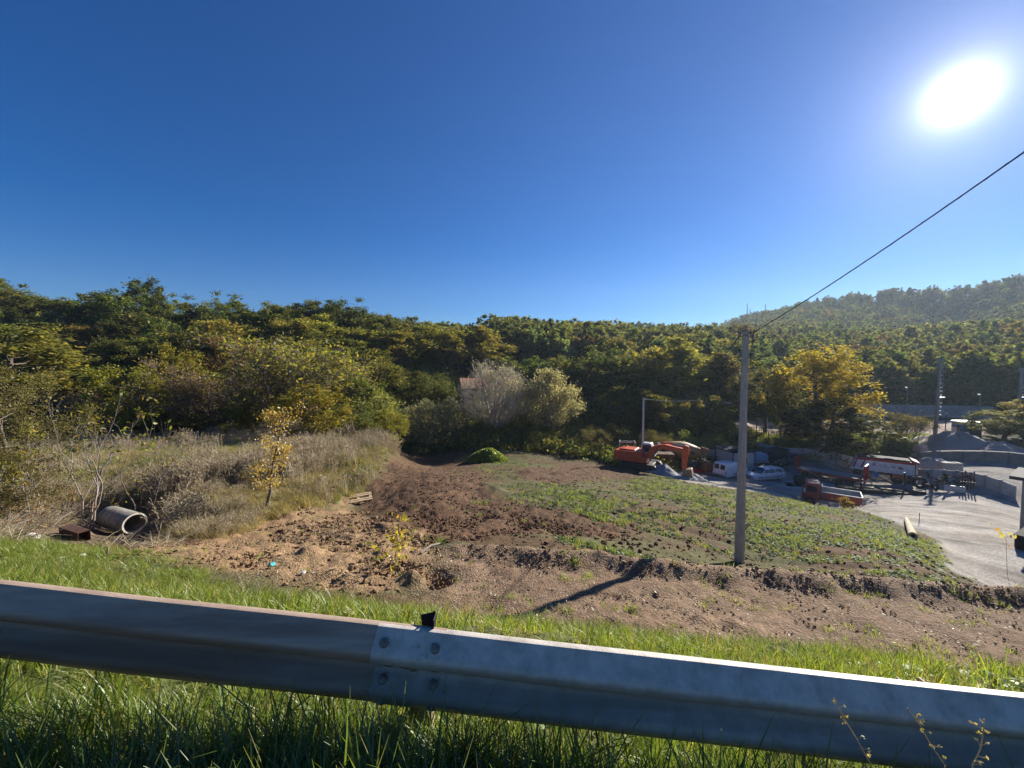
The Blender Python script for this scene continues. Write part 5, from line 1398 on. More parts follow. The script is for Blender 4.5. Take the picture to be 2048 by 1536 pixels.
def egg_willow(seed, h, rad, ntuft, ntw, leaves, size, base=0.05, tl=1.0):
    """upright rounded willow: limbs from low down, the whole crown made of fine rising twigs with small leaves"""
    rr_ = np.random.default_rng(seed)
    p = rr_.normal(size=(ntuft, 3)); p /= np.linalg.norm(p, axis=1)[:, None]; p *= (rr_.uniform(0.15, 1, ntuft) ** 0.45)[:, None]
    up_ = 1 - 0.30 * np.clip(p[:, 2], 0, 1)
    cl = np.stack([p[:, 0] * rad * up_, p[:, 1] * rad * up_, h * ((base + 0.93) / 2 + p[:, 2] * (0.93 - base) / 2)], 1)
    lump = 1 + 0.14 * np.sin(3 * np.arctan2(cl[:, 1], cl[:, 0]) + seed) + 0.10 * np.sin(cl[:, 2] * 2.1 + seed)
    cl[:, :2] *= lump[:, None]
    segs = []
    tr = h * 0.018
    for s_ in range(4):
        a = s_ * 1.57 + rr_.uniform(-.4, .4); d = np.array([math.cos(a), math.sin(a), 0])
        q0, q1, q2 = np.array([0, 0, -0.4]), d * rad * 0.16 + np.array([0, 0, h * 0.28]), d * rad * 0.36 + np.array([0, 0, h * 0.72])
        segs += [(q0, q1, tr, tr * 0.7), (q1, q2, tr * 0.7, tr * 0.2)]
    for c in cl[rr_.permutation(ntuft)[:90]]:
        z = max(h * 0.06, c[2] - np.hypot(c[0], c[1]) * 1.1); st = np.array([c[0] * 0.12, c[1] * 0.12, z]); mid = (st + c) / 2 + np.array([0, 0, -0.2])
        segs += [(st, mid, tr * 0.3, tr * 0.2), (mid, c, tr * 0.2, tr * 0.07)]
    k = np.repeat(np.arange(ntuft), ntw); n = len(k)
    P0 = cl[k] + rr_.normal(size=(n, 3)) * np.array([0.35, 0.35, 0.3])
    d = np.stack([cl[k, 0] / rad * 0.5, cl[k, 1] / rad * 0.5, np.full(n, 0.9)], 1) + rr_.normal(size=(n, 3)) * 0.32; d /= np.linalg.norm(d, axis=1)[:, None]
    L = rr_.uniform(0.45, 1.1, n) * tl; P1 = P0 + d * L[:, None]
    segs += [(a, b, 0.016, 0.006) for a, b in zip(P0, P1)]
    kk = np.repeat(np.arange(n), leaves); C = P0[kk] + (P1 - P0)[kk] * rr_.uniform(0.2, 1.05, len(kk))[:, None] + rr_.normal(size=(len(kk), 3)) * 0.06
    return tubes_np(segs, 4), leaf_quads(C, size, rr_, -0.4, 2.4)
m_twig = pm('silvery twigs', (0.48, 0.42, 0.36), rough=0.9, col2=(0.34, 0.29, 0.245), scale=3)
L_silver = leafm('silvery willow leaves', (0.30, 0.285, 0.18), (0.48, 0.45, 0.32), (0.50, 0.42, 0.24), trans=0.5, gloss=0.015)
kind('willow0', *egg_willow(31, 11, 4.4, 300, 14, 1, 0.12, 0.06), m_twig, L_silver)
kind('willow1', *egg_willow(32, 10, 3.4, 260, 13, 4, 0.13, 0.05), m_bark, L_silver)
kind('willow2', *egg_willow(33, 6, 4.0, 280, 12, 3, 0.13, -0.25, 0.9), m_bark, L_grey)
kind('bare0', *willow(34, 9, 4.2, L_rust, 2, 0.12, 2200), m_bark_brown, L_rust)
kind('bare1', *willow(35, 8, 3.6, L_lime, 3, 0.15, 1300), m_bark_brown, L_olive)
kind('bare2', *willow(36, 4, 3.4, L_rust, 2, 0.10, 1600, 0.5), m_bark_brown, L_rust)

def plant(kindname, name, label, cat, px, Y, ptop, wpx, group=None, rz=None, dzb=0.0):
    tm, cm, hh, ww = TREE_KINDS[kindname]
    g = GX(px, Y)
    h = max(0.8, PIX(px, ptop, Y)[2] - g.z)
    w = wpx / FPX * Y / 2
    sx, sz = w / ww, h / hh
    t = thing(name, label, cat, (g.x, g.y, g.z + dzb), rnd.uniform(0, 6.28) if rz is None else rz, group)
    t.scale = (sx, sx, sz)
    link_mesh('trunk', tm, t)
    if cm: link_mesh('crown', cm, t)
    return t
def pk(base, n): return base + str(rnd.randrange(n))

ORD = ['first', 'second', 'third', 'fourth', 'fifth', 'sixth', 'seventh', 'eighth', 'ninth', 'tenth', 'eleventh', 'twelfth', 'thirteenth', 'fourteenth', 'fifteenth', 'sixteenth',
       'seventeenth', 'eighteenth', 'nineteenth', 'twentieth', 'twenty first', 'twenty second', 'twenty third', 'twenty fourth', 'twenty fifth']
# --- trees one can point at, left to right
plant('finebush0', 'shrub', 'dense olive yellow shrub at the left edge behind the bare stems', 'shrub', 20, 17.5, 722, 215)
plant('finebush1', 'shrub', 'dark leafy shrub low at the left edge by the white stone', 'shrub', -30, 12.2, 880, 210)
plant('olive0', 'oak_tree', 'yellowing oak at the left edge above the olive shrub', 'tree', 20, 42, 636, 250)
plant('bare2', 'shrub', 'brown leafless thicket beside the olive yellow shrub', 'shrub', 158, 37, 765, 120)
plant('lime0', 'small_tree', 'small yellow green tree right of the brown thicket', 'tree', 258, 36.5, 724, 135)
plant('lime1', 'small_tree', 'pale yellow green tree between dark oaks above the meadow', 'tree', 362, 42, 680, 120)
plant('bare0', 'bare_tree', 'leafless spreading tree in the middle of the left wood edge', 'tree', 445, 40, 708, 190)
plant('bare1', 'bare_tree', 'tall half bare tree with upright twigs above the yellow foliage', 'tree', 572, 39, 655, 230)
plant('lime2', 'small_tree', 'bright yellow leaved tree behind the orange sapling', 'tree', 622, 33, 765, 150)
plant('lime0', 'small_tree', 'yellow olive foliage tree behind the meadow left of the bright yellow one', 'tree', 535, 38, 770, 150)
plant('shrub0', 'shrub', 'dark green bush at the back of the meadow below the bare tree', 'shrub', 455, 41, 800, 190)
plant('shrub1', 'shrub', 'dark green bush in shade behind the meadow, right of the small yellow green tree', 'shrub', 345, 43, 805, 150)
plant('tan0', 'small_tree', 'brownish grey tree behind the half bare tree', 'tree', 470, 50, 662, 110)
plant('shrub2', 'shrub', 'grey green thicket behind the small lime tree at the end of the bank', 'shrub', 745, 46, 765, 130)
plant('shrub0', 'shrub', 'blue green dark shrub between the yellow tree and the end of the bank', 'shrub', 705, 41, 800, 110)
plant('bare1', 'bare_tree', 'grey twiggy tree above the shrubs near the end of the bank', 'tree', 700, 52, 715, 110)
plant('lime1', 'small_tree', 'small lime tree at the end of the bank beside the brown field', 'tree', 782, 38, 812, 76)
plant('willow2', 'willow_shrub', 'broad rounded willow shrub at the far edge of the brown field', 'shrub', 868, 52.0, 790, 135)
plant('willow0', 'willow_tree', 'wide grey leafless willow at the far edge of the brown field', 'tree', 990, 54.5, 712, 140)
plant('willow1', 'willow_tree', 'leafy grey green willow right of the leafless willow', 'tree', 1098, 55.0, 726, 100)
plant('finebush0', 'shrub', 'yellow green bush glowing under the leafless willow', 'shrub', 955, 53.5, 835, 90)
plant('shrub1', 'shrub', 'dark bush at the foot of the leafy willow', 'shrub', 1055, 52.0, 845, 100)
plant('shrub2', 'shrub', 'dark bush between the two willow trunks', 'shrub', 1030, 56.0, 830, 90)
plant('finebush1', 'shrub', 'bright olive bush right of the willows near the green strip', 'shrub', 1185, 49.5, 850, 66)
plant('shrub0', 'shrub', 'dark bush behind the open steel shelter', 'shrub', 1235, 52.0, 845, 90)
plant('finebush0', 'shrub', 'olive bush right of the slim metal pole behind the mixer', 'shrub', 1310, 50.5, 858, 66)
plant('shrub1', 'shrub', 'brownish bush on the slope above the mixer drum', 'shrub', 1365, 53.0, 855, 80)
plant('shrub2', 'shrub', 'shaded bush above the site cabin roof', 'shrub', 1425, 54.0, 862, 70)
plant('oak1', 'oak_tree', 'tall dark oak behind the bush right of the willows', 'tree', 1212, 74, 690, 150)
plant('olive1', 'oak_tree', 'pale green oak left of the slim metal pole, between two dark ones', 'tree', 1155, 76, 715, 110)
plant('tall0', 'oak_tree', 'tallest olive oak with dark straight trunk right of the slim metal pole', 'tree', 1347, 73, 668, 165)
plant('olive2', 'oak_tree', 'open olive oak whose crown stands over the mixer and cabin', 'tree', 1280, 75, 690, 120)
plant('tall1', 'oak_tree', 'slender olive oak just left of the concrete pole', 'tree', 1440, 72, 700, 115)
plant('olive3', 'oak_tree', 'yellowish oak behind the concrete pole over the railing', 'tree', 1395, 77, 700, 110)
plant('oak2', 'oak_tree', 'dark oak right of the concrete pole standing on the lit grass', 'tree', 1530, 61.5, 715, 110)
plant('olive0', 'small_tree', 'thin young tree on the lit grass between the dark oak and golden tree', 'tree', 1572, 59.5, 765, 75)
plant('tall0', 'oak_tree', 'slim oak partly hidden by the concrete pole', 'tree', 1478, 70, 745, 80)
plant('gold0', 'poplar_tree', 'large golden yellow poplar, the brightest tree above the yard', 'tree', 1636, 55, 686, 155)
plant('oak0', 'oak_tree', 'green oak growing in front of the golden poplar', 'tree', 1655, 51.2, 770, 165)
plant('lime2', 'small_tree', 'small yellowing tree on the bank right of the golden poplar', 'tree', 1768, 53.5, 842, 55)
plant('bare1', 'small_tree', 'small dark tree with thin trunk left of the floodlight mast', 'tree', 1812, 54.0, 822, 75)
plant('olive1', 'oak_tree', 'olive oak at the right edge beyond the gravel mound', 'tree', 2008, 54.0, 818, 110)
plant('olive2', 'oak_tree', 'olive oak cut by the right edge beside the floodlight mast', 'tree', 2075, 56.0, 800, 110)
for i, (px, Y, top, w) in enumerate([(1552, 56.5, 874, 70), (1600, 54.5, 866, 90), (1690, 53.5, 862, 60), (1715, 51.5, 868, 60), (1745, 52.2, 880, 60), (1780, 51.6, 876, 64), (1812, 52.4, 878, 56), (1848, 52.8, 880, 60)]):
    plant(pk('shrub', 3), 'shrub', ORD[i] + ' leafy bush from the left on the bank below the pitch', 'shrub', px, Y, top, w, 'bushes on the bank below the pitch')

plant('oak2', 'small_tree', 'low dark tree left of the slim metal pole', 'tree', 1240, 61, 768, 110)
plant('olive0', 'small_tree', 'low olive tree just behind the slim metal pole', 'tree', 1296, 60, 776, 100)
plant('lime0', 'small_tree', 'low yellow green tree behind the mixer drum', 'tree', 1350, 60, 800, 85)
plant('olive2', 'small_tree', 'low olive tree above the site cabin', 'tree', 1412, 60, 790, 90)
# --- the wood on the left slope and behind, tree by tree
SKYX = [-300, 0, 40, 100, 150, 215, 260, 300, 400, 450, 520, 560, 620, 700, 760, 850, 900, 960, 1000, 1060, 1150, 1300, 1500, 1700]
SKYY = [560, 553, 565, 600, 598, 590, 562, 570, 578, 588, 594, 590, 598, 614, 636, 632, 650, 642, 638, 640, 645, 645, 645, 640]
def row(x0, x1, step, Y0, Y1, dy, names, noun, where, group, w=(85, 125), jit=18):
    spots = []
    px = x0
    while px < x1:
        spots.append((px + rnd.uniform(-0.35, 0.35) * step, rnd.uniform(Y0, Y1))); px += step
    spots.sort(); seen = 0
    for q, Y in spots:
        top = float(np.interp(q, SKYX, SKYY)) + dy + rnd.uniform(-jit, jit)
        if q < -20 or q > 2070: continue
        if q < -20: lab = noun + ' ' + where + ', beyond the left edge'
        elif q > 2070: lab = noun + ' ' + where + ', beyond the right edge'
        else:
            lab = ORD[seen] + ' ' + noun + ' from the left ' + where; seen += 1
        plant(rnd.choice(names), 'oak_tree', lab, 'tree', q, Y, top, rnd.uniform(*w), group)
O4, V4 = ['oak0', 'oak1', 'oak2', 'oak3'], ['olive0', 'olive1', 'olive2', 'olive3']
row(-200, 800, 46, 80, 92, -4, O4 + ['olive0'], 'dark oak', 'along the left skyline', 'oaks along the left skyline', (84, 124))
row(-180, 800, 52, 66, 76, 54, O4 + ['olive1', 'olive3'], 'dark oak', 'midway up the left slope', 'oaks in the middle of the left wood', (90, 128))
row(-160, 760, 60, 54, 62, 92, O4 + V4, 'oak', 'low on the slope above the dry meadow', 'oaks low on the left slope', (95, 132), 24)
row(60, 700, 90, 47, 50, 135, ['oak0', 'olive2', 'olive3', 'oak3'], 'oak', 'at the lower edge of the left wood', 'oaks at the lower edge of the left wood', (80, 112), 20)
row(810, 990, 38, 84, 92, 8, V4 + ['tall0', 'tall1', 'lime0'], 'sunlit olive oak', 'in the grove above the farmhouse', 'oaks of the sunlit grove', (75, 105), 12)
row(640, 800, 50, 72, 80, 30, V4, 'sunlit olive oak', 'on the ridge left of the grove', 'oaks on the ridge left of the grove', (85, 115), 12)
row(1000, 1500, 40, 125, 150, 4, O4 + V4, 'oak', 'along the middle skyline', 'oaks along the middle skyline', (60, 85), 8)
row(1010, 1500, 46, 100, 118, 28, O4 + V4, 'oak', 'just below the middle skyline', 'oaks below the middle skyline', (65, 95), 12)
row(1020, 1620, 50, 80, 92, 62, O4 + ['olive2', 'tall1'], 'oak', 'in the dark wood behind willows and tall oaks', 'oaks behind the willows', (75, 105), 16)
row(720, 900, 48, 60, 66, 118, ['shrub0', 'shrub1', 'olive1', 'oak2', 'tan1'], 'low tree', 'between the dry meadow and farmhouse', 'low trees left of the farmhouse', (70, 110), 16)
row(1110, 1300, 48, 80, 86, 80, O4 + V4, 'oak', 'between the willows and tallest olive oak', 'oaks between willows and tall oak', (75, 105), 14)
row(1500, 1800, 42, 84, 92, 75, O4 + ['olive1'], 'dark tree', 'in the row behind the pitch', 'trees behind the sports pitch', (60, 85), 14)
row(1740, 2140, 38, 79, 88, 78, O4, 'dark tree', 'in the dense row behind the pitch wall', 'trees behind the pitch wall', (60, 90), 16)

# --- the far hills: a wood that reads as one mass
def far_wood():
    src = []
    for i, (sh, mat_) in enumerate((('oak', L_pine), ('round', L_pine), ('cone', L_pine), ('oak', L_oak), ('round', L_rust), ('cone', L_pine))):
        tr_, cr_ = crown_tree(300 + i, sh, 44, 52, 0.38, 9.5, 3.1, 0.08, 0.95, 0.21)
        V = np.vstack([tr_[0], cr_[0]]); F = np.vstack([tr_[1], cr_[1] + len(tr_[0])])
        me = np_mesh('far_tree', V, faces4=F, mat=m_bark)
        me.materials.append(mat_)
        mi = np.zeros(len(F), np.int32); mi[len(tr_[1]):] = 1
        me.polygons.foreach_set('material_index', mi)
        src.append(source('far_tree', me))
    r_ = np.random.default_rng(5)
    pts = []
    # wooded hillsides: denser near, out to the ridge and a little beyond
    for (t0, t1, r0, r1, n) in ((-0.2, 0.98, 96, 240, 1900), (-0.05, 1.05, 240, 480, 4200), (-1.1, -0.1, 100, 150, 260), (0.6, 1.1, 92, 150, 260)):
        th = r_.uniform(t0, t1, n); rr = np.sqrt(r_.uniform(r0 ** 2, r1 ** 2, n))
        pts.append(np.stack([np.sin(th) * rr, np.cos(th) * rr], 1))
    P = np.concatenate(pts)
    P = P[(P[:, 1] > 80) | (P[:, 0] < 25)]
    z = H(P[:, 0], P[:, 1]) - 0.3 - 4.5 * (P[:, 0] < -8)
    n = len(P)
    rot = np.zeros((n, 3)); rot[:, 2] = r_.uniform(0, 6.28, n)
    s = r_.uniform(0.85, 1.55, n); S = np.stack([s * r_.uniform(0.9, 1.2, n), s * r_.uniform(0.9, 1.2, n), s], 1)
    idx = np.where(r_.random(n) < 0.05, 4, r_.integers(0, 4, n)); idx = np.where(r_.random(n) < 0.18, 5, idx)
    near = np.hypot(P[:, 0], P[:, 1]) < 240
    S[near & (P[:, 0] < 150)] *= 0.9
    mkscatter('far_wood', np.stack([P[:, 0], P[:, 1], z], 1), rot, S, idx, src, 'hazy wooded hillside of mixed green and tan trees')
far_wood()
# ------------------------------------------------------------------ things lying and growing in the field
m_pipe = pm('old pipe concrete', (0.33, 0.305, 0.265), rough=0.95, col2=(0.15, 0.14, 0.11), scale=4, bump=0.5, bscale=25)
cpt = thing('concrete_pipe', 'large open concrete pipe lying at the edge of the dry meadow', 'pipe')
fc = Vector(PIX(270, 1047, 12.6)); axp = Vector((-1.0, 0.38, 0.03)).normalized()
b_ = MB(); b_.lathe([(0.295, 0.0), (0.335, 0.0), (0.345, 0.04), (0.345, 1.5), (0.295, 1.5)], axp, (0, 0, 0), 32, closed=True)
fc.z += 0.0
cpt.location = fc
b_.build('barrel', m_pipe, cpt, smooth=True)
b_ = MB(); b_.lathe([(0.292, -0.006), (0.340, -0.006), (0.340, 0.012), (0.292, 0.012)], axp, (0, 0, 0), 32, closed=True)
o = b_.build('rim', pm('chipped pale rim', (0.70, 0.66, 0.58), rough=0.9, col2=(0.45, 0.41, 0.35), scale=9), cpt, smooth=True)
rc = thing('rusty_channel', 'rusty brown steel channel lying left of the concrete pipe', 'scrap steel', GP(150, 1076) + Vector((0, 0, 0.12)), R(-22))
b_ = MB(); L2, wv, hv, tv = 0.55, 0.13, 0.14, 0.012
for (y0, y1, z0, z1) in ((-wv, wv, -hv, -hv + tv), (-wv, -wv + tv, -hv + tv, hv), (wv - tv, wv, -hv + tv, hv), (-wv, wv, hv, hv + tv)): b_.box(-L2, L2, y0, y1, z0, z1)
b_.build('section', m_rust, rc)
def rock(name, label, px, py, r, mat, seed, cat='stone', sq=0.7, dz=0.0):
    bm = bmesh.new(); bmesh.ops.create_icosphere(bm, subdivisions=2, radius=r); q = random.Random(seed)
    offs = [Vector((q.uniform(-1, 1), q.uniform(-1, 1), q.uniform(-1, 1))).normalized() for _ in range(7)]
    for v in bm.verts:
        n = v.co.normalized()
        for o in offs:
            d_ = n.dot(o)
            if d_ > 0.55: v.co -= o * (d_ - 0.55) * r * 0.9
        v.co.z *= sq
    me = bpy.data.meshes.new(name); bm.to_mesh(me); bm.free(); me.materials.append(mat)
    o = link_mesh(name, me); o.location = GP(px, py) + Vector((0, 0, r * sq * 0.45 + dz)); o.rotation_euler = (0, 0, q.uniform(0, 6)); return tag(o, label, cat)
m_stone = pm('pale limestone', (0.62, 0.58, 0.48), rough=0.9, col2=(0.42, 0.39, 0.32), scale=9, bump=0.4)
rock('stone', 'pale angular stone at the edge of the grass left of the rusty channel', 62, 1080, 0.21, m_stone, 3)
rock('stone', 'small yellowish stone in front of the rusty channel', 126, 1094, 0.09, m_stone, 4)
rock('stone', 'pale flat stone in the grass below the rusty channel', 118, 1121, 0.13, m_stone, 5, sq=0.4)
rock('stone', 'white stone at the grass edge below the concrete pipe', 160, 1118, 0.10, m_stone, 6)
rock('stone', 'pale stone in the dug soil, left of its pair', 604, 1148, 0.07, m_stone, 7)
rock('stone', 'pale stone in the dug soil, right of its pair', 627, 1152, 0.06, m_stone, 8)
rock('stone', 'dark rounded stone right of the mouth of the concrete pipe', 306, 1056, 0.15, m_pipe, 9)
rock('litter', 'crumpled turquoise plastic scrap among the clods', 542, 1131, 0.09, pm('turquoise plastic', (0.05, 0.38, 0.42), rough=0.4), 10, 'litter', 0.6)
pl = thing('pallet', 'pale wooden pallet lying on the ploughed soil', 'pallet', GP(717, 1002) + Vector((0, 0, 0.02)), R(24), rot=(R(5), R(-3), R(24)))
m_pal = pm('fresh pallet wood', (0.60, 0.46, 0.28), rough=0.8, col2=(0.48, 0.35, 0.2), scale=3, stretch=(6, 1, 1))
for i, y in enumerate((-0.38, -0.19, 0.0, 0.19, 0.38)):
    if i == 2: continue
    MB().box(-0.6, 0.6, y - 0.06, y + 0.06, 0.122, 0.144).build('board', m_pal, pl)
for x in (-0.53, 0, 0.53): MB().box(x - 0.05, x + 0.05, -0.44, 0.44, 0.10, 0.12).build('crosspiece', m_pal, pl)
for x in (-0.53, 0, 0.53):
    for y in (-0.38, 0, 0.38): MB().box(x - 0.05, x + 0.05, y - 0.06, y + 0.06, 0.022, 0.10).build('block', m_pal, pl)
for y in (-0.38, 0, 0.38): MB().box(-0.6, 0.6, y - 0.05, y + 0.05, 0.0, 0.022).build('board', m_pal, pl)
def stick(name, label, pts, r, mat, cat='branch'):
    b_ = MB(); b_.tube(pts, [r, r * 0.9, r * 0.6][:len(pts)], 6); o = b_.build(name, mat, None, smooth=True); return tag(o, label, cat)
a0, a1 = GP(842, 1112), GP(880, 1094)
stick('branch', 'bleached broken branch lying on the dug soil', [a0 + Vector((0, 0, 0.05)), (a0 + a1) / 2 + Vector((0, 0, 0.12)), a1 + Vector((0, 0, 0.08))], 0.03, m_bark_pale)
a0, a1 = GP(215, 1118), GP(243, 1109)
stick('branch', 'small forked dark twig standing at the edge of the grass', [a0 + Vector((0, 0, -0.05)), a0 + Vector((0.02, 0, 0.22)), a1 + Vector((0, 0, 0.42))], 0.018, m_bark)
a0, a1 = GP(985, 905), GP(1046, 909)
stick('plank', 'long pale plank lying behind the green weed heap', [a0 + Vector((0, 0, 0.15)), a1 + Vector((0, 0, 0.12))], 0.09, m_timber, 'plank')
for px, top, Y, lab in ((248, 856, 31, 'pale fence stake standing in the dry meadow behind the bare stems'), (351, 862, 32, 'thin pale stake with yellow leaves beside it in the dry meadow'), (396, 862, 30, 'white slanting stake at the back of the dry meadow'), (98, 866, 27, 'grey stake at the left of the dry meadow by the olive shrub')):
    g = GX(px, Y); zt = PIX(px, top, Y)[2]
    b_ = MB(); b_.tube([(0, 0, -0.3), (rnd.uniform(-.1, .1), 0, zt - g.z)], 0.06, 6); o = b_.build('fence_stake', m_bark_pale, None); o.location = g; tag(o, lab, 'stake', 'stakes in the dry meadow')

# ---- bare stems at the left, saplings
def stems(name, label, cat, px, Y, ptop, seeds, bark, leafm_=None, leaves=0, size=0.08, levels=2, tilt=0.5, rad=0.035, spread=0.5, dirs=None, group=None):
    g = GX(px, Y); h = PIX(px, ptop, Y)[2] - g.z
    segs, tips = [], []
    for i, sd in enumerate(seeds):
        q = random.Random(sd); a = q.uniform(0, 6.28)
        d = dirs[i] if dirs else (tilt * math.cos(a), tilt * math.sin(a), 1)
        st = (q.uniform(-.18, .18), q.uniform(-.18, .18), -0.1)
        sg, tp = grow(sd, st, d, h * 0.58 * q.uniform(0.85, 1.05), rad * q.uniform(0.7, 1), levels, 2, spread, 0.20, 0.12, 0.62, 0.16)
        segs += sg; tips += tp
    zmax = max(s[1][2] for s in segs); f = h / zmax
    segs = [(np.array(a) * f, np.array(b) * f, r0, r1) for a, b, r0, r1 in segs]
    t = thing(name, label, cat, g, 0, group)
    V, F = tubes_np(segs, 5); link_mesh('stems', np_mesh('stems', V, faces4=F, mat=bark, smooth=True), t)
    if leaves:
        r_ = np.random.default_rng(seeds[0]); T = np.array(tips) * f
        C = T[r_.integers(0, len(T), leaves)] + r_.normal(size=(leaves, 3)) * 0.07
        V, F = leaf_quads(C, size, r_, 0.0, 1.8); link_mesh('leaves', np_mesh('leaves', V, faces4=F, mat=leafm_), t)
    return t
stems('bare_shrub', 'tall pale bare stems rising beside the concrete pipe', 'shrub', 172, 12.4, 762, (3, 5, 9, 12), m_bark_pale, L_lime, 170, 0.085, 3, dirs=[(0.1, 0, 1), (0.55, 0.1, 0.9), (-0.15, 0.1, 1), (0.35, -0.1, 1)])
stems('bare_shrub', 'bare forked stems behind the mouth of the concrete pipe', 'shrub', 286, 13.9, 836, (21, 22, 27), m_bark_brown, L_lime, 110, 0.085, 3, dirs=[(0.35, 0.0, 1), (-0.05, 0.1, 1), (0.15, 0, 1)])
stems('bare_shrub', 'tangle of leaning bare stems at the left by the olive shrub', 'shrub', 72, 12.6, 838, (41, 42, 47, 48, 50), m_bark_pale, L_lime, 260, 0.085, 3, tilt=0.8)
stems('bare_shrub', 'low brown twig tangle around the end of the concrete pipe', 'shrub', 205, 13.4, 940, (61, 62, 67, 68), m_bark_brown, L_lime, 60, 0.07, 3, tilt=1.3, rad=0.022)
stems('bare_shrub', 'low tangle of thin twigs left of the rusty channel', 'shrub', 95, 11.6, 985, (71, 72, 77, 78, 80), m_bark_brown, L_rust, 90, 0.07, 3, tilt=1.2, rad=0.02)
def sapling(name, label, px, py, Y, pts_px, leaf, nleaf, size, rad, seed, sigma, tmin=0.35, branch=10):
    g = GX(px, Y)
    P = [Vector(PIX(x, y, Y)) - g for x, y in pts_px]; P[0] = Vector((0, 0, -0.1))
    r_ = np.random.default_rng(seed); q = random.Random(seed)
    segs, C = [], []
    n = len(P) - 1
    for i in range(n):
        segs.append((tuple(P[i]), tuple(P[i + 1]), rad * (1 - 0.75 * i / n), rad * (1 - 0.75 * (i + 1) / n)))
    H_ = P[-1].z
    for k in range(branch):
        t = q.uniform(tmin * 0.8, 0.97); i = min(n - 1, int(t * n)); p = P[i].lerp(P[i + 1], t * n - i)
        a = q.uniform(0, 6.28); L = sigma * q.uniform(0.8, 2.0) * (1.15 - 0.6 * t)
        e = p + Vector((math.cos(a) * L, math.sin(a) * L, L * q.uniform(0.1, 0.7)))
        segs.append((tuple(p), tuple(e), rad * 0.3, rad * 0.1))
        m = int(nleaf / branch)
        for j in range(m):
            s = q.uniform(0.35, 1.1); C.append(tuple(p.lerp(e, s) + Vector((q.gauss(0, 1), q.gauss(0, 1), q.gauss(0, 1))) * sigma * 0.22))
    for j in range(nleaf // 5):
        t = q.uniform(max(tmin, 0.6), 1.02); i = min(n - 1, int(t * n)); p = P[i].lerp(P[i + 1], t * n - i); C.append(tuple(p + Vector((q.gauss(0, 1), q.gauss(0, 1), q.gauss(0, 1))) * sigma * 0.4))
    t = thing(name, label, 'sapling', g)
    V, F = tubes_np(segs, 6); link_mesh('stem', np_mesh('stem', V, faces4=F, mat=m_bark, smooth=True), t)
    V, F = leaf_quads(np.array(C), size, r_, -0.3, 1.7); link_mesh('leaves', np_mesh('leaves', V, faces4=F, mat=leaf), t)
    return t
sapling('sapling', 'leaning sapling with orange yellow autumn leaves at the foot of the meadow bank', 528, 1036, 13.4, [(528, 1036), (540, 985), (545, 930), (556, 885), (566, 828)], L_orange, 1300, 0.056, 0.06, 5, 0.55, 0.3, 22)
sapling('sapling', 'thin seedling with drooping yellow leaves on the dug soil', 788, 1168, 7.7, [(788, 1168), (790, 1130), (793, 1085), (800, 1032)], L_yel, 110, 0.075, 0.012, 6, 0.30, 0.25, 14)
sapling('sapling', 'small plant with a few large yellow leaves at the right edge by the bin', 2015, 1090, 17.5, [(2015, 1090), (2012, 1078), (2004, 1068), (1992, 1058)], L_yel, 14, 0.12, 0.008, 8, 0.35, 0.3, 6)
sapling('sapling', 'small bush with orange tinted leaves at the field edge before the truck', 1690, 1018, 29.5, [(1690, 1014), (1692, 1005), (1690, 998)], L_rust, 220, 0.09, 0.03, 9, 0.4, 0.1, 14)

# ---- green heap of weeds on the far field
def weed_heap():
    g = GX(975, 41.0); r_ = np.random.default_rng(4)
    a = r_.uniform(0, 6.28, 5200); q = np.sqrt(r_.uniform(0, 1, 5200))
    x, y = np.cos(a) * q * 2.2, np.sin(a) * q * 1.7
    z = 1.25 * (1 - q ** 1.7) * (1 + 0.25 * (vnoise(x * 2 + 7, y * 2 + 3, 3) - 0.5)) + np.abs(r_.normal(0, 0.06, 5200))
    V, F = leaf_quads(np.stack([x, y, z], 1), 0.16, r_, 0.6)
    t = thing('weed_heap', 'bright green overgrown heap at the far end of the brown field', 'heap', g)
    link_mesh('foliage', np_mesh('foliage', V, faces4=F, mat=L_grass), t)
    o = heap('soil_core', '', 975, 41.0, 2.1, 1.6, 1.1, m_darksoil, 9); o.parent = t; o.location = (0, 0, -0.05)
    for k in ('label', 'category'):
        if k in o: del o[k]
m_darksoil = pm('dark soil', (0.075, 0.05, 0.036), rough=0.95, col2=(0.05, 0.034, 0.025), scale=7, bump=0.8, bscale=18)
L_grass = leafm('bright verge grass', (0.15, 0.225, 0.03), (0.28, 0.35, 0.055), (0.42, 0.38, 0.13), trans=0.55, gloss=0.04, objvar=0.0)
L_tall = leafm('long roadside grass', (0.10, 0.165, 0.032), (0.19, 0.26, 0.058), (0.27, 0.24, 0.10), trans=0.5, gloss=0.05, objvar=0.0)
L_weed = leafm('grey green field weeds', (0.085, 0.125, 0.042), (0.165, 0.20, 0.072), (0.27, 0.28, 0.15), trans=0.35, gloss=0.015, objvar=0.0)
L_dry = leafm('dry meadow stalks', (0.38, 0.31, 0.22), (0.56, 0.48, 0.36), (0.29, 0.21, 0.15), trans=0.3, gloss=0.02, objvar=0.0)
L_straw = leafm('straw tussock', (0.36, 0.28, 0.13), (0.54, 0.44, 0.23), (0.20, 0.22, 0.07), trans=0.4, gloss=0.03, objvar=0.0)
m_clod = pm('brown clods', (0.19, 0.115, 0.068), rough=0.95, col2=(0.125, 0.076, 0.047), scale=5, bump=0.6, bscale=20, spec=0.15)
m_clodo = pm('ochre clods', (0.31, 0.205, 0.115), rough=0.95, col2=(0.20, 0.125, 0.07), scale=5, bump=0.6, bscale=20, spec=0.15)
m_clodb = pm('bank clods', (0.34, 0.245, 0.165), rough=0.95, col2=(0.23, 0.165, 0.11), scale=5, bump=0.6, bscale=20, spec=0.15)
weed_heap()

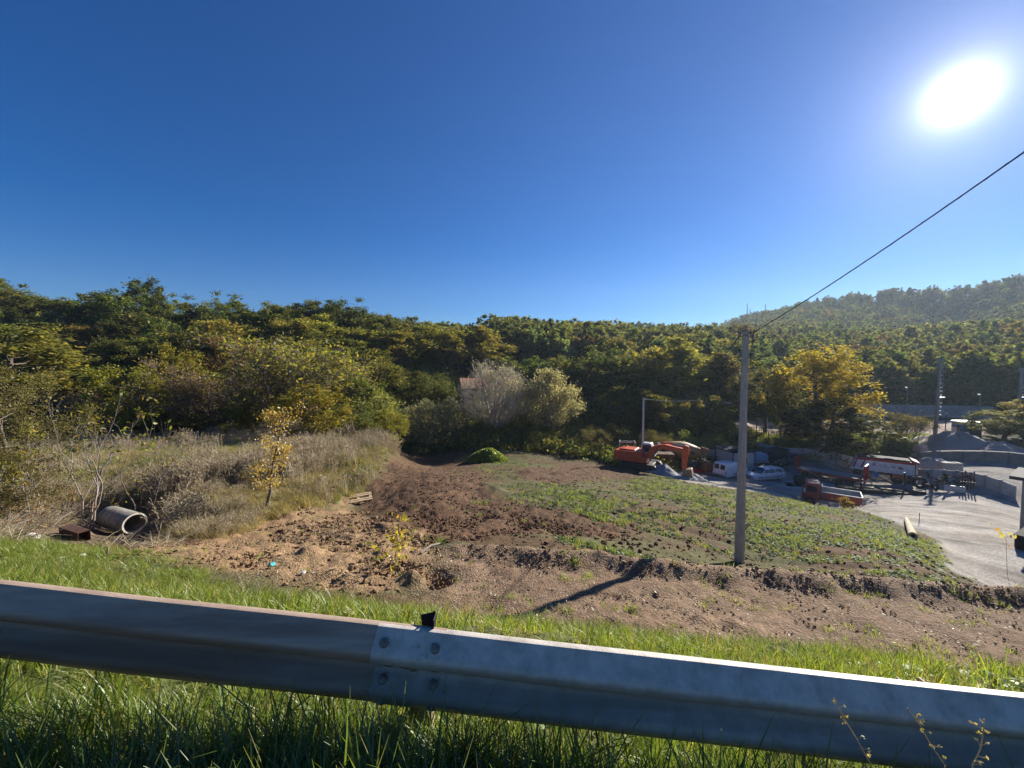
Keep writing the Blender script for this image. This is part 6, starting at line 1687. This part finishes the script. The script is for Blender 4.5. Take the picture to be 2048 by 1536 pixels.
def blades(seed, n, h, spread, w, lean, mat, name, segs=3, droop=0.5, hvar=0.35):
    r_ = np.random.default_rng(seed); V, F = [], []
    k = segs + 1
    for i in range(n):
        a, rr = r_.uniform(0, 6.28), spread * math.sqrt(r_.uniform())
        b0 = np.array([math.cos(a) * rr, math.sin(a) * rr, -0.02])
        hh = h * r_.uniform(1 - hvar, 1 + hvar); la = r_.uniform(0, 6.28); l = lean * r_.uniform(0.3, 1.3)
        dx = np.array([math.cos(la), math.sin(la), 0.0]); sd = np.array([-dx[1], dx[0], 0.0])
        ww = w * r_.uniform(0.7, 1.3); base = len(V)
        for j in range(k):
            t = j / segs
            c = b0 + dx * hh * l * t ** 1.8 + np.array([0, 0, hh * (t - droop * l * 0.5 * t ** 3)])
            q = ww * (1 - t) ** 0.7 * 0.5 + 0.0006
            V += [c - sd * q, c + sd * q]
        for j in range(segs): F.append((base + 2 * j, base + 2 * j + 1, base + 2 * j + 3, base + 2 * j + 2))
    return source(name, np_mesh(name, np.array(V), faces4=np.array(F), mat=mat))
def rosette(seed, n, L, mat, name):
    r_ = np.random.default_rng(seed); V, F = [], []
    for i in range(n):
        a = r_.uniform(0, 6.28); l = L * r_.uniform(0.6, 1.2); up = r_.uniform(0.1, 0.9)
        d = np.array([math.cos(a), math.sin(a), 0]); s = np.array([-d[1], d[0], 0]); base = len(V)
        for t, ww in ((0.05, 0.05), (0.45, 0.2), (0.8, 0.16), (1.0, 0.0)):
            c = d * l * t + np.array([0, 0, l * (up * t - 0.55 * up * t * t) + 0.01])
            V += [c - s * l * ww + np.array([0, 0, l * ww * 0.3]), c + s * l * ww + np.array([0, 0, l * ww * 0.3])]
        for j in range(3): F.append((base + 2 * j, base + 2 * j + 1, base + 2 * j + 3, base + 2 * j + 2))
    return source(name, np_mesh(name, np.array(V), faces4=np.array(F), mat=mat))
def stalks(seed, n, h, mat, name):
    r_ = np.random.default_rng(seed); segs = []
    for i in range(n):
        a, rr = r_.uniform(0, 6.28), 0.30 * math.sqrt(r_.uniform()); p = np.array([math.cos(a) * rr, math.sin(a) * rr, -0.05])
        d = np.array([r_.normal() * 0.12, r_.normal() * 0.12, 1.0]); hh = h * r_.uniform(0.5, 1.1)
        q = p + d * hh * 0.6; e = q + (d + np.array([r_.normal() * 0.15, r_.normal() * 0.15, 0])) * hh * 0.4
        segs += [(p, q, 0.009, 0.007), (q, e, 0.007, 0.003)]
        for k in range(4):
            s = q + (e - q) * r_.uniform(0, 1); f = s + np.array([r_.normal() * 0.10, r_.normal() * 0.10, r_.uniform(0.02, 0.16)]); segs.append((s, f, 0.005, 0.009))
    V, F = tubes_np(segs, 3)
    return source(name, np_mesh(name, V, faces4=F, mat=mat))
def clod(seed, mat, name):
    bm = bmesh.new(); bmesh.ops.create_icosphere(bm, subdivisions=2, radius=1.0); q = random.Random(seed)
    of = [(Vector((q.uniform(-1, 1), q.uniform(-1, 1), q.uniform(-1, 1))).normalized(), q.uniform(0.3, 0.7)) for _ in range(9)]
    for v in bm.verts:
        n = v.co.normalized()
        for o, c in of:
            d_ = n.dot(o)
            if d_ > c: v.co -= o * (d_ - c) * 0.9
        v.co *= 1 + q.uniform(-0.13, 0.13); v.co.z *= 0.75
    me = bpy.data.meshes.new(name); bm.to_mesh(me); bm.free(); me.materials.append(mat)
    return source(name, me)

def ground_pts(n, x0, x1, y0, y1, dens, seed, bydist=True):
    """random ground points, kept with probability dens(x, y, masks)"""
    r_ = np.random.default_rng(seed)
    if bydist:   # more of them near, in proportion to how large they show
        y = y0 * (y1 / y0) ** r_.random(n); x = r_.uniform(x0, x1, n) * (y / y1)
    else:
        x, y = r_.uniform(x0, x1, n), r_.uniform(y0, y1, n)
    M = masks(x, y); k = r_.random(n) < dens(x, y, M)
    x, y = x[k], y[k]
    return x, y, H(x, y), {a: b[k] for a, b in M.items()}, r_
def put(name, x, y, z, r_, s0, s1, src, label, tilt=0.12, zs=None):
    n = len(x); rot = np.stack([r_.normal(0, tilt, n), r_.normal(0, tilt, n), r_.uniform(0, 6.28, n)], 1)
    s = r_.uniform(s0, s1, n) if zs is None else zs
    return mkscatter(name, np.stack([x, y, z], 1), rot, s, r_.integers(0, len(src), n), src, label)

# -- long grass at the road edge under the rail
T1 = [blades(400 + i, 26, 0.36, 0.07, 0.0085, 0.55, L_tall, 'long_grass_tuft', 4, 0.6) for i in range(6)]
r_ = np.random.default_rng(77)
n = 3600; x = r_.uniform(-3.4, 3.6, n); d = r_.uniform(-0.95, 0.0, n); y = rail_y(x) + d
k = r_.random(n) < 0.35 + 0.65 * ss(0.3, 0.6, fbm(x * 1.3, y * 1.3, 15, 3)); x, y, d = x[k], y[k], d[k]
sz = r_.uniform(0.6, 1.2, len(x)) * (0.5 + 0.75 * fbm(x * 0.9, y * 0.9, 16, 3)) * (0.50 + 0.42 * ss(-0.95, -0.35, d)) * np.where(r_.random(len(x)) < 0.10, 1.35, 1.0)
put('long_grass', x, y, H(x, y), r_, 0, 0, T1, 'long dark green grass growing in front of and under the guard rail', 0.12, sz)
# -- bright grass on the verge slope beyond the rail
T2 = [blades(420 + i, 16, 0.19, 0.075, 0.0085, 0.7, L_grass, 'verge_grass_tuft', 3, 0.6) for i in range(6)]
n = 60000; x = r_.uniform(-15, 9, n); d = r_.uniform(0.02, 9.0, n) ** 1.0; y = rail_y(x) + d
M = masks(x, y)
k = r_.random(n) < M['verge'] * (0.10 + 0.90 * ss(0.36, 0.56, fbm(x * 0.9, y * 0.9, 19, 4))); x, y = x[k], y[k]
sz = r_.uniform(0.5, 1.2, len(x)) * (0.3 + 1.2 * fbm(x * 0.7, y * 0.7, 23, 4)) * (0.55 + 0.45 * ss(0.4, 1.0, M['verge'][k]))
put('verge_grass', x, y, H(x, y), r_, 0, 0, T2, 'bright green short grass on the slope behind the guard rail', 0.15, sz)
T3 = [rosette(440 + i, 10, 0.16, L_grass, 'leafy_weed') for i in range(3)]
n = 5200; x = r_.uniform(-13, 9, n); y = rail_y(x) + r_.uniform(0.2, 8.0, n); M = masks(x, y)
k = r_.random(n) < M['verge'] * ss(0.48, 0.62, fbm(x * 0.6, y * 0.6, 29, 3)); x, y = x[k], y[k]
put('verge_weeds', x, y, H(x, y), r_, 0.35, 0.8, T3, 'broad leaved weeds among the verge grass')

n = 5200; x = r_.uniform(-15, 9, n); y = rail_y(x) + r_.uniform(0.05, 9.0, n); M = masks(x, y)
k = r_.random(n) < M['verge'] * 0.55; x, y = x[k], y[k]
put('dead_grass', x, y, H(x, y), r_, 0.35, 0.8, [blades(530 + i, 12, 0.30, 0.12, 0.006, 1.0, L_straw, 'dead_grass_tuft', 3, 0.8) for i in range(3)], 'dry dead blades among the verge grass', 0.25)
# -- field weeds and thin grass on the slope
G_PATCH = [poly_world(p) for p in ([(1090,985),(1180,985),(1265,1030),(1250,1048),(1180,1040),(1100,1010)], [(1240,962),(1330,952),(1450,972),(1600,1000),(1720,1018),(1780,1042),(1600,1030),(1400,1010),(1280,990)],
    [(1600,1050),(1780,1050),(1870,1085),(1885,1115),(1780,1105),(1640,1085)], [(915,895),(1040,905),(1060,925),(1000,950),(930,930)], [(1480,1030),(1600,1040),(1640,1090),(1520,1110),(1490,1080)])]
def dens_green(x, y, M):
    free = (1 - np.maximum.reduce([M['gravel'], M['pitch'], M['near'] * 0.97, M['ochre'] * 0.93, M['meadow'], M['verge'], M['bank'] * 0.35, M['wood'] * 0.6]))
    ya = y + 0.16 * x
    p = np.zeros_like(x)
    for g in G_PATCH: p = np.maximum(p, (0.12 + 0.88 * ss(0.44, 0.58, fbm(x * 0.55, ya * 1.7, 87, 4))) * (1 - ss(-0.6, 0.8, in_poly(x, y, g) + 1.6 * (fbm(x * 0.7, y * 0.7, 83, 3) - 0.5))))
    base = 0.34 * ss(0.48, 0.62, fbm(x * 0.4, ya * 1.3, 84, 4))
    return free * np.maximum(base * (1 - 0.92 * M['brown']), p)
RS = [rosette(450 + i, 11, 0.17, L_weed, 'field_weed') for i in range(4)]
x, y, z, M, r_ = ground_pts(30000, -10, 62, 9.0, 50, dens_green, 101)
put('field_weeds', x, y, z, r_, 0.35, 1.0, RS, 'grey green broad leaved weeds growing in patches over the field')
GS = [blades(460 + i, 16, 0.16, 0.14, 0.012, 0.8, L_grass, 'field_grass_tuft', 2) for i in range(3)]
x, y, z, M, r_ = ground_pts(12000, -10, 62, 9.0, 50, dens_green, 102)
put('field_grass', x, y, z, r_, 0.6, 1.3, GS, 'thin green grass between the field weeds')
x, y, z, M, r_ = ground_pts(9000, -24, 22, 4.5, 11.5, lambda x, y, M: (0.05 + 0.5 * ss(0.55, 0.7, fbm(x * 0.7, y * 0.7, 88, 3))) * np.clip(M['near'] + M['ochre'], 0, 1) * (1 - M['verge']), 103, False)
put('sprouting_grass', x, y, z, r_, 0.35, 0.9, GS, 'thin sprouts of grass on the bare soil near the verge')

# -- clods
def dens_clod(k, a=1.0): return lambda x, y, M: a * M[k] * (1 - M['verge'])
CB = [clod(470 + i, m_clod, 'soil_clod') for i in range(5)]
x, y, z, M, r_ = ground_pts(40000, -22, 30, 8.0, 48, lambda x, y, M: M['brown'] * (0.55 + 0.45 * (fbm(x * 0.6, y * 0.6, 14, 3) > 0.5)) * (1 - M['near']), 104)
put('soil_clods', x, y, z - 0.01, r_, 0, 0, CB, 'dark brown clods of ploughed soil', 0.5, 0.014 + 0.07 * r_.random(len(x)) ** 3.8)
x, y, z, M, r_ = ground_pts(12000, 0, 60, 9.0, 46, lambda x, y, M: (1 - np.maximum.reduce([M['gravel'], M['near'], M['meadow'], M['wood'], M['brown'], M['pitch'], M['verge']])) * 0.6, 114)
put('slope_clods', x, y, z - 0.01, r_, 0, 0, CB, 'scattered brown clods on the weedy slope', 0.5, 0.02 + 0.10 * r_.random(len(x)) ** 3.0)
CO = [clod(480 + i, m_clodo, 'ochre_clod') for i in range(5)]
x, y, z, M, r_ = ground_pts(26000, -14, 2, 6.0, 15, lambda x, y, M: M['ochre'], 105, False)
put('ochre_clods', x, y, z - 0.01, r_, 0, 0, CO, 'dry ochre clods of dug earth', 0.5, 0.012 + 0.085 * r_.random(len(x)) ** 4.0)
CK = [clod(490 + i, m_clodb, 'bank_clod') for i in range(5)]
n = 2200; x = r_.uniform(-1.0, 14, n); y = lip_y(x) + r_.normal(-0.25, 0.20, n)
put('bank_clods', x, y, H(x, y) - 0.01, r_, 0, 0, CK, 'brown clods along the cut earth bank', 0.5, 0.010 + 0.055 * r_.random(n) ** 3.4)
x, y, z, M, r_ = ground_pts(14000, -2.5, 13, 4.5, 9.0, lambda x, y, M: M['near'] * (1 - M['verge']) * 0.8, 106, False)
put('soil_crumbs', x, y, z, r_, 0, 0, CK, 'small crumbs of soil on the near field', 0.5, 0.004 + 0.03 * r_.random(len(x)) ** 3.5)
# -- straw and dry leaves on the near field
r2 = np.random.default_rng(9)
ST = []
for i in range(4):
    V, F = leaf_quads(r2.normal(size=(7, 3)) * np.array([0.10, 0.10, 0.006]) + np.array([0, 0, 0.010]), 0.018, r2, 2.0, 2.6)
    ST.append(source('dry_leaf_bits', np_mesh('dry_leaf_bits', V, faces4=F, mat=leafm('bleached straw bits', (0.36, 0.29, 0.21), (0.50, 0.43, 0.33), trans=0.2, gloss=0.05, objvar=0.0))))
x, y, z, M, r_ = ground_pts(5200, -14, 13, 4.5, 11.0, lambda x, y, M: np.clip(M['near'] + 0.4 * M['ochre'], 0, 1) * (1 - M['verge']) * 0.8, 107, False)
put('straw_bits', x, y, z, r_, 0.5, 1.2, ST, 'bleached bits of straw and dry leaf scattered on bare soil', 0.3)

# -- dry meadow
SK = [stalks(500 + i, 13, 1.0, L_dry, 'dry_stalks') for i in range(4)]
def dens_meadow(x, y, M): return M['meadow'] * (0.10 + 0.90 * ss(0.42, 0.62, fbm(x * 0.25, y * 0.25, 94, 3)))
x, y, z, M, r_ = ground_pts(13000, -62, -1, 10.5, 47, dens_meadow, 108)
far = ss(22, 36, y)
put('dry_weeds', x, y, z, r_, 0, 0, SK, 'pale brown dry weed stalks covering the meadow', 0.14, np.where(fbm(x * 0.35, y * 0.35, 97, 3) + r_.normal(0, 0.06, len(x)) > 0.63, r_.uniform(0.7, 1.25, len(x)), r_.uniform(0.22, 0.6, len(x))) + 0.6 * far * r_.uniform(0.4, 1.2, len(x)))
TS = [blades(510 + i, 44, 0.42, 0.17, 0.012, 0.9, L_straw, 'straw_tussock', 3, 0.8) for i in range(4)]
edge_x = lambda y: np.interp(y, np.sort(FIELD_L[:, 1]), FIELD_L[np.argsort(FIELD_L[:, 1]), 0])
x, y, z, M, r_ = ground_pts(26000, -60, 2, 10.5, 44, lambda x, y, M: M['meadow'] * np.maximum(1.0 * np.exp(-((x - edge_x(y) + 1.0) / 1.3) ** 2), 0.35), 109)
put('straw_tussocks', x, y, z, r_, 0.5, 1.15, TS, 'straw coloured grass tussocks along the bank of the meadow', 0.2)
TG = [blades(520 + i, 30, 0.36, 0.16, 0.012, 0.8, L_tall, 'green_tussock', 3, 0.7) for i in range(3)]
x, y, z, M, r_ = ground_pts(16000, -60, 2, 10.5, 46, lambda x, y, M: M['meadow'] * ss(0.46, 0.58, fbm(x * 0.3, y * 0.3, 96, 3)), 110)
put('green_tussocks', x, y, z, r_, 0.5, 1.2, TG, 'green grass tussocks in the meadow', 0.2)
# -- leaf litter and broken twigs round the concrete pipe
TW = []
for i in range(3):
    r4 = np.random.default_rng(560 + i); sg = []
    for k in range(9):
        p = np.array([r4.normal() * 0.25, r4.normal() * 0.25, 0.02]); d_ = np.array([r4.normal(), r4.normal(), abs(r4.normal()) * 0.45]); d_ /= np.linalg.norm(d_); L_t = r4.uniform(0.2, 0.6)
        sg += [(p, p + d_ * L_t * 0.6, 0.007, 0.005), (p + d_ * L_t * 0.6, p + d_ * L_t + np.array([0, 0, -0.03]), 0.005, 0.002)]
    V, F = tubes_np(sg, 3); TW.append(source('fallen_twigs', np_mesh('fallen_twigs', V, faces4=F, mat=L_dry)))
x, y, z, M, r_ = ground_pts(5000, -22, -6, 8.5, 15, lambda x, y, M: M['litter'] * (1 - M['clear']) * 0.75, 121, False)
put('fallen_twigs', x, y, z, r_, 0.5, 1.3, TW, 'pale broken twigs lying round the concrete pipe', 0.2)
x, y, z, M, r_ = ground_pts(1500, -22, -6, 8.5, 15, lambda x, y, M: M['litter'] * (1 - M['clear']), 122, False)
put('litter_grass', x, y, z, r_, 0.3, 0.7, TS, 'dry grass between the broken twigs', 0.3)
# -- undergrowth at the foot of the woods and on the bank under the pitch
UG = []
for i in range(3):
    r3 = np.random.default_rng(530 + i)
    V, F = leaf_quads(r3.normal(size=(170, 3)) * np.array([0.42, 0.42, 0.25]) + np.array([0, 0, 0.35]), 0.15, r3, 0.5)
    UG.append(source('undergrowth_clump', np_mesh('undergrowth_clump', V, faces4=F, mat=L_shrub if i else L_lime)))
x, y, z, M, r_ = ground_pts(15000, -95, 80, 44, 90, lambda x, y, M: (1 - np.maximum.reduce([M['gravel'], M['pitch'], M['brown'], M['track'], M['meadow']])) * ss(46, 49, np.hypot(x, y)) * 0.7, 111)
put('undergrowth', x, y, z, r_, 0, 0, UG, 'low leafy undergrowth at the foot of the woods', 0.12, r_.uniform(0.6, 1.7, len(x)) * np.where((x > 35) & (y > 53), 0.45, 1.0))
x, y, z, M, r_ = ground_pts(9000, 15, 62, 50.5, 62, lambda x, y, M: (1 - np.maximum.reduce([M['gravel'], M['pitch'], M['track']])), 112, False)
put('bank_grass', x, y, z, r_, 1.0, 2.2, GS, 'lit green grass under the trees by the pitch')

# -- dry weed stalks standing in front of the rail
def weed_stalk(label, pts, seed, Y):
    P = [Vector(PIX(a, b, Y)) for a, b in pts]; g = P[0]; q = random.Random(seed)
    t = thing('weed_stalk', label, 'weed', g)
    segs = [(tuple(P[i] - g), tuple(P[i + 1] - g), 0.0022, 0.0016) for i in range(len(P) - 1)]
    C = []
    for i in range(1, len(P)):
        for k in range(3):
            p = P[i - 1].lerp(P[i], q.random()) - g; e = p + Vector((q.uniform(-.02, .02), q.uniform(-.02, .02), 0.012)); segs.append((tuple(p), tuple(e), 0.001, 0.001)); C += [tuple(e)] * 3
    base = P[0] - g - Vector((0.0, 0, 0.5)); segs.append((tuple(base), (0, 0, 0), 0.003, 0.0022))
    V, F = tubes_np(segs, 5); link_mesh('stem', np_mesh('stem', V, faces4=F, mat=L_dry), t)
    r_ = np.random.default_rng(seed); V, F = leaf_quads(np.array(C) + r_.normal(size=(len(C), 3)) * 0.003, 0.009, r_, 0); link_mesh('seed_heads', np_mesh('seed_heads', V, faces4=F, mat=L_straw), t)
weed_stalk('dry weed stalk leaning left before the rail, the tallest of three', [(1742, 1530), (1715, 1480), (1690, 1440), (1668, 1395)], 1, 1.32)
weed_stalk('thin bare weed stalk before the rail, between two others', [(1890, 1530), (1862, 1490), (1840, 1450), (1815, 1415)], 2, 1.30)
weed_stalk('upright dry weed stalk with seed heads near the right edge', [(1945, 1530), (1960, 1500), (1966, 1470), (1968, 1438)], 3, 1.28)
# ------------------------------------------------------------------ haze
def build_haze(dens=0.00021):
    b = MB(); b.box(-660, 660, -660, 660, -32, 125)
    m = bpy.data.materials.new('thin haze'); m.use_nodes = True
    nt = m.node_tree; nt.nodes.clear()
    v = nd(nt, 'ShaderNodeVolumePrincipled')
    v.inputs['Color'].default_value = (0.66, 0.82, 1.0, 1)
    v.inputs['Density'].default_value = dens
    v.inputs['Anisotropy'].default_value = 0.38
    o = nd(nt, 'ShaderNodeOutputMaterial'); nt.links.new(v.outputs[0], o.inputs['Volume'])
    h = b.build('haze', m); h['kind'] = 'stuff'; h['label'] = 'pale haze filling the valley'
    return h
build_haze()
